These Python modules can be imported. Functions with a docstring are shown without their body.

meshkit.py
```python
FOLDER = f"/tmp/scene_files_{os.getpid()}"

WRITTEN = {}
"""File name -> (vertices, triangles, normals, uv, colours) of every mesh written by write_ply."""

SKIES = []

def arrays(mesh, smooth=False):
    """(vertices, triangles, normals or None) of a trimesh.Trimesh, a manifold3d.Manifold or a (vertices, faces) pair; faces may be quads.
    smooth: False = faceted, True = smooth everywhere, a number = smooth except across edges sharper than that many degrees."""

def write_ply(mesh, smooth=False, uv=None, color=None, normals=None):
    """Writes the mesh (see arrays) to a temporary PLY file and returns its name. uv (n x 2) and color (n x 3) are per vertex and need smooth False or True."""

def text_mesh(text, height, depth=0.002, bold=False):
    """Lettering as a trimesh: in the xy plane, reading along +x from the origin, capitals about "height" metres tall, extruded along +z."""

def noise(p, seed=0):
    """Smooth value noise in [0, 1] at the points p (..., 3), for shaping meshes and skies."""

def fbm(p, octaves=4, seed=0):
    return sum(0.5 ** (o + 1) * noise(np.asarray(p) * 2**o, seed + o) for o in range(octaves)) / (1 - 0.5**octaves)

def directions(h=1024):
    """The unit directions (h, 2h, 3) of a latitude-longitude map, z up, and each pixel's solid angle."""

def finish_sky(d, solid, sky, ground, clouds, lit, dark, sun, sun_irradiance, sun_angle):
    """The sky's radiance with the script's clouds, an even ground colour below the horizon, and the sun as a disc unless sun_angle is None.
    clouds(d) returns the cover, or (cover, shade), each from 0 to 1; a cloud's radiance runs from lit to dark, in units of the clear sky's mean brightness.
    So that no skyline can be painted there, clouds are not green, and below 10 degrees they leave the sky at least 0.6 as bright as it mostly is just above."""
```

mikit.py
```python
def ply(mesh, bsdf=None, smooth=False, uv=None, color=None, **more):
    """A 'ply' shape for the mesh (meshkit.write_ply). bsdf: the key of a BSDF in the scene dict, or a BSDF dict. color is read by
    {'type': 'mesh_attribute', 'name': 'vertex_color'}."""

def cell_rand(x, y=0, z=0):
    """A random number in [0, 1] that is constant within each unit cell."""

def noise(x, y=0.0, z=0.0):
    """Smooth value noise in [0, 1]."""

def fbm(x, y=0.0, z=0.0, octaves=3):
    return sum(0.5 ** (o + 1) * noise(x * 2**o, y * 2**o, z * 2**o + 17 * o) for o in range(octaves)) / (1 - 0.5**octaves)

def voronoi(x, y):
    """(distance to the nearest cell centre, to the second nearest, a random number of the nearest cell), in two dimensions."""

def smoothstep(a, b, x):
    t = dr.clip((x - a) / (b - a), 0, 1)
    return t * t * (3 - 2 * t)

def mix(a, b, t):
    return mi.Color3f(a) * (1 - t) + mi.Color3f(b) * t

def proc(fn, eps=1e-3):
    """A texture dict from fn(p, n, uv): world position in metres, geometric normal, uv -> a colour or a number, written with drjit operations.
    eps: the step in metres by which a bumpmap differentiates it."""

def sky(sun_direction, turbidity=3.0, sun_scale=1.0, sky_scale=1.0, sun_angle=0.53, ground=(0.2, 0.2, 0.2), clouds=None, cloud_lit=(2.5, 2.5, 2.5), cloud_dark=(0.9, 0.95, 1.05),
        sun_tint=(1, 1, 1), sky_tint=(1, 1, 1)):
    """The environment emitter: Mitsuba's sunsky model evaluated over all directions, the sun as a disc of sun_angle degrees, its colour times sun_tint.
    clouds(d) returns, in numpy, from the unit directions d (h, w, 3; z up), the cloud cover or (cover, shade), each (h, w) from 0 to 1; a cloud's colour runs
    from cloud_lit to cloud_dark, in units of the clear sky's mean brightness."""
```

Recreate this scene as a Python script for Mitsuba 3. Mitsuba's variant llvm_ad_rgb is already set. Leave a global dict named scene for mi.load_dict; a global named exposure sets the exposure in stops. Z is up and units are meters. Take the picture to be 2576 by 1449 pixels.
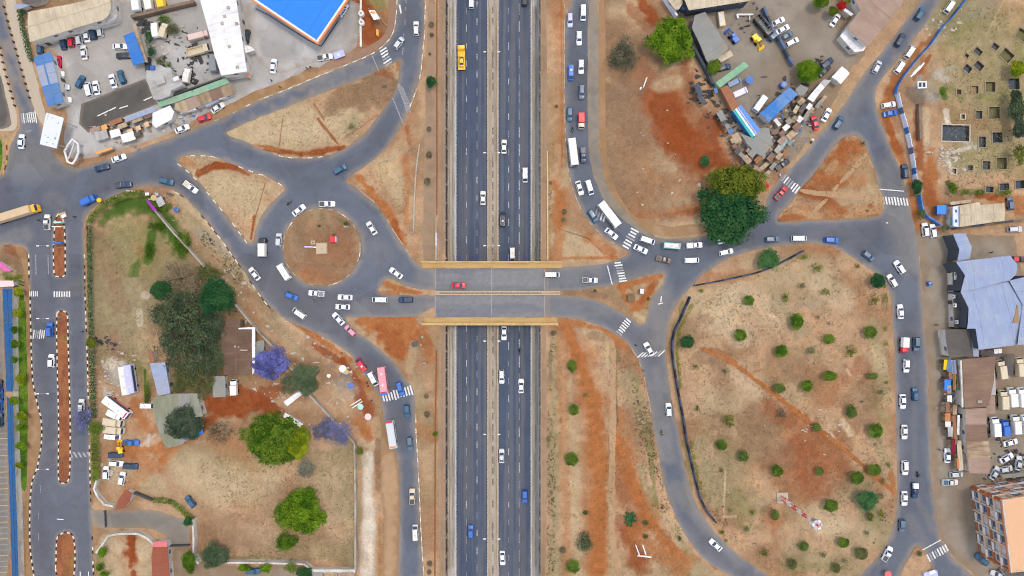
import math, random
import numpy as np
import trimesh, shapely, manifold3d as m3
from shapely.geometry import Polygon, LineString, Point, box as sbox
from shapely.ops import unary_union
from scipy.spatial import Delaunay
import drjit as dr
import mitsuba as mi
import mikit, meshkit
from mikit import proc, noise, fbm, voronoi, smoothstep, mix

T = mi.ScalarTransform4f
rng = np.random.default_rng(7)
random.seed(7)
scene, labels, used = {}, {}, {}

# ------------------------------------------------------------------ camera, sky, exposure
H, S = 223.0, 0.13           # flying height of the camera, metres per plan unit
scene['camera'] = {'type': 'perspective', 'fov': math.degrees(2 * math.atan(1288 * S / H)), 'fov_axis': 'x', 'near_clip': 1.0, 'far_clip': 6000.0,
                   'to_world': T().look_at(origin=[0, 0, H], target=[0, 0, 0], up=[0, 1, 0])}
scene['sky'] = mikit.sky((0.25, 0.15, 1.0), turbidity=4, sun_scale=0.30, sun_angle=12, clouds=lambda d: (1.0, 0.35), cloud_lit=(2.32, 2.42, 2.62), cloud_dark=(1.2, 1.27, 1.46))
exposure = 2.10

# ------------------------------------------------------------------ helpers
CX, CY = 1288.0, 724.5


def P(x, y, z=0.0):
    """survey plan units -> metres, for a point z metres above the ground"""
    k = S * (H - z) / H
    return np.array([(x - CX) * k, (CY - y) * k])


def PL(pts, z=0.0):
    return np.array([P(x, y, z) for x, y in pts])


def numbered(name):
    n = used.get(name, 0)
    used[name] = n + 1
    return name if n == 0 else f'{name}_{n:03d}'


def L(key, label, cat=None, group=None, kind=None):
    d = labels.setdefault(key, {})
    if label: d['label'] = label
    if cat: d['category'] = cat
    if group: d['group'] = group
    if kind: d['kind'] = kind
    return key


def put(key, shape, bsdf, tw=None):
    d = dict(shape, bsdf={'type': 'ref', 'id': 'mat_' + bsdf})
    if tw is not None: d['to_world'] = tw
    scene[key] = d
    return key


def part(holder, name, shape, bsdf, tw=None):
    return put(numbered(f'{holder}__{name}'), shape, bsdf, tw)


def ply(mesh, smooth=False, uv=None):
    return mikit.ply(mesh, None, smooth, uv)


def M(*meshes):
    return trimesh.util.concatenate([m for m in meshes])


def bx(x0, x1, y0, y1, z0, z1):
    m = trimesh.creation.box((x1 - x0, y1 - y0, z1 - z0))
    m.apply_translation(((x0 + x1) / 2, (y0 + y1) / 2, (z0 + z1) / 2))
    return m


def hull(pts):
    return trimesh.convex.convex_hull(np.array(pts, float))


def rect(x0, x1, hw, z):
    return [(x0, -hw, z), (x1, -hw, z), (x1, hw, z), (x0, hw, z)]


UNIT = ply(bx(-.5, .5, -.5, .5, 0, 1))
CYL = ply(trimesh.creation.cylinder(1, 1, sections=14, transform=trimesh.transformations.translation_matrix((0, 0, .5))), smooth=40)


def boxtw(c, size, deg=0, z=0):
    return T().translate([float(c[0]), float(c[1]), float(z)]).rotate([0, 0, 1], float(deg)).scale([float(s) for s in size])


def chaikin(pts, n=2, closed=True):
    p = np.array(pts, float)
    for _ in range(n):
        q = np.roll(p, -1, 0) if closed else p[1:]
        a = p if closed else p[:-1]
        r = np.stack([.75 * a + .25 * q, .25 * a + .75 * q], 1).reshape(-1, 2)
        p = r if closed else np.vstack([p[:1], r, p[-1:]])
    return p


def rough(poly, amp, freq=.5, seed=0):
    """an uneven outline for soil, asphalt and worn paving"""
    def ring(r):
        c = np.array(LineString(r.coords).segmentize(1.2).coords)[:-1]
        n = np.stack([meshkit.noise(np.c_[c * freq, np.full(len(c), s)], seed) - .5 for s in (1.3, 7.7)], 1)
        return c + n * 2 * amp
    return Polygon(ring(poly.exterior), [ring(i) for i in poly.interiors]).buffer(0)


def polys(g):
    return [g] if g.geom_type == 'Polygon' else [q for q in getattr(g, 'geoms', []) if q.geom_type == 'Polygon']


def sheet(g, z, step=2.6, skirt=0.0, keep=None):
    """triangulated sheet; uv.x is the distance in metres to its edge"""
    V, F, U, at = [], [], [], 0
    for g in polys(g):
        if g.area < .05: continue
        b = np.vstack([np.array(LineString(r.coords).segmentize(step).coords)[:-1] for r in [g.exterior, *g.interiors]])
        x0, y0, x1, y1 = g.bounds
        gx, gy = np.meshgrid(np.arange(x0, x1, step), np.arange(y0, y1, step))
        i = np.c_[gx.ravel() + (np.arange(gx.size) // gx.shape[1] % 2) * step / 2, gy.ravel()]
        shapely.prepare(g)
        i = i[shapely.contains_xy(g, i)] if len(i) else i
        if len(i): i = i[shapely.distance(shapely.points(i), g.boundary) > step * .45]
        p = np.vstack([b, i]) if len(i) else b
        t = Delaunay(p).simplices
        t = t[shapely.contains_xy(g, p[t].mean(1))]
        a = p[t]
        area = (a[:, 1, 0] - a[:, 0, 0]) * (a[:, 2, 1] - a[:, 0, 1]) - (a[:, 2, 0] - a[:, 0, 0]) * (a[:, 1, 1] - a[:, 0, 1])
        t = np.where((area < 0)[:, None], t[:, ::-1], t)[np.abs(area) > 1e-5]
        edge = keep.boundary if keep is not None else g.boundary
        d = shapely.distance(shapely.points(p), edge)
        V.append(np.c_[p, np.full(len(p), z)]); F.append(t + at); U.append(np.c_[d, d * 0]); at += len(p)
        if skirt:
            for r in [g.exterior, *g.interiors]:
                c = np.array(r.coords)[:-1]; n = len(c); j = np.arange(n); k = (j + 1) % n
                V.append(np.vstack([np.c_[c, np.full(n, z)], np.c_[c, np.full(n, z - skirt)]]))
                F.append(np.vstack([np.c_[j, k, j + n], np.c_[k, k + n, j + n]]) + at); U.append(np.zeros((2 * n, 2))); at += 2 * n
    return ply(trimesh.Trimesh(np.vstack(V), np.vstack(F), process=False), uv=np.vstack(U))


def prism(pts, z0, z1):
    """solid over an outline in metres"""
    g = Polygon(pts).buffer(0)
    return M(*[trimesh.creation.extrude_polygon(q, z1 - z0, engine='earcut') for q in polys(g)]).apply_translation((0, 0, z0))


def along(pts, step, closed=False):
    """points and directions every step metres along a polyline"""
    ls = LineString(list(pts) + ([pts[0]] if closed else []))
    n = max(1, int(ls.length / step)); out = []
    for i in range(n):
        a, b = np.array(ls.interpolate(i * ls.length / n).coords[0]), np.array(ls.interpolate((i + 1) * ls.length / n).coords[0])
        out.append(((a + b) / 2, math.degrees(math.atan2(b[1] - a[1], b[0] - a[0])), float(np.linalg.norm(b - a))))
    return out


# ------------------------------------------------------------------ materials
def rgb(c): return {'type': 'rgb', 'value': [float(v) for v in c]}
def flat(name, c, rough_=None, **kw):
    scene['mat_' + name] = {'type': 'twosided', 'bsdf': {'type': 'diffuse', 'reflectance': rgb(c)}} if rough_ is None else {'type': 'principled', 'base_color': rgb(c), 'roughness': rough_, **kw}
    return name
def tex(name, fn):
    scene['mat_' + name] = {'type': 'twosided', 'bsdf': {'type': 'diffuse', 'reflectance': proc(fn)}}
    return name


SOIL = {'R': (.21, .056, .019), 'O': (.30, .118, .044), 'T': (.375, .29, .185), 'P': (.43, .34, .235), 'B': (.20, .128, .08), 'D': (.10, .075, .05),
        'G': (.055, .105, .02), 'g': (.17, .165, .065), 'W': (.52, .47, .40), 'Y': (.27, .245, .215), 'L': (.37, .35, .32), 'K': (.085, .085, .08), 'S': (.25, .21, .125)}
BLOBS = []
def blobs(s):
    for row in s.strip().replace('\n', ';').split(';'):
        f = row.split()
        if not f: continue
        v = [float(q) for q in f[1:]]
        a, b = P(v[0], v[1]), P(v[2], v[3])
        BLOBS.append((SOIL[f[0]], a[0], a[1], b[0], b[1], v[4] * S, v[5] if len(v) > 5 else .9))


blobs('''
B 1540 0 1545 460 40 .8; B 1600 160 1590 480 70 .75; B 1700 520 1600 500 60 .6; B 1660 120 1620 150 45 .7; T 1640 210 1700 200 26 .7; T 1560 330 1580 420 40 .35; T 1620 440 1720 430 55 .6; T 1740 480 1640 520 40 .5; T 1545 25 1600 30 25 .5; T 1530 200 1590 240 8 .6
R 1655 250 1700 330 52 .95; R 1690 330 1745 400 46 .95; R 1770 330 1810 400 34 .9; R 1612 0 1648 55 13 .9; R 1585 20 1630 70 18 .5; R 1720 150 1740 230 20 .6; R 1600 190 1650 200 26 .45; O 1690 190 1700 240 18 .6; R 1820 430 1850 440 24 .7; R 1775 300 1800 330 22 .8; O 1600 545 1760 520 12 .7; R 1660 545 1760 530 9 .6; O 1620 540 1600 480 12 .5; T 1660 580 1780 570 22 .8
T 600 335 760 300 44 .9; T 700 350 850 320 44 .9; T 650 340 880 300 40 .8; P 660 335 790 330 20 .5; R 670 374 760 389 9 .95; R 760 389 865 371 10 .95; B 840 265 960 205 26 .85; B 920 260 975 210 30 .75; O 640 365 700 378 6 .8; R 790 262 815 300 3 .6; R 800 300 850 362 3.5 .8; R 712 298 703 365 1.8 .7; R 950 180 985 190 9 .5; S 885 330 900 300 17 .7; T 996 160 1000 190 9 .6; O 1002 155 1002 175 6 .8; R 870 345 950 290 4 .4
T 500 450 640 480 34 .9; T 560 480 650 540 38 .9; T 480 400 540 400 12 .6; T 680 470 700 490 14 .7; R 500 435 545 416 8 .95; R 545 416 590 420 9 .95; R 590 420 625 440 6 .8; R 640 545 632 600 6 .9; O 470 400 500 430 6 .5; R 668 460 645 540 1.5 .7
O 905 448 930 478 10 .95; O 930 478 972 535 13 .95; O 972 535 1006 600 20 .98; R 990 560 1005 600 10 .6; T 960 420 1000 470 26 .8; T 985 400 1010 500 20 .7; O 1010 360 1026 330 8 .7; T 1000 380 1020 350 14 .5; O 1022 400 1022 560 8 .5; R 1025 320 1030 360 6 .5; S 1075 560 1080 640 22 .5; S 1080 300 1085 480 20 .35
B 810 622 810 622 92 .95; O 800 670 850 650 40 .2; R 850 600 860 640 30 .45; O 770 690 840 700 16 .5; S 800 550 800 550 30 .55; T 740 600 750 640 14 .3; g 770 552 750 575 4 .6; G 850 550 870 562 4 .7; R 800 595 840 600 20 .35
O 905 808 1035 808 18 .98; O 930 825 1030 830 22 .98; O 960 850 1020 850 22 .98; O 985 880 1012 885 18 .95; R 960 830 1000 870 26 .5; O 1060 830 1085 900 16 .6; R 1060 840 1080 880 12 .3; S 1050 950 1060 1060 20 .5; T 1040 870 1030 930 10 .5; O 1040 1060 1090 1100 14 .4
O 965 712 1010 726 12 .95; O 1010 730 1060 737 7 .95; O 955 735 1000 738 8 .8; T 990 710 1020 715 6 .5
O 720 800 800 850 9 .9; O 800 850 880 905 9 .9; R 790 870 860 910 10 .8; R 860 905 900 960 10 .85; O 900 930 925 980 7 .7; R 895 975 930 1040 18 .8; O 905 1060 930 1090 18 .8; T 690 790 760 840 7 .7; S 660 770 740 870 18 .5; B 760 900 860 960 26 .6; T 830 970 860 1000 14 .4; Y 865 970 880 980 22 .6; T 760 900 720 850 9 .4; B 600 680 680 780 22 .5; T 440 490 520 560 11 .8; T 520 560 640 720 11 .8; S 460 540 600 680 16 .6; Y 500 580 580 640 14 .4
W 925 1150 925 1260 15 .8; W 930 1260 930 1320 18 .8; W 928 1320 922 1449 20 .85; P 915 1110 940 1120 15 .6; O 915 1090 930 1100 14 .8; O 950 1140 952 1200 6 .8; B 950 1110 950 1230 8 .8; O 955 1300 955 1449 4 .6
B 260 620 300 900 60 .85; S 300 600 330 740 36 .7; S 330 650 380 760 46 .6; B 400 680 500 760 70 .7; D 450 720 520 760 60 .45; D 430 800 510 960 66 .6; g 300 560 380 600 36 .6; G 300 510 390 505 16 .9; G 270 540 300 520 12 .9; G 410 545 440 600 22 .85; G 380 590 368 660 9 .9; G 340 670 330 690 9 .9; G 430 560 460 610 22 .8; O 345 620 360 640 14 .4; B 255 740 260 900 24 .7; S 300 760 360 900 40 .7; W 350 785 352 815 8 .8; W 362 742 368 744 9 .8; W 275 915 320 940 18 .8; W 290 955 330 960 12 .6; W 263 985 268 998 7 .7; g 340 920 370 960 18 .7; G 365 930 365 985 3 .9; Y 300 960 280 950 18 .5; g 460 940 500 1000 20 .5
O 340 1020 380 1090 26 .8; O 330 1130 420 1130 24 .8; T 290 1190 390 1220 30 .8; O 300 1120 400 1170 22 .6; R 530 1020 600 1030 26 .95; R 600 990 690 1030 20 .9; R 540 1050 480 1090 14 .9; O 480 1090 410 1160 10 .95; R 650 1000 690 990 20 .7; L 375 1095 372 1120 9 .9; L 390 1095 358 1120 8 .7; O 370 1180 320 1230 18 .5
T 470 1180 560 1240 50 .8; S 480 1150 560 1150 30 .5; T 600 1200 680 1200 40 .8; S 780 1160 880 1160 40 .55; T 780 1230 860 1200 36 .6; S 860 1100 890 1300 24 .6; B 560 1330 700 1380 50 .5; B 800 1350 880 1400 40 .5; R 600 1270 640 1300 26 .35; O 540 1100 620 1170 26 .35; B 690 1290 700 1240 34 .35; T 820 1300 860 1280 36 .5; G 650 1400 560 1405 6 .4; S 880 1280 890 1420 12 .6; O 640 1180 640 1210 22 .3
T 265 1390 290 1440 22 .9; T 360 1380 365 1440 24 .9; P 270 1360 300 1380 16 .8; R 330 1350 332 1390 12 .98; R 325 1390 340 1410 17 .98; R 330 1410 328 1425 8 .9; R 335 1440 338 1449 9 .9; g 250 1400 255 1440 10 .8; P 355 1400 380 1370 14 .5
R 0 590 60 590 4 .2; R 75 575 92 580 12 .7; B 0 640 50 660 30 .9; R 20 625 60 640 12 .5; g 10 690 30 700 12 .6; G 15 690 40 720 14 .5; O 68 680 66 740 6 .6
S 55 850 55 1200 16 .6
O 1427 825 1447 880 13 .98; O 1447 880 1480 960 17 .98; O 1480 960 1497 1060 20 .98; O 1497 1060 1508 1200 21 .98; O 1508 1200 1505 1449 20 .95; R 1500 1000 1510 1100 12 .4; R 1515 1250 1510 1449 8 .6; O 1545 1100 1580 1180 13 .95; O 1580 1180 1610 1260 15 .95; O 1610 1260 1640 1320 16 .95; O 1640 1320 1690 1380 16 .9; O 1690 1380 1750 1410 12 .9; R 1580 1340 1600 1400 40 .75; R 1560 1310 1620 1420 26 .5; O 1540 1010 1560 1080 12 .5; T 1530 870 1530 920 12 .8; T 1480 830 1500 850 16 .6; B 1490 845 1510 850 14 .7; O 1530 835 1590 890 10 .7; O 1410 805 1530 830 7 .8; O 1560 860 1600 920 16 .4
S 1395 850 1395 1449 16 .7; D 1385 870 1385 960 5 .4; T 1420 880 1430 1100 14 .6; T 1440 1100 1450 1449 26 .6; T 1425 1100 1412 1200 7 .6; P 1425 1200 1435 1210 9 .5; g 1600 960 1606 1010 11 .7; S 1580 950 1620 1060 20 .7; g 1620 1060 1640 1150 9 .8; S 1610 1180 1650 1290 12 .8; g 1640 1170 1650 1270 8 .8; T 1560 950 1590 1000 20 .6; B 1550 900 1590 900 20 .5; O 1560 1040 1590 1080 18 .35; D 1550 930 1552 1060 3 .5; T 1680 1300 1720 1350 18 .6; S 1690 1330 1730 1390 12 .6; S 1740 1420 1780 1449 22 .7; O 1700 1300 1800 1430 5 .8
O 1570 725 1600 770 16 .9; O 1600 780 1640 720 12 .9; R 1610 760 1650 710 8 .5; O 1560 720 1660 695 8 .9; T 1600 790 1622 805 8 .9; T 1580 735 1600 750 8 .6; B 1470 735 1520 745 8 .8; B 1420 735 1470 738 6 .8
T 1760 760 1860 760 46 .85; P 1800 800 1860 830 40 .7; P 1860 740 1960 790 46 .6; T 1900 680 2060 690 40 .7; P 2060 720 2120 760 30 .55; S 1960 760 2010 830 34 .55; B 1720 820 1780 800 20 .5; B 1760 900 1820 900 26 .55; O 1770 880 1820 890 7 .9; O 1820 890 1860 925 6 .95; O 1860 925 1920 970 5.5 .95; O 1920 970 1960 1000 7 .95; O 1960 1000 2030 1060 9 .95; O 2030 1060 2100 1110 9 .95; O 2100 1110 2180 1180 6 .9; O 2180 1180 2242 1232 6 .95; R 2000 1080 2100 1150 52 .5; R 2020 1130 2060 1220 44 .4; R 2120 960 2160 930 34 .45; R 1930 1290 1950 1310 24 .5; B 1830 1050 1920 1060 44 .55; R 1940 1020 1990 1060 26 .5; T 1780 1000 1840 1010 34 .6; P 1850 950 1900 990 20 .5; S 1760 1120 1800 1260 22 .7; S 1820 1180 1900 1270 40 .55; g 1850 1260 1880 1320 26 .4; T 1825 1180 1820 1300 2.5 .9; T 1815 1300 1850 1300 3 .7; S 2150 1230 2220 1340 34 .7; g 2180 1270 2200 1310 20 .5; T 2060 1300 2160 1360 46 .7; P 2060 1340 2110 1320 20 .6; P 2120 1060 2140 1090 9 .8; P 2080 1080 2090 1100 8 .7; P 2130 930 2140 945 5 .7; S 2000 1390 2150 1430 34 .6; g 1990 1420 2100 1430 18 .4; S 2190 820 2230 1000 20 .7; T 2200 880 2215 920 20 .7; g 2200 1010 2225 1060 16 .5; S 2200 1100 2240 1200 18 .6; O 2240 1190 2250 1240 8 .8; g 1716 760 1706 830 5 .7; g 1703 870 1709 980 4 .7; g 1720 1110 1740 1230 4 .6; Y 2010 770 2060 760 14 .3; T 2160 640 2180 670 8 .6; O 2010 625 2110 630 6 .4; W 2090 1090 2105 1110 4 .5; W 2065 1070 2075 1085 4 .4
R 2090 400 2150 380 20 .7; R 2130 350 2110 400 14 .8; R 2060 445 2110 460 16 .7; R 2020 480 2060 490 12 .7; R 2080 510 2120 530 14 .7; R 1960 552 2030 540 8 .7; R 2190 520 2200 540 10 .7; T 2180 430 2190 480 10 .6; T 2140 530 2200 530 10 .8; T 2000 530 2060 545 9 .8; T 2085 430 2100 410 9 .7; T 2150 410 2180 400 16 .5; T 2130 350 2150 345 6 .6; O 2150 460 2180 450 20 .5; S 2178 400 2195 470 7 .6
O 2395 30 2330 110 7 .8; O 2320 110 2250 210 8 .9; O 2250 200 2225 260 12 .9; O 2225 260 2250 360 10 .9; O 2250 360 2290 460 10 .9; R 2230 300 2260 380 10 .6; O 2290 460 2310 580 7 .9; R 2240 230 2260 330 12 .4; R 2340 140 2300 200 6 .8; Y 2325 60 2370 40 10 .5; L 2380 60 2350 110 8 .6; Y 2320 210 2350 240 22 .8; K 2300 235 2310 245 18 .6; R 2310 290 2315 420 16 .8; P 2330 280 2330 360 10 .8; O 2335 420 2345 500 20 .8; R 2330 450 2350 540 16 .6; O 2340 380 2350 440 14 .7; O 2320 140 2330 200 8 .6; O 2500 500 2576 500 10 .8; R 2460 490 2500 495 10 .8; O 2540 520 2576 530 16 .8; O 2340 560 2370 590 10 .5
S 2400 50 2560 150 80 .85; S 2400 200 2560 260 60 .8; S 2420 400 2540 380 60 .9; g 2400 110 2440 60 20 .5; g 2390 220 2410 240 18 .7; G 2370 225 2376 245 8 .9; g 2520 230 2560 240 12 .7; g 2560 120 2570 160 16 .7; T 2500 60 2520 80 10 .4; T 2526 0 2480 90 2.5 .8; T 2410 150 2460 110 3 .7; W 2385 330 2380 280 7 .8; W 2380 300 2400 330 5 .8; W 2385 385 2440 372 8 .85; W 2384 395 2392 430 8 .85; L 2430 360 2460 372 8 .7; L 2360 190 2380 200 12 .6; L 2360 180 2400 170 10 .4; g 2460 240 2520 255 8 .8; G 2385 460 2400 480 10 .8; g 2420 480 2540 478 9 .8; Y 2440 30 2500 10 20 .4; T 2450 420 2480 400 20 .5
O 1395 460 1410 520 11 .8; O 1400 520 1410 600 14 .7; T 1420 590 1480 630 22 .7; T 1400 600 1440 650 18 .7; O 1480 600 1540 640 14 .7; D 1405 575 1480 600 1.5 .6; D 1480 600 1520 640 1.5 .6; S 1382 460 1384 530 5 .7; T 1395 100 1400 300 8 .5; T 1405 370 1400 430 8 .6; O 1412 0 1414 420 2.5 .7; O 1415 650 1550 648 6 .8
O 910 0 960 60 30 .6; R 915 20 940 100 26 .9; g 940 0 960 10 14 .8; B 950 30 960 70 12 .6
P 75 180 95 250 10 .5; P 15 20 60 180 6 .5
g 250 620 430 620 50 .35; S 260 760 420 760 70 .5; g 300 660 400 680 30 .35; g 560 1180 700 1160 30 .25; S 450 680 560 700 50 .4; g 640 1390 880 1390 22 .3; S 700 1380 860 1390 30 .4
R 2040 1110 2090 1190 58 .35; O 2060 950 2110 1000 40 .35; B 1960 900 2040 930 50 .4; B 2140 1000 2180 1060 36 .45; R 1960 1180 2040 1230 46 .4; B 1800 900 1820 980 30 .4; O 1760 700 1900 690 18 .3; B 1900 1080 1960 1140 44 .45; B 2180 930 2200 1000 24 .4
O 1410 820 1430 1449 16 .45; O 1480 900 1500 1449 34 .5; R 1560 1200 1600 1320 34 .5; O 1590 1340 1720 1420 26 .7; B 1560 930 1620 1100 24 .35; O 1400 660 1420 480 14 .5; O 1080 0 1085 640 8 .25; O 1400 0 1405 650 12 .35
R 1600 160 1640 230 34 .5; R 1720 300 1780 350 46 .7; O 1580 340 1620 520 46 .45; O 1660 470 1780 470 40 .35; R 1680 450 1760 440 24 .35; B 1560 230 1580 330 40 .5
O 2090 420 2150 380 50 .5; O 1980 540 2200 530 22 .5; R 2080 490 2020 470 18 .5; g 2400 30 2570 60 60 .3; g 2400 130 2560 200 60 .28; g 2420 260 2540 300 50 .22; g 2430 390 2560 420 40 .3
B 790 600 840 660 60 .5; B 770 580 850 580 34 .5
B 1570 90 1570 470 50 .6; B 1640 130 1630 520 60 .45; B 1730 440 1680 500 60 .4; B 1740 260 1770 380 40 .3; R 1665 260 1700 330 46 .8; R 1700 340 1770 400 44 .8; T 1655 215 1700 205 18 .6
G 300 520 395 515 22 .85; G 395 535 455 620 22 .85; G 385 590 370 655 12 .9; G 345 665 340 690 10 .8; G 255 560 300 530 14 .8; S 250 640 260 900 24 .5; B 280 640 300 760 30 .45
T 500 1190 620 1230 50 .5; T 640 1230 700 1400 60 .35; T 820 1250 860 1330 40 .45; S 800 1180 870 1280 30 .4; B 570 1370 760 1390 26 .4
O 1780 883 1860 925 5 .9; O 1860 925 1960 1000 5.5 .95; O 1960 1000 2100 1110 7 .95; O 2100 1110 2240 1230 5.5 .95
O 1440 870 1490 1000 24 .5; O 1495 1000 1510 1449 28 .5; O 1560 1120 1640 1320 26 .55
''')



def soil(p, n, uv):
    x, y = p.x, p.y
    n1 = fbm(x * .11, y * .11, 3.0, 3)
    n2 = fbm(x * .55 + 9, y * .55, 1.0, 3)
    c = mix((.27, .162, .095), (.36, .238, .15), smoothstep(.36, .64, n1))
    c = mix(c, (.205, .185, .105), .28 * smoothstep(.54, .70, fbm(x * .075 + 20, y * .075, 4, 3)))
    w1, w2 = n1 - .5, n2 - .5
    for col, ax, ay, bx_, by_, r, s in BLOBS:
        dx, dy = bx_ - ax, by_ - ay
        l2 = dx * dx + dy * dy
        if l2 > 1e-6:
            t = dr.clip(((x - ax) * dx + (y - ay) * dy) / l2, 0, 1)
            d = dr.sqrt(dr.square(x - ax - t * dx) + dr.square(y - ay - t * dy))
        else:
            d = dr.sqrt(dr.square(x - ax) + dr.square(y - ay))
        d = d + w1 * min(r * 1.1, 5.0) + w2 * min(r * .9, 2.6)
        c = mix(c, col, s * smoothstep(r * 1.32, r * .5, d))
    fine = noise(x * 2.3, y * 2.3, 5)
    grit = noise(x * 5.1 + 3, y * 5.1)
    c = c * (.64 + .34 * n2 + .24 * fine + .16 * grit)
    rut = smoothstep(.055, .0, dr.abs(fbm(x * .07 + 5, y * .07, 6, 3) - .47)) * smoothstep(.45, .6, fbm(x * .03, y * .03, 8, 2))
    c = mix(c, c * mi.Color3f(1.12, 1.06, 1.0), rut)
    tuft = smoothstep(.68, .9, fbm(x * .9 + 40, y * 1.0, 2, 3)) * .35
    return mix(c, c * mi.Color3f(.55, .58, .48), tuft)


tex('soil', soil)


# stretches of road greyed by dust and wear: plan x, y, x, y, radius, strength
DUSTY = [(*P(a, b), *P(c, d), r * S, s) for a, b, c, d, r, s in [(40, 400, 150, 395, 60, .7), (60, 330, 90, 420, 30, .6), (2255, 540, 2300, 650, 46, .75), (2230, 420, 2260, 520, 26, .5), (1655, 745, 1650, 860, 44, .8), (1650, 930, 1680, 1150, 24, .7), (1700, 1230, 1860, 1420, 26, .7), (1560, 700, 1660, 672, 22, .5), (900, 770, 1100, 770, 26, .6), (1060, 700, 1120, 703, 26, .5), (1370, 770, 1530, 785, 26, .55), (1370, 703, 1500, 690, 26, .55), (880, 600, 960, 640, 30, .3), (800, 205, 960, 160, 14, .45), (2170, 230, 2100, 330, 26, .35), (2330, 1380, 2290, 1300, 16, .4), (0, 600, 60, 585, 18, .6), (160, 520, 130, 500, 20, .4), (190, 720, 160, 740, 26, .35), (2300, 900, 2300, 1200, 10, .25), (2300, 1240, 2345, 1330, 12, .4)]]


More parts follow.
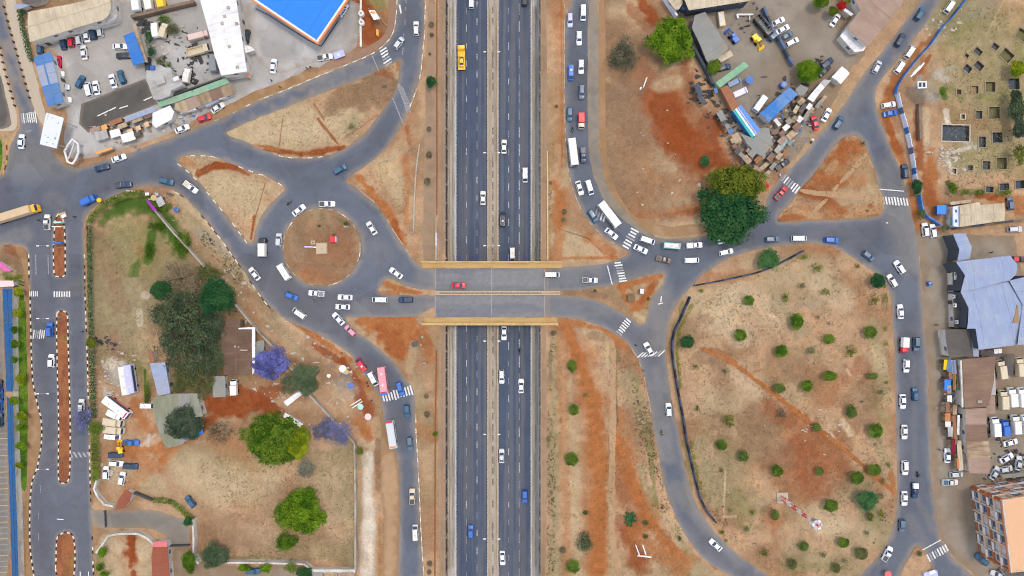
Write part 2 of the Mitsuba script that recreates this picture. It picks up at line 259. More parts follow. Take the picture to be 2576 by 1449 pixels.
def asphalt(base, dust, reach, seed, patch=.3, worn=False):
    def f(p, n, uv):
        x, y, d = p.x, p.y, uv.x
        a = fbm(x * .045 + seed, y * .045, 1, 3)
        b = fbm(x * .4, y * .4, seed, 3)
        g = noise(x * 4, y * 4, seed)
        e = smoothstep(reach, 0, d + (b - .5) * reach * .9 + (a - .5) * 1.2)
        c = mix(base, mi.Color3f(base) * .80, smoothstep(.4, .62, a) * smoothstep(1.0, 4.0, d))
        c = mix(c, dust, dr.clip(e * .72 + patch * smoothstep(.48, .7, a), 0, 1))
        if worn:
            wsum = mi.Float(0)
            for ax, ay, bx_, by_, r, s in DUSTY:
                dx, dy = bx_ - ax, by_ - ay
                t = dr.clip(((x - ax) * dx + (y - ay) * dy) / (dx * dx + dy * dy), 0, 1)
                q = dr.sqrt(dr.square(x - ax - t * dx) + dr.square(y - ay - t * dy)) + (a - .5) * 5 + (b - .5) * 2
                wsum = dr.maximum(wsum, s * smoothstep(r * 1.3, r * .2, q))
            c = mix(c, (.205, .197, .195), wsum * .8)
        crack = smoothstep(.035, .0, dr.abs(fbm(x * .16, y * .16, seed + 4, 3) - .5)) * .05
        v1, v2, vr = voronoi(x * .085 + seed, y * .085)
        mend = smoothstep(.86, .88, vr) * .10 - smoothstep(.12, .10, vr) * .06
        oil = smoothstep(.66, .8, fbm(x * .28, y * .28, seed + 9, 2)) * .10
        return c * (.86 + .18 * b + .10 * g) * (1 - crack - mend - oil)
    return f


tex('asphalt', asphalt((.112, .127, .166), (.235, .205, .18), 2.0, 3, .16, True))
tex('street_asphalt', asphalt((.112, .121, .154), (.20, .19, .185), 1.2, 8, .14, True))
tex('service_asphalt', asphalt((.185, .175, .165), (.25, .205, .16), 1.6, 11, .3))
tex('old_asphalt', asphalt((.10, .095, .092), (.19, .165, .14), 1.0, 21, .3))
tex('yard_concrete', asphalt((.415, .412, .415), (.30, .265, .235), 3.0, 31, .35))
tex('dusty_yard', asphalt((.255, .222, .188), (.235, .170, .115), 4.0, 41, .6))
tex('paving_tan', asphalt((.335, .225, .140), (.27, .165, .09), 1.2, 51, .35))
tex('path_tan', asphalt((.40, .285, .185), (.34, .215, .125), .8, 55, .3))
tex('paving_red', asphalt((.255, .128, .105), (.29, .20, .14), .7, 61, .25))
tex('verge_brown', asphalt((.235, .178, .130), (.30, .20, .135), 1.6, 71, .5))


def highway_surface(p, n, uv):
    x, y = p.x, p.y
    lane = dr.abs(dr.sin(x * 3.14159 / 3.6 * 2))
    a = fbm(x * 1.2, y * .03, 2, 3)
    b = fbm(x * .5, y * .25, 7, 3)
    g = noise(x * 4, y * 3)
    return mix((.070, .090, .140), (.112, .122, .150), smoothstep(.35, .7, a)) * (.84 + .2 * b + .1 * g - .05 * lane)


tex('highway_asphalt', highway_surface)


def deck_surface(p, n, uv):
    a = fbm(p.x * .05, p.y * .5, 2, 3)
    g = fbm(p.x * 1.3, p.y * 1.3, 7, 3)
    return mix((.150, .158, .188), (.19, .192, .208), smoothstep(.35, .65, a)) * (.86 + .28 * g)


tex('deck_asphalt', deck_surface)


def stained(base, dark, sx, sy, seed=0.0):
    def f(p, n, uv):
        a = fbm(p.x * sx + seed, p.y * sy, p.z * .6, 4)
        b = noise(p.x * 3.1, p.y * 3.1, p.z * 2)
        return mix(base, dark, smoothstep(.42, .75, a) * .8) * (.9 + .2 * b)
    return f


tex('concrete', stained((.36, .33, .29), (.22, .18, .145), .4, .4))
tex('concrete_strip', stained((.46, .45, .44), (.30, .28, .25), 2.0, .12))
tex('retaining_wall', stained((.10, .105, .115), (.05, .055, .06), .3, .3))
tex('parapet', stained((.44, .30, .135), (.37, .23, .10), .25, .9))
tex('wall_plaster', stained((.55, .54, .52), (.36, .32, .27), .35, .35, 4))
tex('wall_brown', stained((.20, .15, .115), (.11, .085, .065), .4, .4, 9))


def roofing(base, dirt, amount, pitch=.95, seed=0.0):
    """sheet roof: laps every pitch metres (uv in metres) and streaks of dirt"""
    def f(p, n, uv):
        u, v = uv.x, uv.y
        k = dr.abs(u / pitch - dr.floor(u / pitch) - .5) * 2
        lap = smoothstep(.90, 1.0, k) * .22
        tint = mikit.cell_rand(u / pitch, v / 3.1, seed)
        a = fbm(p.x * .22 + seed, p.y * .22, 3, 3)
        b = fbm(u * 1.4, v * .22, seed, 3)
        c = mix(base, dirt, dr.clip(amount * (smoothstep(.4, .75, a) + .7 * smoothstep(.5, .8, b)), 0, 1))
        return c * (.93 + .10 * tint) * (1 - lap)
    return f


for nm, b_, d_, am in [('roof_cream', (.50, .44, .34), (.36, .29, .21), .5), ('roof_white', (.74, .75, .79), (.45, .44, .46), .35), ('roof_blue', (.09, .20, .45), (.16, .22, .34), .6),
                       ('roof_pale_blue', (.27, .33, .48), (.33, .33, .38), .5), ('roof_lavender', (.26, .32, .49), (.33, .37, .46), .5), ('roof_green', (.20, .40, .28), (.28, .32, .25), .4),
                       ('roof_brown', (.19, .125, .10), (.24, .165, .12), .6), ('roof_mauve', (.33, .24, .205), (.26, .185, .14), .5), ('roof_grey', (.24, .25, .245), (.28, .24, .19), .5),
                       ('roof_dark', (.105, .098, .098), (.18, .15, .125), .4), ('roof_rust', (.30, .14, .085), (.20, .13, .09), .6), ('roof_tan', (.40, .31, .22), (.22, .16, .11), .7),
                       ('roof_concrete', (.40, .40, .405), (.28, .27, .255), .5), ('roof_orange', (.50, .20, .09), (.35, .2, .12), .5), ('roof_house', (.125, .080, .062), (.18, .125, .09), .6), ('roof_brick', (.27, .085, .055), (.22, .10, .07), .4), ('roof_peach', (.62, .40, .25), (.55, .36, .24), .3)]:
    tex(nm, roofing(b_, d_, am, seed=float(len(nm))))


def leafy(c0, c1, seed):
    def f(p, n, uv):
        a = fbm(p.x * .45 + seed, p.y * .45, p.z * .45, 3)
        b = noise(p.x * 4, p.y * 4, p.z * 4)
        return mix(c0, c1, smoothstep(.30, .66, a)) * (.6 + .8 * b)
    return f


for nm, c0, c1 in [('leaf_bright', (.042, .105, .008), (.125, .215, .016)), ('leaf_green', (.038, .09, .010), (.105, .17, .02)), ('leaf_dark', (.014, .062, .026), (.035, .10, .035)),
                   ('leaf_olive', (.055, .085, .012), (.125, .15, .02)), ('leaf_yellow', (.10, .15, .010), (.22, .26, .015)), ('leaf_grey', (.06, .07, .048), (.12, .125, .085)),
                   ('leaf_deep', (.034, .058, .034), (.085, .115, .062)), ('leaf_purple', (.07, .08, .24), (.13, .14, .40)), ('leaf_brown', (.12, .095, .065), (.20, .16, .11)), ('straw', (.24, .19, .09), (.38, .29, .15))]:
    tex(nm, leafy(c0, c1, float(len(nm) * 3.7)))

PAINT = {'white': (.74, .74, .76), 'offwhite': (.62, .61, .59), 'coolwhite': (.70, .73, .79), 'silver': (.47, .50, .54), 'navy': (.012, .035, .085), 'blue': (.02, .12, .48), 'red': (.52, .015, .03), 'yellow': (.80, .48, .015), 'black': (.018, .02, .024),
         'grey': (.18, .20, .22), 'brown': (.13, .085, .075), 'beige': (.52, .45, .33), 'teal': (.12, .33, .34), 'pink': (.62, .25, .30), 'green': (.05, .36, .16), 'orange': (.75, .16, .03), 'slate': (.08, .13, .19), 'petrol': (.02, .09, .17), 'lilac': (.42, .43, .62)}
for k, c in PAINT.items():
    scene['mat_paint_' + k] = {'type': 'principled', 'base_color': rgb(c), 'roughness': .38, 'specular': .5, 'clearcoat': .5, 'clearcoat_gloss': .85}
scene['mat_glass_dark'] = {'type': 'principled', 'base_color': rgb((.02, .045, .10)), 'roughness': .12, 'specular': .6}
flat('rubber', (.02, .02, .02)); flat('lamp_glass', (.75, .75, .72), .25); flat('tail_lamp', (.35, .02, .02), .3)
flat('road_white', (.62, .62, .62)); flat('road_worn', (.30, .30, .32)); flat('kerb_white', (.66, .63, .57)); flat('kerb_black', (.045, .042, .04)); flat('kerb_tan', (.42, .33, .24)); flat('kerb_yellow', (.60, .35, .04))
flat('steel', (.45, .46, .48), .4, metallic=.6); flat('dark_metal', (.05, .055, .06), .5); flat('bark', (.09, .065, .045)); flat('skin', (.11, .06, .04)); flat('black_cloth', (.02, .02, .025))
flat('canopy_blue', (.005, .17, .72), .45); flat('canopy_orange', (.75, .22, .06), .5); flat('plastic_blue', (.02, .10, .36), .4); flat('fence_blue', (.02, .13, .42), .5); flat('fence_white', (.55, .62, .80), .5)
flat('net_dark', (.03, .036, .055)); flat('white_cloth', (.75, .74, .73)); flat('tan_cloth', (.52, .38, .20)); flat('cyan_cloth', (.36, .62, .62)); flat('pink_cloth', (.72, .52, .55)); flat('blue_cloth', (.10, .19, .47)); flat('red_cloth', (.62, .02, .03)); flat('yellow_cloth', (.78, .48, .03)); flat('lilac_cloth', (.44, .46, .68)); flat('violet_cloth', (.30, .04, .36)); flat('magenta_cloth', (.62, .12, .38))
flat('shirt_dark', (.035, .04, .06)); flat('shirt_light', (.5, .5, .52)); flat('trousers', (.03, .035, .05)); flat('water_dark', (.035, .05, .07), .15); flat('pit_earth', (.11, .085, .055)); flat('pit_grey', (.09, .095, .10)); flat('pit_olive', (.15, .145, .07)); flat('terracotta', (.40, .155, .075)); flat('window_blue', (.07, .11, .20), .15); flat('window_pale', (.45, .47, .52), .3); flat('hydrant_yellow', (.7, .5, .03)); flat('timber', (.30, .20, .12)); flat('rust', (.22, .09, .04))


# ------------------------------------------------------------------ the setting
def smoothpoly(pts, n=2): return Polygon(chaikin(PL(pts), n)).buffer(0)
def struct(name, shape, bsdf):
    k = numbered(name); put(k, shape, bsdf); labels.setdefault(k, {})['kind'] = 'structure'; return k


ZH = -7.0                                  # the motorway lies in a cutting
WX, EX = P(1121, 0)[0], P(1359.5, 0)[0]    # tops of the two retaining walls
trench = sbox(WX, -2400, EX, 2400)

PITS = []   # excavated pits in the north-east field: plan x, y, size x, size y, angle, floor, label
for row in '''2503 118 17 15 -38 pit_grey|square pit with pale rim, alone above the dark square in the pitted field
2460 130 20 15 -40 pit_grey|grey diamond pit, upper of the two beside the small black pit
2432 140 10 8 -40 pit_earth|small black diamond pit at the north-west of the diamond group
2532 140 30 26 -42 pit_olive|large dull olive diamond pit near the bright yellow tree
2462 166 22 18 -40 pit_grey|grey diamond pit, lower of the two beside the slate diamond pit
2434 173 19 17 -38 water_dark|slate diamond pit below the small black pit
2550 211 28 27 2 water_dark|dark square water pit below the bright yellow tree
2491 219 24 25 0 pit_olive|square pit with ridged olive floor in the middle of the pitted field
2452 226 17 19 0 timber|square pit with orange tan floor
2412 232 11 12 0 pit_earth|small dark square pit beside the green weeds
2462 289 17 20 0 pit_grey|dark rectangular pit beside the larger green one
2501 284 27 29 2 pit_olive|large green floored square pit above the dark corner pit
2422 294 10 11 0 timber|tiny ochre pit with a white rim
2404 335 68 40 -2 water_dark|largest pit, a wide dark water basin with a white edge
2509 346 25 26 2 water_dark|dark square pit beside the dark trees, lower than the green one
2471 357 18 26 -2 water_dark|narrow dark pit just above the pale dry clearing
2481 416 19 21 -3 pit_grey|blue grey square pit in the pale clearing
2519 411 26 28 0 pit_olive|olive pit with double pale rim in the clearing
2441 422 12 12 0 pit_grey|small grey square pit in the clearing
2399 431 12 13 -4 timber|pale square hole at the end of the white track
2489 477 19 15 -3 water_dark|dark pit at the hedge foot, smaller of the lower row
2526 470 24 17 3 water_dark|dark pit at the hedge foot, middle one of the lower row
2566 464 24 20 5 water_dark|dark pit at the hedge foot, by the field corner
2571 88 28 26 -30 pit_olive|mossy green pit at the edge of the upper field'''.split('\n'):
    a, lab = row.split('|'); f = a.split()
    PITS.append(([float(v) for v in f[:5]], f[5], lab))


def rot_rect(c, sx, sy, deg):
    a = math.radians(deg); R = np.array([[math.cos(a), -math.sin(a)], [math.sin(a), math.cos(a)]])
    return np.array([[-sx, -sy], [sx, -sy], [sx, sy], [-sx, sy]]) / 2 @ R.T + c


pit_outlines = [Polygon(rot_rect(P(v[0], v[1]), v[2] * S, v[3] * S, v[4])) for v, _, _ in PITS]
base = sbox(-2400, -2400, 2400, 2400).difference(trench).difference(unary_union(pit_outlines))
inner = sbox(-190, -115, 190, 115)
gm = []
for g in (base.intersection(inner), base.difference(inner)):
    for q in polys(g):
        v, f = trimesh.creation.triangulate_polygon(q, engine='earcut')
        gm.append(trimesh.Trimesh(np.c_[v, v[:, 0] * 0], f, process=False))
gmesh = M(*gm)
if gmesh.face_normals[:, 2].mean() < 0: gmesh.invert()
struct('ground', ply(gmesh), 'soil')

for (v, floor, lab), o in zip(PITS, pit_outlines):
    k = L(numbered('excavated_pit'), lab, 'pit', 'pits dug in the field')
    c = np.array(o.exterior.coords)[:4]; d = .7 + .3 * (v[2] > 20)
    w = []
    for i in range(4):
        a, b = c[i], c[(i + 1) % 4]
        w.append(trimesh.Trimesh([[*a, 0], [*b, 0], [*b, -d], [*a, -d]], [[0, 2, 1], [0, 3, 2]], process=False))
    part(k, 'pit_wall', ply(M(*w)), 'pit_earth')
    part(k, 'pit_floor', ply(trimesh.Trimesh(np.c_[c, np.full(4, -d + .02)], [[0, 1, 2], [0, 2, 3]], process=False)), floor)
    rim = o.buffer(.34, join_style='mitre').difference(o)
    part(k, 'earth_rim', ply(M(*[trimesh.creation.extrude_polygon(q, .18, engine='earcut') for q in polys(rough(rim, .12, 1.1))])), 'pit_rim_pale' if 'white' in lab else 'pit_rim')
flat('pit_rim', (.25, .205, .14)); flat('pit_rim_pale', (.42, .38, .32)); flat('road_joint', (.30, .30, .315))

# --- the motorway in its cutting
def hx(x): return P(x, 0, ZH)[0]
TILT = T().rotate([0, 0, 1], -.1)
def strip(name, x0, x1, z, bsdf, thick=0.0):
    a, b = hx(x0), hx(x1)
    m = sbox(a, -400, b, 400)
    return struct(name, ply(bx(a, b, -2400, 2400, z - max(thick, .3), z)), bsdf)


strip('motorway_carriageway', 1147, 1227, ZH, 'highway_asphalt')
strip('motorway_carriageway', 1253, 1335, ZH, 'highway_asphalt')
strip('motorway_shoulder', 1120, 1147, ZH + .12, 'concrete_strip')
strip('motorway_shoulder', 1335, 1362, ZH + .12, 'concrete_strip')
strip('motorway_median', 1227, 1253, ZH + .15, 'median_paving')
tex('median_paving', stained((.34, .295, .245), (.22, .185, .15), 1.2, .1, 6))
for x0, x1, b_, h in [(1131, 1133, 'kerb_tan', .55), (1139.5, 1141.5, 'concrete', .5), (1146, 1148, 'road_white', .5), (1335, 1336.6, 'road_white', .5), (1340, 1341.2, 'kerb_tan', .45), (1345.5, 1347, 'concrete', .5), (1227, 1229.5, 'kerb_tan', .5), (1250.5, 1253, 'kerb_tan', .5)]:
    k = struct('motorway_kerb', ply(bx(hx(x0), hx(x1), -2400, 2400, ZH, ZH + .12)), b_)
    for i in range(44):
        y0 = -94.5 + i * 4.3
        part(k, 'barrier_block', UNIT, b_, boxtw(((hx(x0) + hx(x1)) / 2, y0 + 2.1), (abs(hx(x1) - hx(x0)) * .9, 4.2, h + .1), 0, ZH + .05))
k = struct('median_drain', ply(bx(hx(1238.4), hx(1241.4), -2400, 2400, ZH, ZH + .16)), 'concrete')
for i in range(52):
    if rng.random() < .8: part(k, 'drain_cover', UNIT, 'dark_metal', boxtw((hx(1239.9), -95 + i * 3.7), (.32, 2.3, .03), 0, ZH + .16))
for sx, x in ((-1, WX), (1, EX)):
    k = struct('retaining_wall', ply(bx(min(x, x + sx * .6), max(x, x + sx * .6), -2400, 2400, ZH - .2, -.06)), 'retaining_wall')
    for i in range(32):
        part(k, 'wall_pier', UNIT, 'concrete', boxtw((x - sx * .12, -94 + i * 6.1), (.24, .55, 6.8), 0, ZH))
    for i in range(48):
        if P(0, 819)[1] - 2 < -95 + i * 4 < P(0, 657)[1] + 2: continue
        part(k, 'coping_slab', UNIT, 'verge_brown', boxtw((x + sx * .45, -95 + i * 4), (.9, 3.94, .40), 0, -.06))
k = struct('lane_marking', ply(bx(hx(1225.2), hx(1226.2), -2400, 2400, ZH, ZH + .006)), 'road_white')
scene[numbered('lane_marking__edge_line')] = dict(ply(bx(hx(1254.4), hx(1255.2), -2400, 2400, ZH, ZH + .006)), bsdf={'type': 'ref', 'id': 'mat_road_white'})
for x in (1173, 1200, 1280, 1306):
    k = struct('lane_marking', UNIT, 'road_white'); del scene[k]
    off = rng.random() * 3
    for i in range(33):
        part(k, 'lane_dash', UNIT, 'road_worn' if rng.random() < .6 else 'road_white', boxtw((hx(x), -97 + off + i * 5.95), (.15, (2.4 if x != 1306 else 3.8) * rng.uniform(.8, 1.1), .006), 0, ZH))

# --- roads at ground level
ROAD_W = [(1000,-20),(999,0),(996,50),(989,88),(969,112),(936,137),(856,170),(794,195),(731,222),(651,252),(580,288),(520,313),(440,343),(370,368),(310,392),(230,413),(190,424),(165,418),(140,395),(112,345),(100,312),(87,277),(77,255),(57,187),(40,125),(25,75),(8,0),(3,-20),(-30,-20),(-30,100),(0,107),(15,175),(37,250),(45,275),(52,312),(40,340),(24,370),(20,400),(14,432),(-30,455),(-30,620),(0,617),(60,615),(72,640),(74,720),(76,737),(80,900),(83,962),(90,995),(98,1030),(105,1052),(106,1112),(100,1150),(93,1182),(80,1212),(76,1262),(75,1375),(85,1437),(86,1475),(237,1475),(236,1449),(232,1332),(231,1277),(228,1262),(226,1137),(222,950),(215,775),(213,724),(209,587),(215,547),(225,532),(250,510),(300,487),(320,480),(357,467),(422,472),(462,492),(500,532),(537,575),(575,627),(612,680),(637,717),(659,749),(681,774),(714,802),(756,822),(794,837),(831,857),(864,879),(889,897),(901,924),(921,947),(941,974),(956,1000),(964,1037),(970,1087),(994,1137),(1000,1150),(1004,1212),(1006,1312),(1001,1449),(1000,1475),(1067,1475),(1066,1449),(1059,1337),(1054,1212),(1050,1137),(1046,1087),(1045,1025),(1041,977),(1019,954),(999,919),(969,889),(931,859),(894,832),(866,800),(880,797.5),(1100,797.5),(1100,675.5),(1066,675.5),(1054,670),(1034,647),(1011,612),(994,587),(966,537),(939,505),(906,480),(888,466),(868,459),(880,444),(914,422),(944,400),(981,362),(1014,310),(1031,270),(1044,237),(1059,187),(1064,125),(1068,90),(1070,0),(1071,-20)]
ROAD_E = [(1366,675.5),(1413,673),(1488,667),(1538,660),(1566,647),(1586,636),(1560,622),(1525,602),(1488,567),(1463,532),(1443,482),(1430,437),(1425,387),(1420,300),(1420,-20),(1505,-20),(1505,362),(1510,390),(1520,450),(1545,502),(1590,547),(1615,575),(1635,592),(1663,601),(1713,601),(1750,597),(1788,590),(1850,585),(1900,560),(1923,525),(1932,490),(1964,445),(2007,407),(2052,350),(2094,300),(2132,250),(2162,200),(2192,162),(2219,130),(2257,80),(2294,32),(2330,-20),(2385,-20),(2372,0),(2332,55),(2290,112),(2257,155),(2220,195),(2202,225),(2202,262),(2212,300),(2227,337),(2240,375),(2257,407),(2275,457),(2285,512),(2295,550),(2307,592),(2314,660),(2318,724),(2322,775),(2332,900),(2337,1025),(2342,1137),(2344,1212),(2354,1287),(2362,1350),(2374,1370),(2394,1402),(2432,1432),(2470,1475),(2130,1475),(2162,1447),(2194,1417),(2232,1367),(2242,1337),(2257,1287),(2257,1187),(2254,1075),(2252,950),(2248,850),(2244,762),(2232,717),(2202,685),(2157,655),(2107,625),(2060,614),(2027,612),(1970,616),(1923,624),(1850,642),(1800,669),(1763,694),(1738,724),(1713,749),(1693,782),(1678,824),(1674,874),(1678,924),(1685,974),(1693,1024),(1705,1074),(1713,1124),(1723,1174),(1735,1224),(1750,1267),(1775,1307),(1798,1337),(1825,1367),(1863,1400),(1900,1425),(1945,1455),(1985,1475),(1885,1475),(1825,1443),(1775,1412),(1738,1370),(1708,1320),(1683,1262),(1668,1212),(1658,1150),(1648,1100),(1645,1087),(1638,1037),(1628,987),(1618,937),(1605,902),(1588,877),(1568,854),(1538,834),(1500,817),(1458,802),(1413,798.5),(1366,797.5)]
ISL = {
 'triangle': [(562,335),(600,319),(644,300),(740,262),(820,232),(880,208),(930,190),(950,182),(976,165),(996,158),(1008,150),(1006,175),(1000,215),(985,245),(970,270),(945,300),(925,330),(900,352),(869,374),(819,393),(769,398),(719,396),(676,382),(649,370),(600,351)],
 'leaf': [(447,409),(450,396),(465,392),(500,392),(537,395),(570,407),(600,420),(644,437),(669,444),(706,465),(721,475),(708,488),(694,502),(666,530),(651,557),(644,580),(636,612),(622,610),(587,562),(550,517),(512,470),(475,430)],
 'tip_w': [(946,738.5),(958,720),(967,706),(978,702),(992,705),(1014,717),(1040,725),(1066,729.5),(1104,731),(1104,743),(1066,743),(1006,743.5)],
 'tip_e': [(1362,731),(1409,731.5),(1470,729),(1525,721),(1563,712),(1613,697),(1650,689),(1671,687),(1673,697),(1663,722),(1643,739),(1634,774),(1625,809),(1615,819),(1593,804),(1563,784),(1513,760),(1463,747),(1408,743.5),(1362,743)],
 'ne': [(2139,340),(2120,346),(2104,362),(2057,427),(2014,475),(1982,517),(1947,557),(1980,558),(2032,555),(2132,551),(2202,546),(2222,535),(2224,505),(2209,467),(2197,422),(2182,382),(2172,358),(2157,343)],
 'south': [(2307,1370),(2318,1382),(2332,1400),(2341,1420),(2338,1475),(2256,1475),(2264,1449),(2274,1425),(2292,1390)],
 'med1': [(140,537),(160,540),(165,600),(166,692),(160,698),(141,697),(136,690),(135,620)],
 'med2': [(142,792),(146,783),(156,781),(168,784),(171,792),(173,900),(176,1000),(178,1100),(176,1200),(172,1213),(160,1217),(149,1213),(146,1200),(149,1100),(147,1000),(145,900)],
 'med3': [(141,1470),(141,1360),(148,1344),(165,1337),(182,1342),(189,1358),(189,1470)],
}
ROADS = unary_union([rough(smoothpoly(p, 1), .22, .6, i) for i, p in enumerate((ROAD_W, ROAD_E))])
isl = {k: rough(smoothpoly(p, 2), .12 if k.startswith('med') else .3, .5, 5) for k, p in ISL.items()}
isl['round'] = Point(P(810, 622)).buffer(97 * S, 40)
street_zone = Polygon(PL([(60,600),(72,640),(60,1000),(60,1500),(260,1500),(260,1100),(235,900),(225,600),(214,560),(170,545),(120,560)]))
road_main = ROADS.difference(unary_union(list(isl.values())))
struct('road', sheet(road_main.difference(street_zone), .03, keep=road_main), 'asphalt')
struct('street', sheet(road_main.intersection(street_zone), .03, keep=road_main), 'street_asphalt')
for k_, g in isl.items():
    if k_ == 'round': continue
    struct('median_island' if k_.startswith('med') else 'traffic_island', sheet(g, .15, skirt=.15), 'red_earth' if k_.startswith('med') else 'soil')
struct('roundabout_island', sheet(isl['round'], .22, skirt=.22), 'soil')


def red_earth(p, n, uv):
    a = fbm(p.x * .5, p.y * .25, 3, 3)
    return mix(mix((.20, .078, .042), (.26, .105, .05), smoothstep(.35, .6, a)), (.20, .15, .05), smoothstep(.6, .78, fbm(p.x * .2, p.y * .12, 9, 3)) * .55) * (.8 + .4 * noise(p.x * 3, p.y * 3))


tex('red_earth', red_earth)


def ground_sheet(name, pts, z, bsdf, amp=.25, n=1, skirt=0.0, cut=None):
    g = rough(smoothpoly(pts, n), amp, .5, len(pts)) if amp else smoothpoly(pts, n)
    if cut is not None: g = g.difference(cut)
    return struct(name, sheet(g, z, skirt=skirt), bsdf)


ground_sheet('yard', [(95,30),(290,5),(335,-22),(905,-22),(906,112),(864,140),(794,176),(720,210),(651,240),(560,278),(470,316),(370,358),(250,392),(195,405),(168,390),(160,340),(172,300),(160,250),(155,130),(75,112),(70,40)], .012, 'yard_concrete', cut=ROADS)
ground_sheet('service_road', [(199,312),(204,262),(290,226),(366,198),(396,262),(310,296),(222,334)], .024, 'old_asphalt', .12, 0)
ground_sheet('forecourt', [(620,-22),(905,-22),(905,110),(860,138),(780,160),(700,190),(660,170),(625,120)], .020, 'yard_concrete', .2)
ground_sheet('scrapyard', [(1690,-22),(1960,-22),(2110,-22),(2120,60),(2190,120),(2130,190),(2080,290),(2030,360),(1990,410),(1930,440),(1880,400),(1840,330),(1800,240),(1760,160),(1720,60)], .012, 'dusty_yard', .8, cut=ROADS)
ground_sheet('shop_apron', [(2305,590),(2316,575),(2380,585),(2400,592),(2600,592),(2600,1475),(2470,1475),(2430,1425),(2394,1400),(2362,1345),(2346,1230),(2340,1025),(2324,775),(2316,660)], .012, 'dusty_yard', .5)
ground_sheet('service_lane', [(1478,-22),(1478,362),(1486,412),(1497,458),(1522,508),(1560,545),(1592,572),(1618,590),(1640,598),(1652,596),(1632,583),(1612,570),(1590,545),(1547,502),(1522,450),(1512,390),(1507,362),(1507,-22)], .05, 'service_asphalt')
ground_sheet('footpath', [(1506,-22),(1507,300),(1509,387),(1519,450),(1544,502),(1590,547),(1612,572),(1650,592),(1700,596),(1790,585),(1760,560),(1690,572),(1655,565),(1610,552),(1588,537),(1553,487),(1533,430),(1527,387),(1523,330),(1523,-22)], .10, 'paving_tan', skirt=.1)
ground_sheet('footpath', [(978,-22),(979,45),(969,82),(956,100),(914,122),(864,142),(805,165),(800,180),(850,166),(936,135),(967,111),(986,87),(993,50),(996,0),(997,-22)], .10, 'paving_red', skirt=.1)
ground_sheet('footpath', [(800,163),(720,200),(640,232),(560,270),(480,302),(480,318),(580,284),(651,250),(731,220),(803,186)], .05, 'paving_tan', .5)
ground_sheet('footpath', [(44,620),(60,622),(71,645),(72,740),(77,900),(80,962),(88,1000),(102,1052),(103,1112),(96,1150),(88,1185),(76,1215),(73,1262),(72,1375),(82,1437),(82,1475),(66,1475),(66,1300),(69,1180),(71,1000),(66,800),(60,660),(42,640)], .10, 'paving_tan', .1, skirt=.1)
ground_sheet('footpath', [(9,-22),(28,75),(43,125),(60,187),(80,255),(92,285),(104,312),(115,320),(118,290),(105,250),(88,180),(65,100),(48,40),(34,-22)], .08, 'kerb_sand', .3, skirt=.08)
ground_sheet('footpath', [(-30,118),(0,118),(10,175),(32,250),(40,280),(46,312),(38,330),(10,330),(-30,330)], .08, 'kerb_sand', .3, skirt=.08)
ground_sheet('side_street', [(-30,170),(0,180),(12,230),(28,300),(30,318),(0,326),(-30,328)], .10, 'old_asphalt', .2)
ground_sheet('footpath', [(955,1040),(960,1087),(958,1150),(962,1250),(966,1350),(962,1475),(1000,1475),(1003,1312),(1002,1212),(996,1150),(990,1137),(970,1095),(963,1037)], .06, 'paving_tan', .3, skirt=.06)
ground_sheet('footpath', [(216,560),(221,553),(219,600),(221,720),(226,900),(232,1130),(236,1262),(232,1272),(228,1262),(226,1137),(222,950),(215,775),(213,724),(210,600)], .08, 'paving_tan', .05, skirt=.08)
ground_sheet('driveway', [(226,1278),(240,1284),(300,1283),(390,1281),(440,1300),(462,1306),(476,1318),(478,1375),(428,1375),(424,1355),(405,1340),(375,1328),(300,1328),(234,1329)], .04, 'service_asphalt', .15)
ground_sheet('driveway', [(428,1376),(478,1376),(478,1410),(566,1425),(770,1428),(900,1440),(900,1475),(428,1475)], .02, 'dusty_yard', .2)
ground_sheet('verge', [(1076,-22),(1098,-22),(1098,660),(1066,660),(1062,620),(1066,480),(1070,240)], .02, 'verge_brown', .2)
ground_sheet('verge', [(1101,-22),(1117,-22),(1117,656),(1101,656)], .03, 'verge_brown', .1)
ground_sheet('verge', [(1362,-22),(1376,-22),(1376,656),(1362,656)], .03, 'verge_brown', .1)
ground_sheet('verge', [(1102,820),(1117,820),(1117,1475),(1104,1475)], .03, 'verge_brown', .1)
ground_sheet('verge', [(1362,820),(1376,820),(1374,1475),(1362,1475)], .03, 'verge_brown', .1)
ground_sheet('footpath', [(1530,850),(1550,860),(1549,940),(1549,1100),(1547,1270),(1546,1360),(1556,1400),(1574,1475),(1558,1475),(1545,1410),(1532,1370),(1531,1250),(1533,1100),(1536,960),(1534,900)], .05, 'path_tan', .3, skirt=.05)
ground_sheet('footpath', [(2012,474),(2060,480),(2130,484),(2222,494),(2223,508),(2150,503),(2060,494),(2010,484)], .19, 'path_tan', .25, skirt=.05)
ground_sheet('footpath', [(2028,549),(2050,520),(2078,498),(2084,503),(2060,526),(2036,552)], .185, 'path_tan', .1, skirt=.04)
ground_sheet('footpath', [(2108,458),(2140,425),(2170,390),(2178,384),(2180,394),(2150,430),(2116,464)], .185, 'path_tan', .1, skirt=.04)
ground_sheet('footpath', [(2090,480),(2106,462),(2112,466),(2098,484)], .193, 'path_tan', .1, skirt=.04)
ground_sheet('pavement', [(30,735),(44,735),(48,1000),(52,1200),(56,1475),(38,1475),(36,1200),(33,1000)], .06, 'concrete', .1, skirt=.06)
ground_sheet('car_park', [(-40,720),(7,720),(13,960),(18,1100),(30,1475),(-40,1475)], .04, 'service_asphalt', .05)
ground_sheet('grass_verge', [(-30,345),(2,345),(6,375),(6,410),(0,435),(-30,440)], .12, 'lawn', .1, skirt=.12)
ground_sheet('grass_verge', [(46,735),(62,735),(70,850),(71,1000),(70,1180),(66,1240),(52,1225),(46,1000)], .09, 'lawn', .25, skirt=.05)
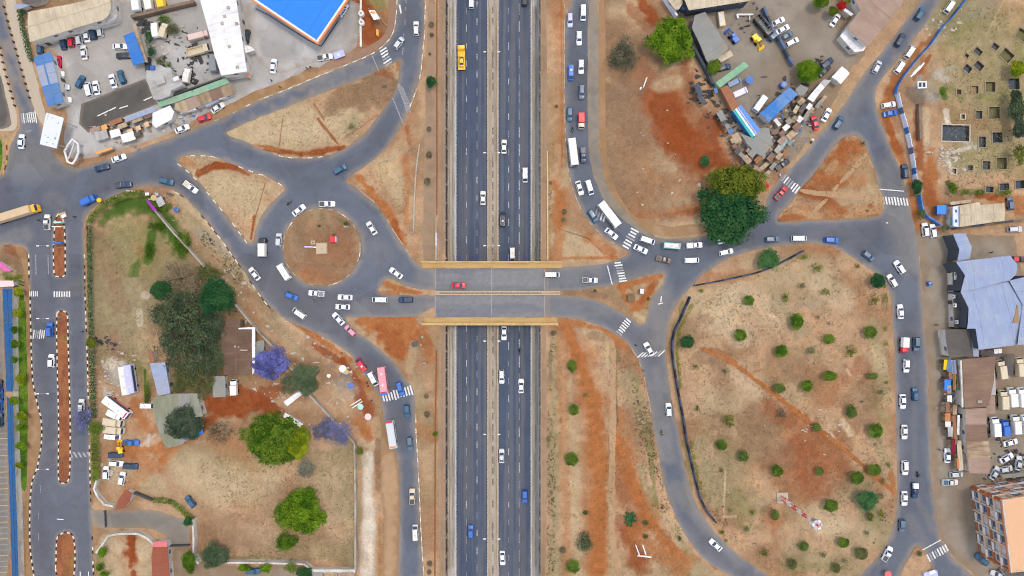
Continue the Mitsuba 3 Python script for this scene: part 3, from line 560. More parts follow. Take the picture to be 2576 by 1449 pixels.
flat('kerb_sand', (.42, .36, .29)); tex('lawn', leafy((.05, .115, .014), (.10, .175, .022), 4.0))

# --- the bridge
k = struct('bridge', ply(bx(WX - .2, EX + .2, P(0, 819)[1] + .3, P(0, 657)[1] - .3, -1.5, -.05)), 'concrete')
for y0, y1 in ((675.5, 731.5), (742.5, 797.5)):
    part(k, 'deck', sheet(Polygon(PL([(1095, y0), (1370, y0), (1370, y1), (1095, y1)])), .045, keep=Polygon(PL([(900, y0 - 6), (1600, y0 - 6), (1600, y1 + 6), (900, y1 + 6)]))), 'deck_asphalt')
    for x in (1095, 1236, 1370):
        part(k, 'expansion_joint', ply(bx(P(x, 0)[0] - .1, P(x, 0)[0] + .1, P(0, y1)[1], P(0, y0)[1], .03, .06)), 'road_joint')
def beam(name, x0, x1, y0, y1, z0, z1, b_, seg=9.0):
    a, b = P(x0, 0)[0], P(x1, 0)[0]; n = int((b - a) / seg)
    for i in range(n):
        part(k, name, ply(bx(a + i * (b - a) / n + .02, a + (i + 1) * (b - a) / n - .02, P(0, y1)[1], P(0, y0)[1], z0, z1)), b_)
beam('walkway_slab', 1062, 1413, 661.5, 674.5, -.2, .24, 'parapet', 18)
beam('parapet', 1058, 1414, 657, 661.3, -1.6, .95, 'parapet_yellow')
beam('walkway_slab', 1068, 1402, 799, 811.5, -.2, .24, 'parapet', 18)
beam('parapet', 1060, 1404, 811.7, 818, -1.6, .95, 'parapet_yellow')
beam('median_kerb', 1095, 1409, 732, 736, -.2, .30, 'kerb_tan')
beam('median_kerb', 1095, 1409, 738.5, 742.3, -.2, .30, 'kerb_tan')
beam('median_gap', 1095, 1380, 736.2, 738.3, -.2, .06, 'dark_metal', 30)
tex('parapet_yellow', stained((.47, .335, .16), (.36, .26, .15), .5, .5, 12))
for i in range(5):
    part(k, 'pier_column', CYL, 'concrete', T().translate([hx(1240), P(0, 672 + i * 33)[1], ZH]).scale([.6, .6, 5.6]))

# --- road paint and kerb stones
def zebra(p0, p1, v, n, b_='road_white', fill=.52, z=.042):
    k = numbered('zebra_crossing'); labels[k] = {'kind': 'structure'}
    a, b, v = P(*p0), P(*p1), np.array([v[0], -v[1]]) * S
    d = (b - a) / max(n - 1, 1)
    for i in range(n):
        c = a + d * i; h = d * fill / 2; w = v * (.5 + .05 * rng.standard_normal())
        part(k, 'stripe', ply(prism([c - h - w, c + h - w, c + h + w, c - h + w], z - .01, z)), b_ if rng.random() > .25 else 'road_worn')


for a in [((55,298),(90,294),(4,27),8), ((964,125),(977,161),(17,-11),6), ((1006,216),(1027,277),(15,13),9,'road_worn'), ((1500,534),(1520,549),(-6,19),4), ((1597,579),(1574,621),(18,10),7), ((1554,661),(1568,707),(18,-2),8), ((1581,806),(1558,838),(13,11),7),
          ((1611,893),(1664,889),(15,-14),7), ((1972,448),(2006,478),(13,-17),7), ((2222,504),(2282,508),(4,20),9), ((75,739),(94,739),(0,15),5), ((137,740),(175,740),(0,15),7), ((85,841),(111,841),(-3,22),6), ((965,1002),(1035,981),(6,22),11), ((2336,1404),(2381,1378),(9,18),8), ((178,1144),(224,1144),(8,14),5,'road_worn')]:
    zebra(*a)
k = numbered('road_marking'); labels[k] = {'kind': 'structure'}
for x0, y0, x1, y1, w in [(937,141,953,180,.25),(988,247,1013,309,.25),(1000,214,1025,284,.2),(1013,219,1032,268,.2),(2212,476,2274,481,.3),(1528,668,1540,716,.3),(2318,1385,2367,1358,.3),(90,640,91,692,.22),(121,642,122,690,.22),(1021,0,1022,10,.2),(1021,18,1021,28,.2),(1019,50,1019,62,.2),(1016,84,1015,96,.2),(1014,120,1013,138,.22),(1005,12,1009,34,.5),(245,292,292,270,.35),(300,273,322,266,.35),(101,1220,102,1240,.15),(97,1290,97,1305,.15),(96,1340,97,1360,.15),(361,253,382,244,.4),(1662,760,1664,745,.35),(1655,765,1668,762,.35),(1378,690,1379,720,.12),(66,332,80,328,.2),(88,290,60,268,.01),(2228,560,2234,561,.3),(143,1306,160,1307,.3),(202,1438,202,1460,.3),(223,1438,223,1460,.3)]:
    a, b = P(x0, y0), P(x1, y1); d = b - a; l = np.linalg.norm(d)
    part(k, 'painted_line', UNIT, 'road_worn' if w < .3 else 'road_white', boxtw((a + b) / 2, (l, w, .012), math.degrees(math.atan2(d[1], d[0])), .036))


def kerb(pts, closed=False, step=1.15, colors=('kerb_white', 'kerb_black'), w=.32, h=.24, drop=0.0, z=0.0):
    k = numbered('kerb'); labels[k] = {'kind': 'structure'}
    for i, (c, a, l) in enumerate(along(pts, step, closed)):
        if rng.random() < drop: continue
        part(k, 'kerb_stone', UNIT, colors[i % len(colors)], boxtw(c + rng.standard_normal(2) * .03, (l * .93, w, h * (.9 + .2 * rng.random())), a + rng.normal() * 1.5, z))


for m_ in ('med1', 'med2', 'med3'):
    kerb(list(isl[m_].exterior.simplify(.15).coords)[:-1], True)
kerb(list(isl['round'].exterior.coords)[:-1], True, 1.6, ('kerb_tan', 'kerb_white', 'kerb_tan', 'kerb_brown'), .26, .34, .3)
flat('kerb_brown', (.22, .16, .11))
for pts, dp in [([(76,737),(80,900),(83,962),(90,995),(98,1030),(105,1052),(106,1112),(100,1150),(93,1182),(80,1212),(76,1262),(75,1375),(85,1437),(86,1460)], 0), ([(73,640),(74,700)], 0), ([(213,640),(214,724),(216,775),(222,950),(226,1137),(229,1262)], .35), ([(232,1340),(236,1455)], .3)]:
    kerb(PL(chaikin(pts, 1, False)), False, 1.15, drop=dp)
for pts, dp, cols in [([(440,484),(462,494),(500,534),(537,577),(575,629),(612,682),(637,719),(659,751),(681,776)], .25, ('kerb_white', 'kerb_black')),
                      ([(447,412),(475,432),(512,472),(550,519),(587,564),(622,612)], .15, ('kerb_white', 'kerb_brown')), ([(600,419),(644,436),(669,443),(706,464),(721,475)], .4, ('kerb_white', 'kerb_tan')),
                      ([(452,395),(500,391),(537,394),(580,410)], .1, ('kerb_white', 'kerb_tan')), ([(676,383),(719,397),(769,399),(819,394),(860,379)], .45, ('kerb_white', 'kerb_tan')),
                      ([(480,328),(520,313),(580,288),(651,252),(700,234)], .5, ('kerb_white', 'kerb_tan')), ([(700,234),(731,222),(794,195),(856,170),(936,137),(969,112),(989,88),(996,50),(999,0)], 0, ('kerb_white', 'kerb_sand')),
                      ([(1070,0),(1068,90),(1064,125),(1059,187),(1044,237),(1031,270)], .1, ('kerb_sand', 'kerb_white')), ([(1420,0),(1420,300),(1425,387),(1430,437),(1443,482),(1463,532),(1488,567),(1525,602),(1558,620)], 0, ('kerb_sand', 'concrete')),
                      ([(894,470),(906,480),(939,505),(966,537),(994,587),(1011,612),(1034,647)], .1, ('kerb_sand', 'kerb_tan')), ([(1588,877),(1605,902),(1618,937),(1628,987),(1638,1037)], .1, ('kerb_sand', 'concrete')), ([(1046,1040),(1046,1087),(1050,1137),(1054,1212),(1059,1337),(1066,1449)], 0, ('kerb_sand', 'kerb_white')),
                      ([(16,352),(19,380),(17,410),(8,440)], 0, ('kerb_yellow', 'kerb_black'))]:
    kerb(PL(chaikin(pts, 1, False)), False, 1.6, cols, drop=min(.55, dp + .15), w=.26, h=.2)
ORD = ['uppermost', 'second', 'third', 'fourth', 'fifth', 'sixth', 'seventh', 'eighth', 'ninth', 'tenth', 'eleventh', 'twelfth', 'thirteenth', 'fourteenth', 'fifteenth', 'sixteenth']
nE = len(along(PL([(10,10),(28,80),(42,125),(59,187),(79,255)]), 2.3))
for pts in ([(10,10),(28,80),(42,125),(59,187),(79,255)], [(0,112),(13,175),(34,250),(42,275)]):
    for c, a, l in along(PL(pts), 2.3):
        nb = used.get('bollard', 0)
        b = L(numbered('bollard'), f'short dark bollard beside the upper side road, {"east" if nb < nE else "west"} row, {ORD[(nb if nb < nE else nb - nE)]} from the top', 'bollard', 'bollards along the upper side road')
        put(b, CYL, 'kerb_black', T().translate([*c, 0.05]).scale([.28, .28, .8]))
# pipes and low ridges along the verges
for nm, pts, b_, r in [('pipe', [(1056,362),(1046,430),(1042,520),(1040,592)], 'concrete', .22), ('pipe', [(1099,0),(1099,540)], 'rust', .18), ('pipe', [(1098,880),(1095,1100),(1094,1449)], 'rust', .18), ('pipe', [(1377,380),(1378,655)], 'tan_cloth', .2)]:
    k = L(numbered(nm), 'long ' + {'concrete': 'pale concrete edging running along the verge beside the north slip road', 'rust': 'rusty edging strip along the brown verge', 'tan_cloth': 'tan edging strip above the motorway wall'}[b_] + {0: '', 540: ' north of the bridge', 1449: ' south of the bridge', 592: '', 655: ' north of the bridge'}[pts[-1][1]], 'edging')
    put(k, ply(M(*[bx(-l / 2, l / 2, -r, r, 0, r * 1.4).apply_transform(trimesh.transformations.translation_matrix((*c, .02)) @ trimesh.transformations.rotation_matrix(math.radians(a), (0, 0, 1))) for c, a, l in along(PL(pts), 6)])), b_)

# ------------------------------------------------------------------ vehicles
def loft(st, ch=.10):
    R = []
    for x, hw, zb, zt in st:
        c = min(ch, (zt - zb) / 3)
        R.append([(x, -hw + .06, zb), (x, -hw, zb + c), (x, -hw, zt - c), (x, -hw + c * 1.5, zt), (x, hw - c * 1.5, zt), (x, hw, zt - c), (x, hw, zb + c), (x, hw - .06, zb)])
    V = np.array(R).reshape(-1, 3); n = len(st); F = []
    for i in range(n - 1):
        for j in range(8):
            a, b = i * 8 + j, i * 8 + (j + 1) % 8
            F += [[a, a + 8, b + 8], [a, b + 8, b]]
    for o, s in ((0, 1), ((n - 1) * 8, -1)):
        F += [[o, o + j, o + j + 1][::s] for j in range(1, 7)]
    m = trimesh.Trimesh(V, F, process=False); m.fix_normals(); return m


def pane(a, b, c, d, inset=.1, t=.035):
    q = np.array([a, b, c, d], float); m = q.mean(0)
    q = m + (q - m) * (1 - inset)
    n = np.cross(q[1] - q[0], q[3] - q[0]); n /= np.linalg.norm(n)
    return hull(np.vstack([q - n * t, q + n * t]))


def wheels(xs, hw, r=.33):
    return [trimesh.creation.cylinder(r, .24, sections=14, transform=trimesh.transformations.translation_matrix((x, s * (hw - .10), r)) @ trimesh.transformations.rotation_matrix(math.pi / 2, (1, 0, 0))) for x in xs for s in (-1, 1)]


KIND = {}
def car_kind(name, body, cab, roof, wx, ch=.10, extra=()):
    """cab = (x rear, x front, half width, z); roof the same: the glass house stands between"""
    x0, x1, w, z = cab; u0, u1, v, y = roof
    rc = [(u0 + .08, u0 + .08), (u1 - .08, u1 - .08)]
    house = hull(rect(x0, x1, w, z - .05) + rect(u0, u1, v, y - .05) + rect(u0 + .1, u1 - .1, v - .1, y))
    P_ = [('body', M(loft(body, ch), house), None, 40)]
    P_.append(('windscreen', pane((x1, -w, z), (x1, w, z), (u1, v, y - .05), (u1, -v, y - .05)), 'glass_dark', False))
    P_.append(('rear_window', pane((x0, w, z), (x0, -w, z), (u0, -v, y - .05), (u0, v, y - .05), .14), 'glass_dark', False))
    for s in (-1, 1):
        P_.append(('side_window', pane((x0 + .15, s * w, z), (x1 - .15, s * w, z), (u1, s * v, y - .05), (u0, s * v, y - .05), .16), 'glass_dark', False))
    xf, xr = body[-1][0], body[0][0]
    for s in (-1, 1):
        P_.append(('headlight', bx(xf - .22, xf - .03, s * (body[-1][1] - .12) - .14, s * (body[-1][1] - .12) + .14, body[-1][3] - .16, body[-1][3] + .015), 'lamp_glass', False))
    P_ += [('wheel', m, 'rubber', 40) for m in wheels(wx, body[len(body) // 2][1])]
    P_ += list(extra)
    KIND[name] = [(n, ply(m, smooth=sm), b) for n, m, b, sm in P_]


car_kind('sedan', [(-2.25,.70,.32,.80),(-2.12,.82,.22,.93),(-1.3,.88,.2,.99),(.95,.89,.2,.98),(1.75,.86,.22,.87),(2.12,.78,.25,.74),(2.25,.66,.32,.62)], (-1.78, 1.08, .80, .95), (-1.10, .28, .62, 1.45), (-1.35, 1.4))
car_kind('hatchback', [(-2.02,.74,.32,.85),(-1.92,.82,.22,1.0),(-1.2,.86,.2,1.0),(.95,.87,.2,.98),(1.65,.84,.22,.88),(1.98,.76,.25,.76),(2.1,.62,.32,.64)], (-1.98, 1.1, .79, .96), (-1.66, .34, .63, 1.5), (-1.25, 1.3))
car_kind('estate', [(-2.3,.76,.32,.85),(-2.2,.84,.22,1.0),(-1.2,.88,.2,1.0),(.95,.89,.2,.99),(1.75,.86,.22,.88),(2.12,.78,.25,.76),(2.25,.64,.32,.64)], (-2.25, 1.1, .81, .96), (-2.0, .30, .65, 1.5), (-1.35, 1.4))
car_kind('suv', [(-2.3,.80,.36,.95),(-2.2,.88,.28,1.1),(-1.2,.93,.25,1.12),(.95,.94,.25,1.12),(1.8,.91,.28,1.02),(2.18,.84,.3,.9),(2.3,.70,.36,.75)], (-2.26, 1.15, .86, 1.08), (-2.02, .45, .70, 1.75), (-1.4, 1.42), extra=[('roof_rail', bx(-1.7, .2, -.66, -.61, 1.74, 1.79), 'dark_metal', False), ('roof_rail', bx(-1.7, .2, .61, .66, 1.74, 1.79), 'dark_metal', False)])
car_kind('van', [(-2.4,.78,.32,1.0),(-2.34,.84,.25,1.1),(-1.2,.86,.22,1.1),(1.4,.87,.22,1.1),(2.0,.84,.24,1.0),(2.3,.78,.26,.85),(2.38,.68,.32,.7)], (-2.38, 2.05, .83, 1.02), (-2.28, 1.22, .74, 1.98), (-1.4, 1.45), extra=[('roof_hatch', bx(-.9, -.3, -.3, .3, 1.97, 2.03), 'paint_silver', False)])
car_kind('pickup', [(-2.55,.84,.40,1.05),(-2.5,.90,.30,1.12),(-.75,.91,.28,1.12),(.95,.92,.25,1.1),(1.9,.90,.28,1.02),(2.4,.82,.3,.9),(2.52,.70,.36,.75)], (-.75, 1.25, .85, 1.06), (-.5, .5, .68, 1.72), (-1.5, 1.55), extra=[('load_bed', bx(-2.42, -.85, -.74, .74, .8, 1.128), 'dark_metal', False)])
car_kind('canopy_pickup', [(-2.6,.84,.40,1.05),(-2.52,.90,.30,1.12),(-.75,.91,.28,1.12),(.95,.92,.25,1.1),(1.9,.90,.28,1.02),(2.4,.82,.3,.9),(2.52,.70,.36,.75)], (-.75, 1.25, .85, 1.06), (-.5, .5, .68, 1.72), (-1.5, 1.55), extra=[('canopy', hull(rect(-2.56, -.82, .86, 1.1) + rect(-2.45, -.84, .72, 1.74)), None, False)])


def truck_kind(name, Lg, w, h, cab_h=2.3, cargo='box'):
    hw = w / 2; f = Lg / 2; cl = 1.75
    cab = loft([(f - cl,hw*.96,.5,cab_h),(f - .55,hw*.96,.5,cab_h),(f - .2,hw*.93,.5,cab_h*.72),(f,hw*.86,.5,1.25)], .14)
    P_ = [('cab', cab, 'CAB', 40), ('windscreen', pane((f - .18, -hw * .9, cab_h * .72), (f - .18, hw * .9, cab_h * .72), (f - .55, hw * .88, cab_h), (f - .55, -hw * .88, cab_h), .08, .03), 'glass_dark', False),
          ('chassis', bx(-f + .1, f - .3, -hw * .6, hw * .6, .45, .85), 'dark_metal', False)]
    x0, x1 = -f, f - cl - .12
    if cargo == 'box':
        P_.append(('cargo_box', M(hull(rect(x0, x1, hw, .95) + rect(x0, x1, hw, h - .12) + rect(x0 + .1, x1 - .1, hw - .12, h))), None, False))
        P_ += [('roof_rib', bx(x, x + .07, -hw + .14, hw - .14, h - .01, h + .035), None, False) for x in np.linspace(x0 + .5, x1 - .5, max(2, int(Lg / 1.4)))]
    elif cargo == 'open':
        P_.append(('load_bed', M(bx(x0, x1, -hw, hw, .9, 1.05), bx(x0, x1, -hw, -hw + .12, 1.05, h), bx(x0, x1, hw - .12, hw, 1.05, h), bx(x0, x0 + .12, -hw + .12, hw - .12, 1.05, h), bx(x1 - .12, x1, -hw + .12, hw - .12, 1.05, h)), None, False))
        P_ += [('cross_bar', bx(x, x + .1, -hw + .12, hw - .12, h - .15, h - .03), None, False) for x in np.linspace(x0 + 1, x1 - 1, 3)]
    elif cargo == 'flat':
        P_.append(('flatbed', M(bx(x0, x1, -hw, hw, .9, 1.06), bx(x1 - .2, x1, -hw, hw, 1.06, 1.9)), None, False))
    P_ += [('wheel', m, 'rubber', 40) for m in wheels((-f + .9, -f + 1.9, f - .9) if Lg > 7 else (-f + 1.2, f - .9), hw, .45)]
    KIND[name] = [(n, ply(m, smooth=sm), b) for n, m, b, sm in P_]


truck_kind('truck', 6.0, 2.2, 3.0); truck_kind('small_truck', 5.0, 1.95, 2.6, 2.1); truck_kind('long_truck', 14.5, 2.5, 3.7, 2.9); truck_kind('open_truck', 7.6, 2.4, 2.2, 2.5, 'open'); truck_kind('tow_truck', 8.2, 2.4, 2.2, 2.4, 'flat')


def bus_kind(name, Lg, w, h):
    hw, f = w / 2, Lg / 2
    body = hull(rect(-f, f - .1, hw, .45) + rect(-f, f, hw, 1.3) + rect(-f, f - .18, hw, h - .25) + rect(-f + .12, f - .4, hw - .2, h))
    P_ = [('body', body, None, 30), ('windscreen', pane((f, -hw, 1.4), (f, hw, 1.4), (f - .2, hw, h - .2), (f - .2, -hw, h - .2), .08), 'glass_dark', False), ('rear_window', bx(-f - .02, -f + .05, -hw * .8, hw * .8, 1.5, h - .5), 'glass_dark', False),
          ('front_band', hull(rect(f - .95, f - .5, hw - .22, h + .02) + rect(f - .95, f - .5, hw - .22, h - .2)), 'BAND', False)]
    for s in (-1, 1): P_.append(('side_window', bx(-f + .4, f - .7, s * hw - .02, s * hw + .02, 1.4, h - .5), 'glass_dark', False))
    P_ += [('roof_hatch', bx(x - .35, x + .35, -.35, .35, h - .02, h + .08), 'paint_silver', False) for x in (-f * .5, f * .3)]
    P_ += [('wheel', m, 'rubber', 40) for m in wheels((-f * .55, f * .6), hw, .45)]
    KIND[name] = [(n, ply(m, smooth=sm), b) for n, m, b, sm in P_]


bus_kind('bus', 8.8, 2.45, 3.1); bus_kind('minibus', 5.6, 2.0, 2.5); bus_kind('coach', 9.4, 2.5, 3.2)
TITLE = {'sedan': 'parked_car', 'canopy_pickup': 'pickup', 'small_truck': 'truck', 'open_truck': 'truck', 'long_truck': 'truck'}
CATS = {'sedan': 'car', 'hatchback': 'car', 'estate': 'car', 'suv': 'car', 'canopy_pickup': 'pickup', 'small_truck': 'truck', 'long_truck': 'truck', 'open_truck': 'truck', 'tow_truck': 'truck', 'coach': 'bus'}


def vehicle(kind, paint, x, y, deg, label, z0=0.0, second=None, band=None, scale=1.0, pos=None):
    cat = CATS.get(kind, kind)
    k = L(numbered({'car': kind if kind in ('suv', 'hatchback') else ('estate_car' if kind == 'estate' else 'sedan_car'), 'pickup': 'pickup', 'truck': kind, 'bus': kind, 'van': 'van', 'minibus': 'minibus'}[cat]), label, cat)
    c = P(x, y, z0 + .7) if pos is None else pos
    tw = T().translate([float(c[0]), float(c[1]), float(z0)]).rotate([0, 0, 1], float(deg)).scale(float(scale))
    for n, shp, b in KIND[kind]:
        b = {'CAB': 'paint_' + (second or paint), 'BAND': 'paint_' + (band or paint), None: 'paint_' + paint}.get(b, b)
        if kind in ('pickup', 'canopy_pickup') and n in ('load_bed', 'canopy') and second: b = 'paint_' + second
        part(k, n, shp, b, tw)
    return k


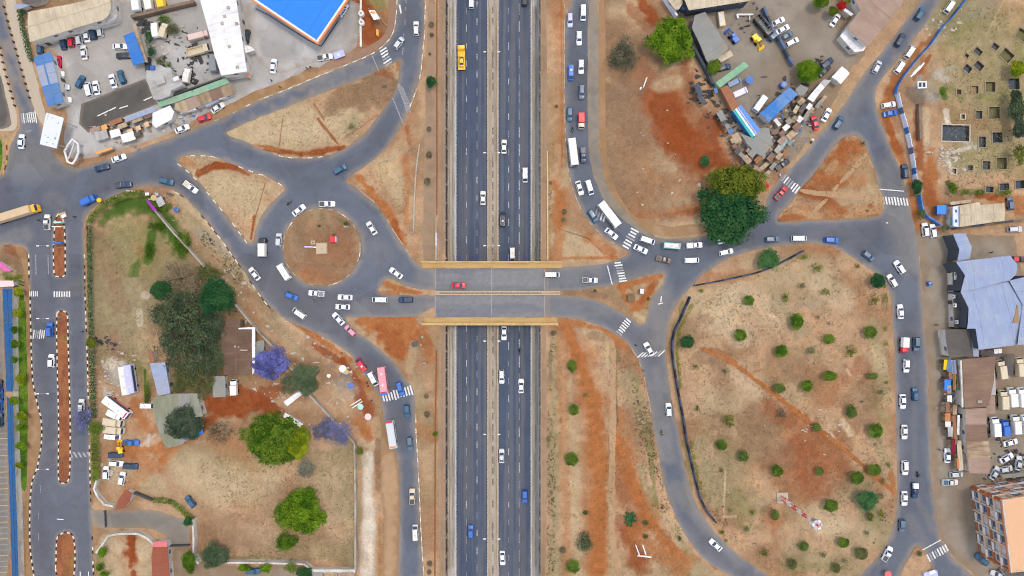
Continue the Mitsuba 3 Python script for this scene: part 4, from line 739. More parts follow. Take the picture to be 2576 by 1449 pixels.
Zr, Zy, Zm = .045, .02, ZH + .01
VEH = '''
y sedan navy 159 107 95|dark navy car at the end of the row nearest the beige warehouse corner
y hatchback red 178 103 97|red hatchback in the row below the beige warehouse
y suv silver 199 97 100|silver car with a white roof between the red hatchback and a white car
y sedan white 218 88 98|white sedan in the warehouse row, between the silver and the dark car
y suv navy 234 82 100|dark navy car in the warehouse row, second from the yard road
y estate silver 251 76 100|silver estate closest to the yard road in the warehouse row
y sedan white 211 132 98|lone white sedan in the middle of the warehouse yard
y hatchback petrol 202 206 65|dark hatchback set apart beside the white van
y van white 224 225 105|white van parked by the dark service road
y sedan white 242 221 102|white car with dark glass beside the white van
y sedan white 284 204 108|white car beside the long dark car
y suv petrol 306 194 112|long dark teal car beside the service road
y sedan white 302 117 0|white car half under the bright blue carport
y sedan black 311 140 5|dark car with orange lamp half under the bright blue carport
y hatchback red 146 157 90|dark red car squeezed beside the blue roofed shed
y hatchback petrol 101 120 90|small dark blue car in the corner above the blue roofed shed
y sedan white 143 186 0|white car nose out of the blue shed, topmost of three
y sedan silver 157 219 0|silver car nose out of the blue shed, middle of three
y sedan white 161 251 0|white car nose out of the blue shed, lowest of three
y truck white 347 8 97|white box truck at the top edge, beside the sandy warehouse end
y truck white 378 6 100|white box truck at the top edge, beside the yellow truck
y truck yellow 408 0 102|yellow box truck at the top edge
r sedan white 548 271 33|white sedan parked beside the tan roofed stalls
r hatchback red 514 297 18|bright red car parked by the stalls
r sedan white 458 324 22|white sedan parked on the road edge below the white roofed stall
r sedan white 54 356 88|white car on the upper side road, near the junction
y sedan black 620 92 80|dark car by the east end of the long white roof
y sedan black 372 162 95|dark car behind the bright blue carport
y small_truck white 474 191 82|small white truck in the scrap yard beside the concrete office
y sedan white 688 166 84|white car alone on the petrol station forecourt
y pickup white 818 144 9|white pickup beside the red footpath
y suv white 863 25 60|white car beside the edge of the blue station canopy
r hatchback silver 1003 109 54|silver hatchback turning off the north slip road
r estate white 1047 71 90|white estate on the north slip road beside the verge
m van white 1186 3 90|white van at the top edge of the west carriageway
m tow_truck yellow 1161 145 90|yellow recovery truck carrying a car on the motorway
m sedan white 1268 369 90|white sedan on the east carriageway, first north of the bridge in the inner lane
m estate black 1319 -2 90|dark car at the top edge of the east carriageway
r van white 1467 33 270|white van at the top of the queue in the outer lane
r estate lilac 1434 51 270|pale blue car at the top of the queue in the inner lane
r estate white 1457 96 270|white estate in the outer queue, below the topmost white van
r van blue 1436 184 270|bright blue van in the inner queue lane
r estate white 1462 168 270|white estate beside the bright blue van
r suv slate 1463 232 270|dark slate car in the outer queue, above the red pickup
r estate petrol 1433 288 270|dark blue estate in the inner queue above the white bus
r small_truck red 1462 306 270|red boxed truck with pale cab in the outer queue
r bus white 1441 385 276|white bus in the inner queue lane
r pickup navy 1467 391 272|dark pickup with tan front beside the white bus
r sedan white 1458 473 287|white sedan in the curve beside a white van
r van white 1483 472 287|white van in the curve beside a white sedan
r coach white 1532 541 308|long white coach in the curve by the striped crossing
r suv petrol 1492 544 302|dark car on the inside of the curve beside the white coach
r sedan white 1538 588 320|white sedan just before the curved crossing
r van white 1629 605 342|white van just past the curved crossing
r sedan white 1612 627 335|white sedan with dark rear glass just past the curved crossing
r minibus teal 1689 619 357|teal and red minibus east of the curved crossing
r canopy_pickup white 1747 617 3|white canopied pickup behind the teal minibus
r pickup brown 1670 653 345|dark brown pickup in the middle of the merge
r van white 1740 655 2|white van below the canopied pickup
r canopy_pickup white 1825 605 10|white pickup at the edge of the big dark tree
r estate white 1827 634 12|white estate below the big dark tree
d van white 1389 691 0|white van on the north deck of the bridge
d pickup silver 1484 705 0|silver pickup just east of the north bridge deck
m van white 1321 441 270|white van in the outer lane of the east carriageway
m van white 1289 641 270|white van about to pass under the bridge
r suv petrol 856 426 33|dark blue car at the crossing north of the roundabout
r sedan white 752 529 38|white sedan entering the roundabout from the north west
r pickup white 823 513 0|white pickup passing the top of the roundabout
r hatchback silver 701 604 88|silver hatchback on the west side of the roundabout
r truck white 663 622 90|white truck with black frame west of the roundabout
r minibus white 716 684 122|white minibus at the south west of the roundabout
r sedan white 640 689 128|white sedan on the diagonal road west of the roundabout
r sedan white 935 574 124|white sedan on the east side of the roundabout
r sedan white 996 687 145|white sedan heading from the roundabout to the bridge
d sedan red 1154 718 0|red sedan on the north deck of the bridge
m sedan white 1215 498 90|white sedan alone on the west carriageway north of the bridge
m van black 1265 552 90|dark van on the east carriageway north of the bridge
r sedan white 299 398 18|white car leaving the dusty stalls onto the west road
r sedan navy 257 422 15|dark car with pale roof on the west road
r pickup navy 312 465 5|dark pickup on the west road above the green hedge corner
r suv petrol 419 456 348|dark car by the kiosks on the west road
r pickup white 480 471 322|white pickup with a tan load on the diagonal road
r small_truck blue 228 504 27|blue truck by the green hedge corner
r pickup white 119 559 90|white pickup leaving the west street
r suv blue 126 829 90|dark blue car at the short zebra of the west street
r hatchback white 129 908 88|white hatchback alone in the west street
r hatchback white 205 1021 90|white hatchback on the hedge side of the west street
y coach white 321 955 100|white bus parked on the pale rubble
y coach lilac 333 951 98|pale bus beside the white one on the rubble
y van white 375 1020 0|white van nose under the mossy roof
y coach white 300 1023 323|white bus with red trim, topmost of the compound row
y small_truck white 294 1043 333|small white truck under the topmost bus
y truck beige 291 1061 350|cream truck, third of the compound row
y truck beige 292 1080 352|cream truck, fourth of the compound row
y van white 285 1098 355|white van above the blue pickup
y pickup blue 330 1114 0|bright blue pickup in the compound
y estate navy 291 1145 0|dark blue estate beside the yellow loader
y estate white 293 1166 357|white estate touching a dark blue car
y suv navy 329 1173 357|dark blue car nose to the open earth yard
y hatchback white 267 1190 90|small white car at the end of the compound row by the hedge
y hatchback white 307 1204 80|small white car on the pale concrete pad
y hatchback petrol 479 1262 130|dark blue car on the dry grass by the curved hedge
y estate petrol 637 1437 0|dark blue car at the lower edge beside the white wall
r hatchback blue 733 745 337|blue hatchback south of the roundabout
r pickup white 796 738 176|white pickup with grey bed south of the roundabout
r sedan white 868 748 178|white sedan in the upper lane west of the bridge
r sedan white 862 772 178|white sedan in the lower lane west of the bridge
r van white 955 754 180|white van approaching the roundabout from the bridge
r suv navy 1021 754 180|dark blue car behind the white van west of the bridge
r van white 753 788 145|white van on the diagonal road south of the roundabout
r sedan white 851 802 132|white sedan at the tip of the red earth triangle
r hatchback pink 882 832 136|pink and white hatchback beside the red earth triangle
r van red 909 917 126|red van parked on the roadside sand
r van white 939 953 298|white van beside the pink bus
r bus pink 965 956 278|pink roofed bus with red and blue front before the zebra
r suv blue 1007 978 288|bright blue car on the zebra of the south road
r hatchback petrol 1024 1034 275|dark hatchback just below the zebra of the south road
r bus silver 987 1092 278|grey bus with orange front on the south road
r estate slate 1031 1116 275|dark estate beside the grey bus
r pickup beige 1037 1249 90|beige pickup on the south road
r van white 1045 1339 90|white van at the lower end of the south road
m sedan white 1268 838 270|white sedan just emerging south of the bridge
m estate white 1262 948 270|white estate in the inner lane south of the bridge
m sedan silver 1262 1147 90|silver sedan in the inner lane of the lower east carriageway
m hatchback blue 1184 1338 90|blue car alone on the lower west carriageway
m sedan white 1264 1404 270|white sedan nearest the lower edge on the motorway
m sedan white 1311 971 90|white sedan in the outer lane south of the bridge
m hatchback blue 1320 1248 270|blue hatchback with pale roof by the edge line
r sedan white 1632 878 120|white sedan on the slanted zebra south east of the bridge
r hatchback white 1682 1031 93|white hatchback alone on the south east ramp
r sedan white 1800 1371 138|white sedan at the lower bend of the south east ramp
y sedan white 1957 55 28|white car, topmost of four beside the blue trailers
y sedan white 1969 74 28|white car, second of four beside the blue trailers
y sedan slate 1978 91 30|dark car, third of four beside the blue trailers
y estate white 1993 106 28|white estate, lowest of four beside the blue trailers
y sedan white 2101 50 58|white car beside the large mauve roof
r suv petrol 2314 35 58|dark teal car near the top of the north east road
r suv navy 2264 101 58|dark car with pale roof on the north east road
s van white 2388 16 57|white van at the upper end of the blue fence
s van white 2288 130 57|white van, upper of two parked nose to tail by the blue fence
s van white 2263 168 57|white van, lower of two parked nose to tail by the blue fence
r hatchback silver 2206 169 62|silver hatchback on the north east road
s estate white 2236 264 8|white estate parked against the blue and white fence
s sedan blue 2240 285 12|blue sedan parked against the blue and white fence
y sedan white 2079 289 62|white sedan parked by the shacks of the north east road
y sedan red 2050 309 105|red sedan parked by the shacks of the north east road
r suv petrol 2109 309 58|dark blue car near the earth triangle tip
y minibus white 1910 262 54|long white minibus beside the blue long roof
y suv navy 2080 160 40|dark car in the shade beside the round yard tree
y sedan black 2074 178 45|dark car with orange mark beside the round yard tree
y estate navy 1821 170 15|dark blue car below the cream lean-to
s suv navy 2276 431 95|dark blue car parked by the white and blue fence
y suv white 2327 578 96|white car, first of two parked by the blue fence end
y estate white 2347 581 96|white car, second of two parked by the blue fence end
y hatchback slate 2541 512 95|dark round car beside the cream roofed house
y suv silver 2552 577 2|silver car at the edge of the east yard
r pickup red 1964 486 50|red pickup beside the zebra of the north east road
y pickup black 1968 415 35|dark pickup parked among the shacks
r estate slate 1943 602 3|dark estate on the east road by the white van
r van white 2010 600 0|white van on the east road between two dark cars
r suv blue 2092 604 358|blue car on the east road below the earth triangle
r hatchback slate 2184 644 322|grey car entering the east bend
r suv white 2262 672 122|white car in the outer lane of the east bend
r estate white 2244 706 122|white car in the inner lane of the east bend
y pickup black 2568 652 0|black and red vehicle beside the lavender roofs
r sedan white 2265 784 92|white sedan topmost on the straight east road
r small_truck white 2272 868 268|red cabbed truck with white box on the east road
r suv slate 2305 866 268|dark car beside the red cabbed truck
r hatchback white 2280 920 270|white hatchback below the red cabbed truck
r hatchback petrol 2302 992 92|dark teal car in the outer lane of the east road
r sedan white 2271 1010 270|white sedan beside the dark teal car
r sedan white 2275 1087 270|white sedan halfway down the east road
r suv white 2276 1177 270|white car with black frame on the east road
r canopy_pickup navy 2301 1234 270|dark pickup with white roof on the east road
r sedan white 2275 1254 270|white sedan beside the dark pickup
r hatchback slate 2269 1322 270|dark hatchback before the lower fork
r pickup white 2232 1393 62|white pickup in the lower left fork
y sedan white 2383 1146 90|white sedan parked before the shop row
y hatchback silver 2406 1193 0|silver hatchback under the yellow awning
y pickup white 2390 1213 0|white pickup with blue bed before the apartment block
y suv petrol 2469 1407 140|dark blue car at the foot of the apartment block
y sedan silver 2510 1444 165|silver car at the lower edge by the apartment block
y sedan white 2542 1113 15|white car behind the row of trucks
y sedan white 2532 1152 28|white car among the scrap vehicles
y sedan silver 2502 1190 60|pale wrecked car in front of the scrap heap
y sedan silver 2562 1165 80|pale wrecked car at the edge of the scrap heap
y hatchback silver 2530 1180 10|pale wrecked car in the middle of the scrap heap
y sedan navy -2 973 90|dark blue car, topmost in the western car park
y sedan blue -1 994 90|blue car, second in the western car park
y suv blue -2 1018 90|blue car, third in the western car park
y suv petrol -1 1056 90|dark car, lowest in the western car park
y truck beige 2513 928 97|cream box truck, taller of the two in the upper shop yard
y truck beige 2559 922 95|cream box truck beside the empty frame in the upper shop yard
y truck beige 2518 1004 93|cream box truck in the middle yard row
y truck white 2540 998 93|white box truck, second of the middle yard row
y truck white 2565 998 93|white box truck, last of the middle yard row
y truck white 2498 1072 93|white box truck at the west end of the lower yard row
y small_truck blue 2524 1075 93|blue truck in the lower yard row
y truck white 2549 1066 93|white box truck, third of the lower yard row
y truck white 2574 1066 93|white box truck, last of the lower yard row
y small_truck white 591 973 92|white truck under the brown house eaves
y small_truck beige 416 78 75|pale hulk of a truck in the green scrap yard
y small_truck white 394 77 100|white hulk of a truck beside the scrap heap
y truck grey 541 160 95|grey truck at the lower end of the scrap yard
y open_truck beige 503 129 15|beige open tipper with brown load bed in the scrap yard
y open_truck black 1918 68 -52|long dark open trailer, first of two beside four cars
y open_truck slate 1930 78 -52|long dark open trailer, second of two beside four cars
'''
SECOND = {'red boxed truck with pale cab in the outer queue': 'beige', 'red cabbed truck with white box on the east road': 'red', 'white truck with black frame west of the roundabout': 'black', 'white pickup with a tan load on the diagonal road': 'beige', 'white pickup with grey bed south of the roundabout': 'grey',
          'dark pickup with tan front beside the white bus': 'navy', 'dark pickup with white roof on the east road': 'white', 'white pickup with blue bed before the apartment block': 'petrol', 'black and red vehicle beside the lavender roofs': 'red'}
BAND = {'pink roofed bus with red and blue front before the zebra': 'red', 'grey bus with orange front on the south road': 'orange', 'teal and red minibus east of the curved crossing': 'red', 'white bus with red trim, topmost of the compound row': 'red'}
for row in VEH.strip().split('\n'):
    a, lab = row.split('|'); w, kind, paint, x, y, deg = a.split()
    z0 = {'y': Zy, 'r': Zr, 'm': Zm, 'd': .06, 's': Zy}[w]
    jitter = float(rng.normal() * .8)
    if paint == 'white' and rng.random() < .45: paint = ('offwhite', 'coolwhite')[int(rng.integers(2))]
    vehicle(kind, paint, float(x), float(y), float(deg) + jitter, lab, z0, SECOND.get(lab), BAND.get(lab), 1.06 if kind in ('sedan', 'hatchback') else 1.02)
# the car on the recovery truck, and the articulated lorry
vehicle('sedan', 'yellow', 1161, 151, 90, 'yellow car lying on the bed of the recovery truck', Zm + 1.08, scale=.98)
c = P(99, 522, 1.5); d = np.array([math.cos(math.radians(17)), math.sin(math.radians(17))])
vehicle('long_truck', 'tan', 0, 0, 17, 'long lorry with a sandy trailer roof and yellow cab at the west edge', Zr, 'amber', pos=c - d * 7.4)
PAINT_EXTRA = {'tan': (.50, .38, .24), 'amber': (.80, .42, .03)}
for k_, c_ in PAINT_EXTRA.items():
    scene['mat_paint_' + k_] = {'type': 'principled', 'base_color': rgb(c_), 'roughness': .5}
# coloured roof stripes of the teal minibus and the pink bus are parts of their own
def on_vehicle(lab, name, mesh, b):
    key = next(k for k, v in labels.items() if v.get('label') == lab)
    part(key, name, ply(mesh), b, scene[next(k for k in scene if k.startswith(key + '__'))]['to_world'])
on_vehicle('teal and red minibus east of the curved crossing', 'roof_stripe', bx(-2.4, 1.6, -.45, .15, 2.49, 2.54), 'paint_pink')
on_vehicle('teal and red minibus east of the curved crossing', 'roof_stripe', bx(-2.4, 1.6, .2, .5, 2.49, 2.54), 'paint_white')
on_vehicle('pink roofed bus with red and blue front before the zebra', 'rear_band', bx(3.75, 4.55, -1.1, 1.1, 3.05, 3.22), 'paint_blue')
on_vehicle('white bus with red trim, topmost of the compound row', 'side_stripe', bx(-4, 3, 1.2, 1.3, .8, 1.3), 'paint_red')
on_vehicle('grey bus with orange front on the south road', 'rear_band', bx(-4.6, -4.0, -1.1, 1.1, 3.1, 3.22), 'paint_red')
# yellow loader in the compound, yellow excavator and blue mixer in the scrapyard, motorcycles
def machine(name, label, cat, x, y, deg, paint, z0=Zy, sc=1.0):
    k = L(numbered(name), label, cat)
    c = P(x, y, 1.2); tw = T().translate([*map(float, c), z0]).rotate([0, 0, 1], float(deg)).scale(sc)
    part(k, 'body', ply(hull(rect(-2.2, .2, .95, .7) + rect(-2.0, 0, .85, 1.7)), smooth=30), paint, tw)
    part(k, 'cab', ply(hull(rect(-.3, 1.0, .75, .9) + rect(-.2, .8, .65, 2.6))), paint, tw)
    part(k, 'windscreen', ply(pane((1.0, -.75, 1.5), (1.0, .75, 1.5), (.8, .65, 2.55), (.8, -.65, 2.55))), 'glass_dark', tw)
    for s in (-1, 1): part(k, 'arm', ply(hull([(.8, s * .6 - .1, 1.0), (.8, s * .6 + .1, 1.3), (2.6, s * .6 - .1, .6), (2.6, s * .6 + .1, .8), (1.8, s * .6, 1.5)])), paint, tw)
    part(k, 'bucket', ply(hull([(2.5, -1.1, .2), (2.5, 1.1, .2), (3.3, -1.1, .15), (3.3, 1.1, .15), (2.5, -1.1, 1.0), (2.5, 1.1, 1.0)])), paint, tw)
    for m in wheels((-1.4, .7), 1.05, .6): part(k, 'wheel', ply(m, smooth=40), 'rubber', tw)
machine('wheel_loader', 'yellow wheel loader between parked cars in the compound', 'loader', 301, 1128, 100, 'paint_yellow', sc=.8)
machine('excavator', 'yellow digger in the north east scrapyard', 'digger', 1905, 101, -55, 'paint_yellow')
machine('concrete_mixer', 'blue and white machine in the north east scrapyard', 'digger', 1845, 93, 130, 'paint_blue')


def skel(bones):
    out = m3.Manifold()
    for a, ra, b, rb in bones:
        s = [m3.Manifold.sphere(r, 10).translate(tuple(map(float, c))) for c, r in ((a, ra), (b, rb))]
        out = out + m3.Manifold.batch_hull(s)
    m = out.to_mesh(); return trimesh.Trimesh(m.vert_properties[:, :3], m.tri_verts, process=False)


def figure(walk=.25, sit=False):
    B, C, Tn = [], [], []
    hip, sh = .92, 1.42
    B += [((0, 0, 1.44), .055, (.02, 0, 1.56), .055), ((.01, 0, 1.62), .095, (.02, 0, 1.70), .09), ((.10, 0, 1.635), .02, (.105, 0, 1.66), .014)]
    for s in (-1, 1):
        B.append(((.0, s * .09, 1.64), .02, (.0, s * .1, 1.67), .02))
        el, wr = (((.05 - s * walk * .5), s * .25, 1.14), ((.14 - s * walk * .9), s * .25, .90)) if not sit else ((.22, s * .27, 1.2), (.5, s * .3, 1.1))
        B += [((0, s * .19, sh - .03), .055, el, .042), (el, .042, wr, .028), (wr, .03, tuple(np.add(wr, (.02, 0, -.08))), .035)]
        for f in range(4): B.append((tuple(np.add(wr, (-.02 + f * .02, -s * .005, -.10))), .009, tuple(np.add(wr, (0 + f * .018, -s * .02, -.165 - .01 * (f in (1, 2))))), .008))
        B.append((tuple(np.add(wr, (.04, 0, -.05))), .011, tuple(np.add(wr, (.065, -s * .015, -.10))), .009))
        C += [((0, s * .19, sh - .03), .075, el, .06)]
        if sit: kn, an = (.38, s * .2, .86), (.2, s * .2, .45)
        else: kn, an = (.06 + s * walk * .5, s * .1, .49), (s * walk * .9 - .02, s * .1, .09)
        Tn += [((0, s * .09, hip), .105, kn, .07), (kn, .07, an, .05)]
        B += [((0, s * .09, hip), .08, kn, .055), (kn, .055, an, .04), (an, .045, tuple(np.add(an, (.16, 0, -.05))), .035)]
    B += [((0, 0, hip), .11, (0, 0, 1.2), .10), ((0, -.12, sh - .06), .07, (0, .12, sh - .06), .07), ((0, 0, 1.2), .1, (0, 0, 1.40), .1)]
    C += [((0, -.06, hip), .12, (0, -.05, 1.2), .12), ((0, .06, hip), .12, (0, .05, 1.2), .12), ((0, -.13, sh - .07), .085, (0, .13, sh - .07), .085), ((0, 0, 1.18), .13, (0, 0, 1.34), .13)]
    return [('body', ply(skel(B), smooth=60), 'skin'), ('shirt', ply(skel(C), smooth=60), 'SHIRT'), ('trousers', ply(skel(Tn), smooth=60), 'trousers'), ('hair', ply(skel([((-.01, 0, 1.68), .102, (.0, 0, 1.715), .098)]), smooth=60), 'black_cloth')]


WALK, RIDE = figure(), figure(sit=True)
def person(label, x, y, deg, shirt, z0=.03, fig=None, zc=0.0, pos=None):
    k = L(numbered('person'), label, 'person')
    c = P(x, y, z0) if pos is None else pos
    tw = T().translate([float(c[0]), float(c[1]), z0 + zc]).rotate([0, 0, 1], float(deg))
    for n, s, b in (fig or WALK): part(k, n, s, shirt if b == 'SHIRT' else b, tw)


for row in '''685 204 30 shirt_dark|person in dark clothes walking on the pale ground below the forecourt
707 221 200 shirt_dark|person in dark clothes near the road edge below the forecourt
773 173 20 shirt_dark|person in dark clothes standing by the tan pavement, nearest the white pickup
783 171 150 black_cloth|person in black beside the pavement below the petrol station
101 555 90 black_cloth|person in black standing in the road beside the white pickup
192 546 180 shirt_dark|person in dark clothes crossing the mouth of the west street
2352 817 70 shirt_dark|person in dark clothes walking on the sandy shoulder opposite the sheds
2363 841 90 black_cloth|person in black walking on the shoulder beside the dark shed
2368 949 40 shirt_dark|person walking on the shoulder before the brown shop roof
2359 1130 10 shirt_dark|person walking on the shoulder near the parked white sedan
2489 635 300 shirt_dark|person in dark clothes in the middle of the east yard
862 887 220 shirt_dark|person in dark clothes on the sand beside the diagonal road, first of a pair
867 889 40 shirt_light|person in a pale shirt on the sand beside the diagonal road, second of a pair
925 962 260 black_cloth|person in black waiting by the road beside the white van
927 971 80 shirt_dark|person in dark clothes beside the road near the pink bus
936 1007 110 shirt_dark|person walking on the sand beside the south road below the zebra
1617 932 90 shirt_dark|person at the edge of the south east ramp
1598 868 60 black_cloth|person in black pushing along the road before the slanted zebra
212 834 90 shirt_dark|person walking along the hedge side of the west street
2339 713 200 shirt_light|person in pale blue beside the shoulder of the east road
788 757 30 shirt_light|person with pale shirt crossing south of the roundabout'''.split('\n'):
    a, lab = row.split('|'); x, y, deg, sh = a.split()
    person(lab, float(x), float(y), float(deg), sh, .06)


def motorcycle(label, x, y, deg, paint, shirt, who, z0):
    k = L(numbered('motorcycle'), label, 'motorcycle')
    c = P(x, y, z0 + .7); tw = T().translate([*map(float, c), z0]).rotate([0, 0, 1], float(deg))
    for wx in (-.65, .68): part(k, 'wheel', ply(trimesh.creation.cylinder(.31, .11, sections=18, transform=trimesh.transformations.translation_matrix((wx, 0, .31)) @ trimesh.transformations.rotation_matrix(math.pi / 2, (1, 0, 0))), smooth=40), 'rubber', tw)
    part(k, 'fuel_tank', ply(hull(rect(-.1, .45, .14, .72) + rect(0, .35, .09, .95))), paint, tw)
    part(k, 'seat', ply(hull(rect(-.85, -.05, .13, .74) + rect(-.8, -.1, .10, .82))), 'black_cloth', tw)
    part(k, 'engine', ply(hull(rect(-.2, .3, .15, .3) + rect(-.25, .35, .1, .65))), 'dark_metal', tw)
    part(k, 'handlebar', ply(skel([((.45, -.36, 1.05), .02, (.52, 0, 1.0), .02), ((.52, 0, 1.0), .02, (.45, .36, 1.05), .02), ((.52, 0, 1.0), .03, (.68, 0, .31), .03)])), 'dark_metal', tw)
    person(who, 0, 0, deg, shirt, z0, RIDE, -.08, pos=np.array([c[0] - .15 * math.cos(math.radians(deg)), c[1] - .15 * math.sin(math.radians(deg))]))


motorcycle('motorcycle in the east carriageway just south of the bridge', 1307, 880, 90, 'paint_black', 'shirt_dark', 'rider in dark clothes on the motorway motorcycle', Zm)
motorcycle('motorcycle on the south east ramp below a white hatchback', 1665, 1089, 100, 'paint_black', 'hydrant_yellow', 'rider in a yellow vest on the ramp motorcycle', Zr)
motorcycle('motorcycle with green load between two cars of the inner queue', 1440, 326, 270, 'paint_green', 'shirt_dark', 'rider on the motorcycle in the queue above the white bus', Zr)
motorcycle('motorcycle entering the roundabout from the north west', 727, 511, 40, 'paint_grey', 'shirt_dark', 'rider on the roundabout motorcycle', Zr)
motorcycle('motorcycle in the middle of the lower east road', 2309, 1194, 90, 'paint_black', 'black_cloth', 'rider in black on the lower east road', Zr)

# ------------------------------------------------------------------ buildings
def ccw(p):
    p = np.array(p, float); x, y = p[:, 0], p[:, 1]
    return p if (x * np.roll(y, -1) - np.roll(x, -1) * y).sum() > 0 else p[::-1]


def roof_panel(holder, q, zf, axis, bsdf, o, name='roof_sheet', t=.10):
    """one roof sheet over the outline q (metres); zf gives the height; uv along and across the axis"""
    V, F, U, at = [], [], [], 0
    for g in polys(q):
        if g.area < .03: continue
        m = trimesh.creation.extrude_polygon(g, 1.0, engine='earcut')
        v = np.array(m.vertices); top = v[:, 2] > .5
        v[:, 2] = zf(v[:, :2]) - np.where(top, 0, t)
        r = v[:, :2] - o
        V.append(v); F.append(np.array(m.faces) + at); U.append(np.c_[r @ axis, r @ np.array([-axis[1], axis[0]])]); at += len(v)
    if V: part(holder, name, ply(trimesh.Trimesh(np.vstack(V), np.vstack(F), process=False), uv=np.vstack(U)), bsdf)


def building(name, label, cat, pts, h, roof, wall='wall_plaster', pitch=0.0, panel=4.0, inset=.35, axis=None, group=None, windows=True, lean=0.0, doors=0, base=0.0):
    """outline pts at eave height h; pitch > 0 raises a ridge along the long axis; lean tilts a single slope"""
    k = L(numbered(name), label, cat, group)
    p = ccw(PL(pts, h)); g = Polygon(p).buffer(0)
    e = np.roll(p, -1, 0) - p; ln = np.linalg.norm(e, axis=1)
    a = e[ln.argmax()] / ln.max() if axis is None else np.array(axis, float) / np.linalg.norm(axis)
    b = np.array([-a[1], a[0]]); o = p.mean(0)
    u, v = (p - o) @ a, (p - o) @ b
    um, vm, hw = u.min(), (v.min() + v.max()) / 2, (v.max() - v.min()) / 2
    rise = pitch * hw
    def zf(q):
        w = (np.atleast_2d(q) - o) @ b - vm
        return h + rise * (1 - np.abs(w) / hw) * (pitch > 0) + lean * (w / hw) + .02
    n = max(1, int(round((u.max() - um) / panel)))
    for i in range(n):
        x0, x1 = um + i * (u.max() - um) / n, um + (i + 1) * (u.max() - um) / n
        halves = ((v.min() - 1, vm), (vm, v.max() + 1)) if pitch > 0 else ((v.min() - 1, v.max() + 1),)
        for y0, y1 in halves:
            c = Polygon([o + a * (x0 + .02) + b * y0, o + a * (x1 - .02) + b * y0, o + a * (x1 - .02) + b * y1, o + a * (x0 + .02) + b * y1])
            dz = .025 * (i % 2)
            bs = roof if isinstance(roof, str) else roof[i % len(roof)]
            roof_panel(k, g.intersection(c), lambda q, dz=dz: zf(q) + dz, a, bs, o)
    if pitch > 0:
        c0, c1 = o + a * (um + .1) + b * vm, o + a * (u.max() - .1) + b * vm
        part(k, 'ridge_cap', UNIT, roof if isinstance(roof, str) else roof[0], boxtw((c0 + c1) / 2, (np.linalg.norm(c1 - c0) * .97, .5, .12), math.degrees(math.atan2(a[1], a[0])), h + rise))
    w = g.buffer(-inset, join_style='mitre')
    wz = h - .16 - abs(lean)
    if not w.is_empty and wz > base:
        part(k, 'wall', ply(M(*[trimesh.creation.extrude_polygon(q, wz - base, engine='earcut') for q in polys(w)]).apply_translation((0, 0, base))), wall)
        if windows and h > 2.6:
            for q in polys(w):
                c = np.array(q.exterior.coords)
                for s, t in zip(c[:-1], c[1:]):
                    l = np.linalg.norm(t - s); dr_ = (t - s) / max(l, 1e-6)
                    if np.dot((s + t) / 2, [dr_[1], -dr_[0]]) * (1 if Polygon(c).exterior.is_ccw else -1) > 0: continue
                    for j in range(int(l / 4.2)):
                        m = s + dr_ * (j + .5) * l / int(l / 4.2)
                        part(k, 'door' if j % 3 == 1 else 'window', UNIT, 'dark_metal' if j % 3 == 1 else 'window_blue', boxtw(m, (1.3, .12, 2.1 if j % 3 == 1 else 1.1), math.degrees(math.atan2(dr_[1], dr_[0])), .05 if j % 3 == 1 else max(1.0, h - 2.2)))
    return k


def detail(k, name, x, y, z, size, deg, b): return part(k, name, UNIT, b, boxtw(P(x, y, z), size, deg, z))


# north-west block
building('warehouse', 'long beige warehouse roof with pale lap lines at the upper west', 'warehouse', [(70,31),(80,28),(180,10),(278,-12),(281,20),(276,36),(262,49),(75,106)], 6.0, 'roof_cream', pitch=.10, panel=8.5, axis=(P(276, 40) - P(76, 100)))
building('awning', 'pale rounded awning at the east end of the beige warehouse', 'awning', [(280,-10),(288,-8),(295,40),(292,48),(268,58),(262,52),(277,38),(282,18)], 4.0, 'roof_concrete', panel=6)
building('workshop_shed', 'blue workshop shed with a pale middle section, west side of the yard', 'shed', [(84,145),(127,130),(160,256),(120,269)], 4.5, ['roof_blue', 'roof_blue', 'roof_pale_blue', 'roof_pale_blue', 'roof_blue'], panel=3.5, pitch=.06)
k = building('carport', 'bright blue carport in the middle of the warehouse yard', 'carport', [(311,90),(336,80),(365,157),(335,165)], 3.0, 'roof_carport', panel=2.5, windows=False, inset=4.0)
tex('roof_carport', roofing((.045, .17, .52), (.10, .2, .42), .35))
for x, y in ((314,94),(334,86),(360,154),(338,161)): part(k, 'post', CYL, 'steel', T().translate([*P(x, y, 1.5), 0]).scale([.07, .07, 2.85]))
building('store_wall', 'tan lean-to behind the bright blue carport', 'lean-to', [(334,55),(341,58),(366,140),(372,158),(365,156),(338,82)], 2.6, 'roof_tan', windows=False)
k = building('long_hall', 'long white roofed hall beside the petrol station', 'hall', [(498,-20),(592,-20),(603,60),(613,125),(620,168),(622,180),(557,191),(540,140),(520,60)], 6.0, 'roof_white', panel=5, axis=(P(557, 191) - P(505, 0)), pitch=.05)
for x, y in ((566, 42), (578, 118), (598, 170), (560, 60), (596, 60), (575, 20)): detail(k, 'roof_vent', x, y, 6.1, (.9, .9, .5), 15, 'concrete')
building('porch', 'white wedge shaped porch on the side of the long hall', 'porch', [(612,113),(632,117),(641,126),(620,133),(605,124)], 3.4, 'roof_white', windows=False)
building('hoarding', 'orange hoarding leaning along the end of the long hall', 'hoarding', [(609,132),(613,132),(630,192),(624,196)], 2.2, 'canopy_orange', windows=False, inset=.15, panel=30)
k = building('office_block', 'flat roofed grey concrete office between yard and scrap', 'office', [(368,196),(368,176),(376,178),(402,163),(416,170),(430,170),(434,190),(446,191),(460,214),(430,228),(428,240),(404,250),(386,250)], 4.6, 'roof_concrete', panel=6)
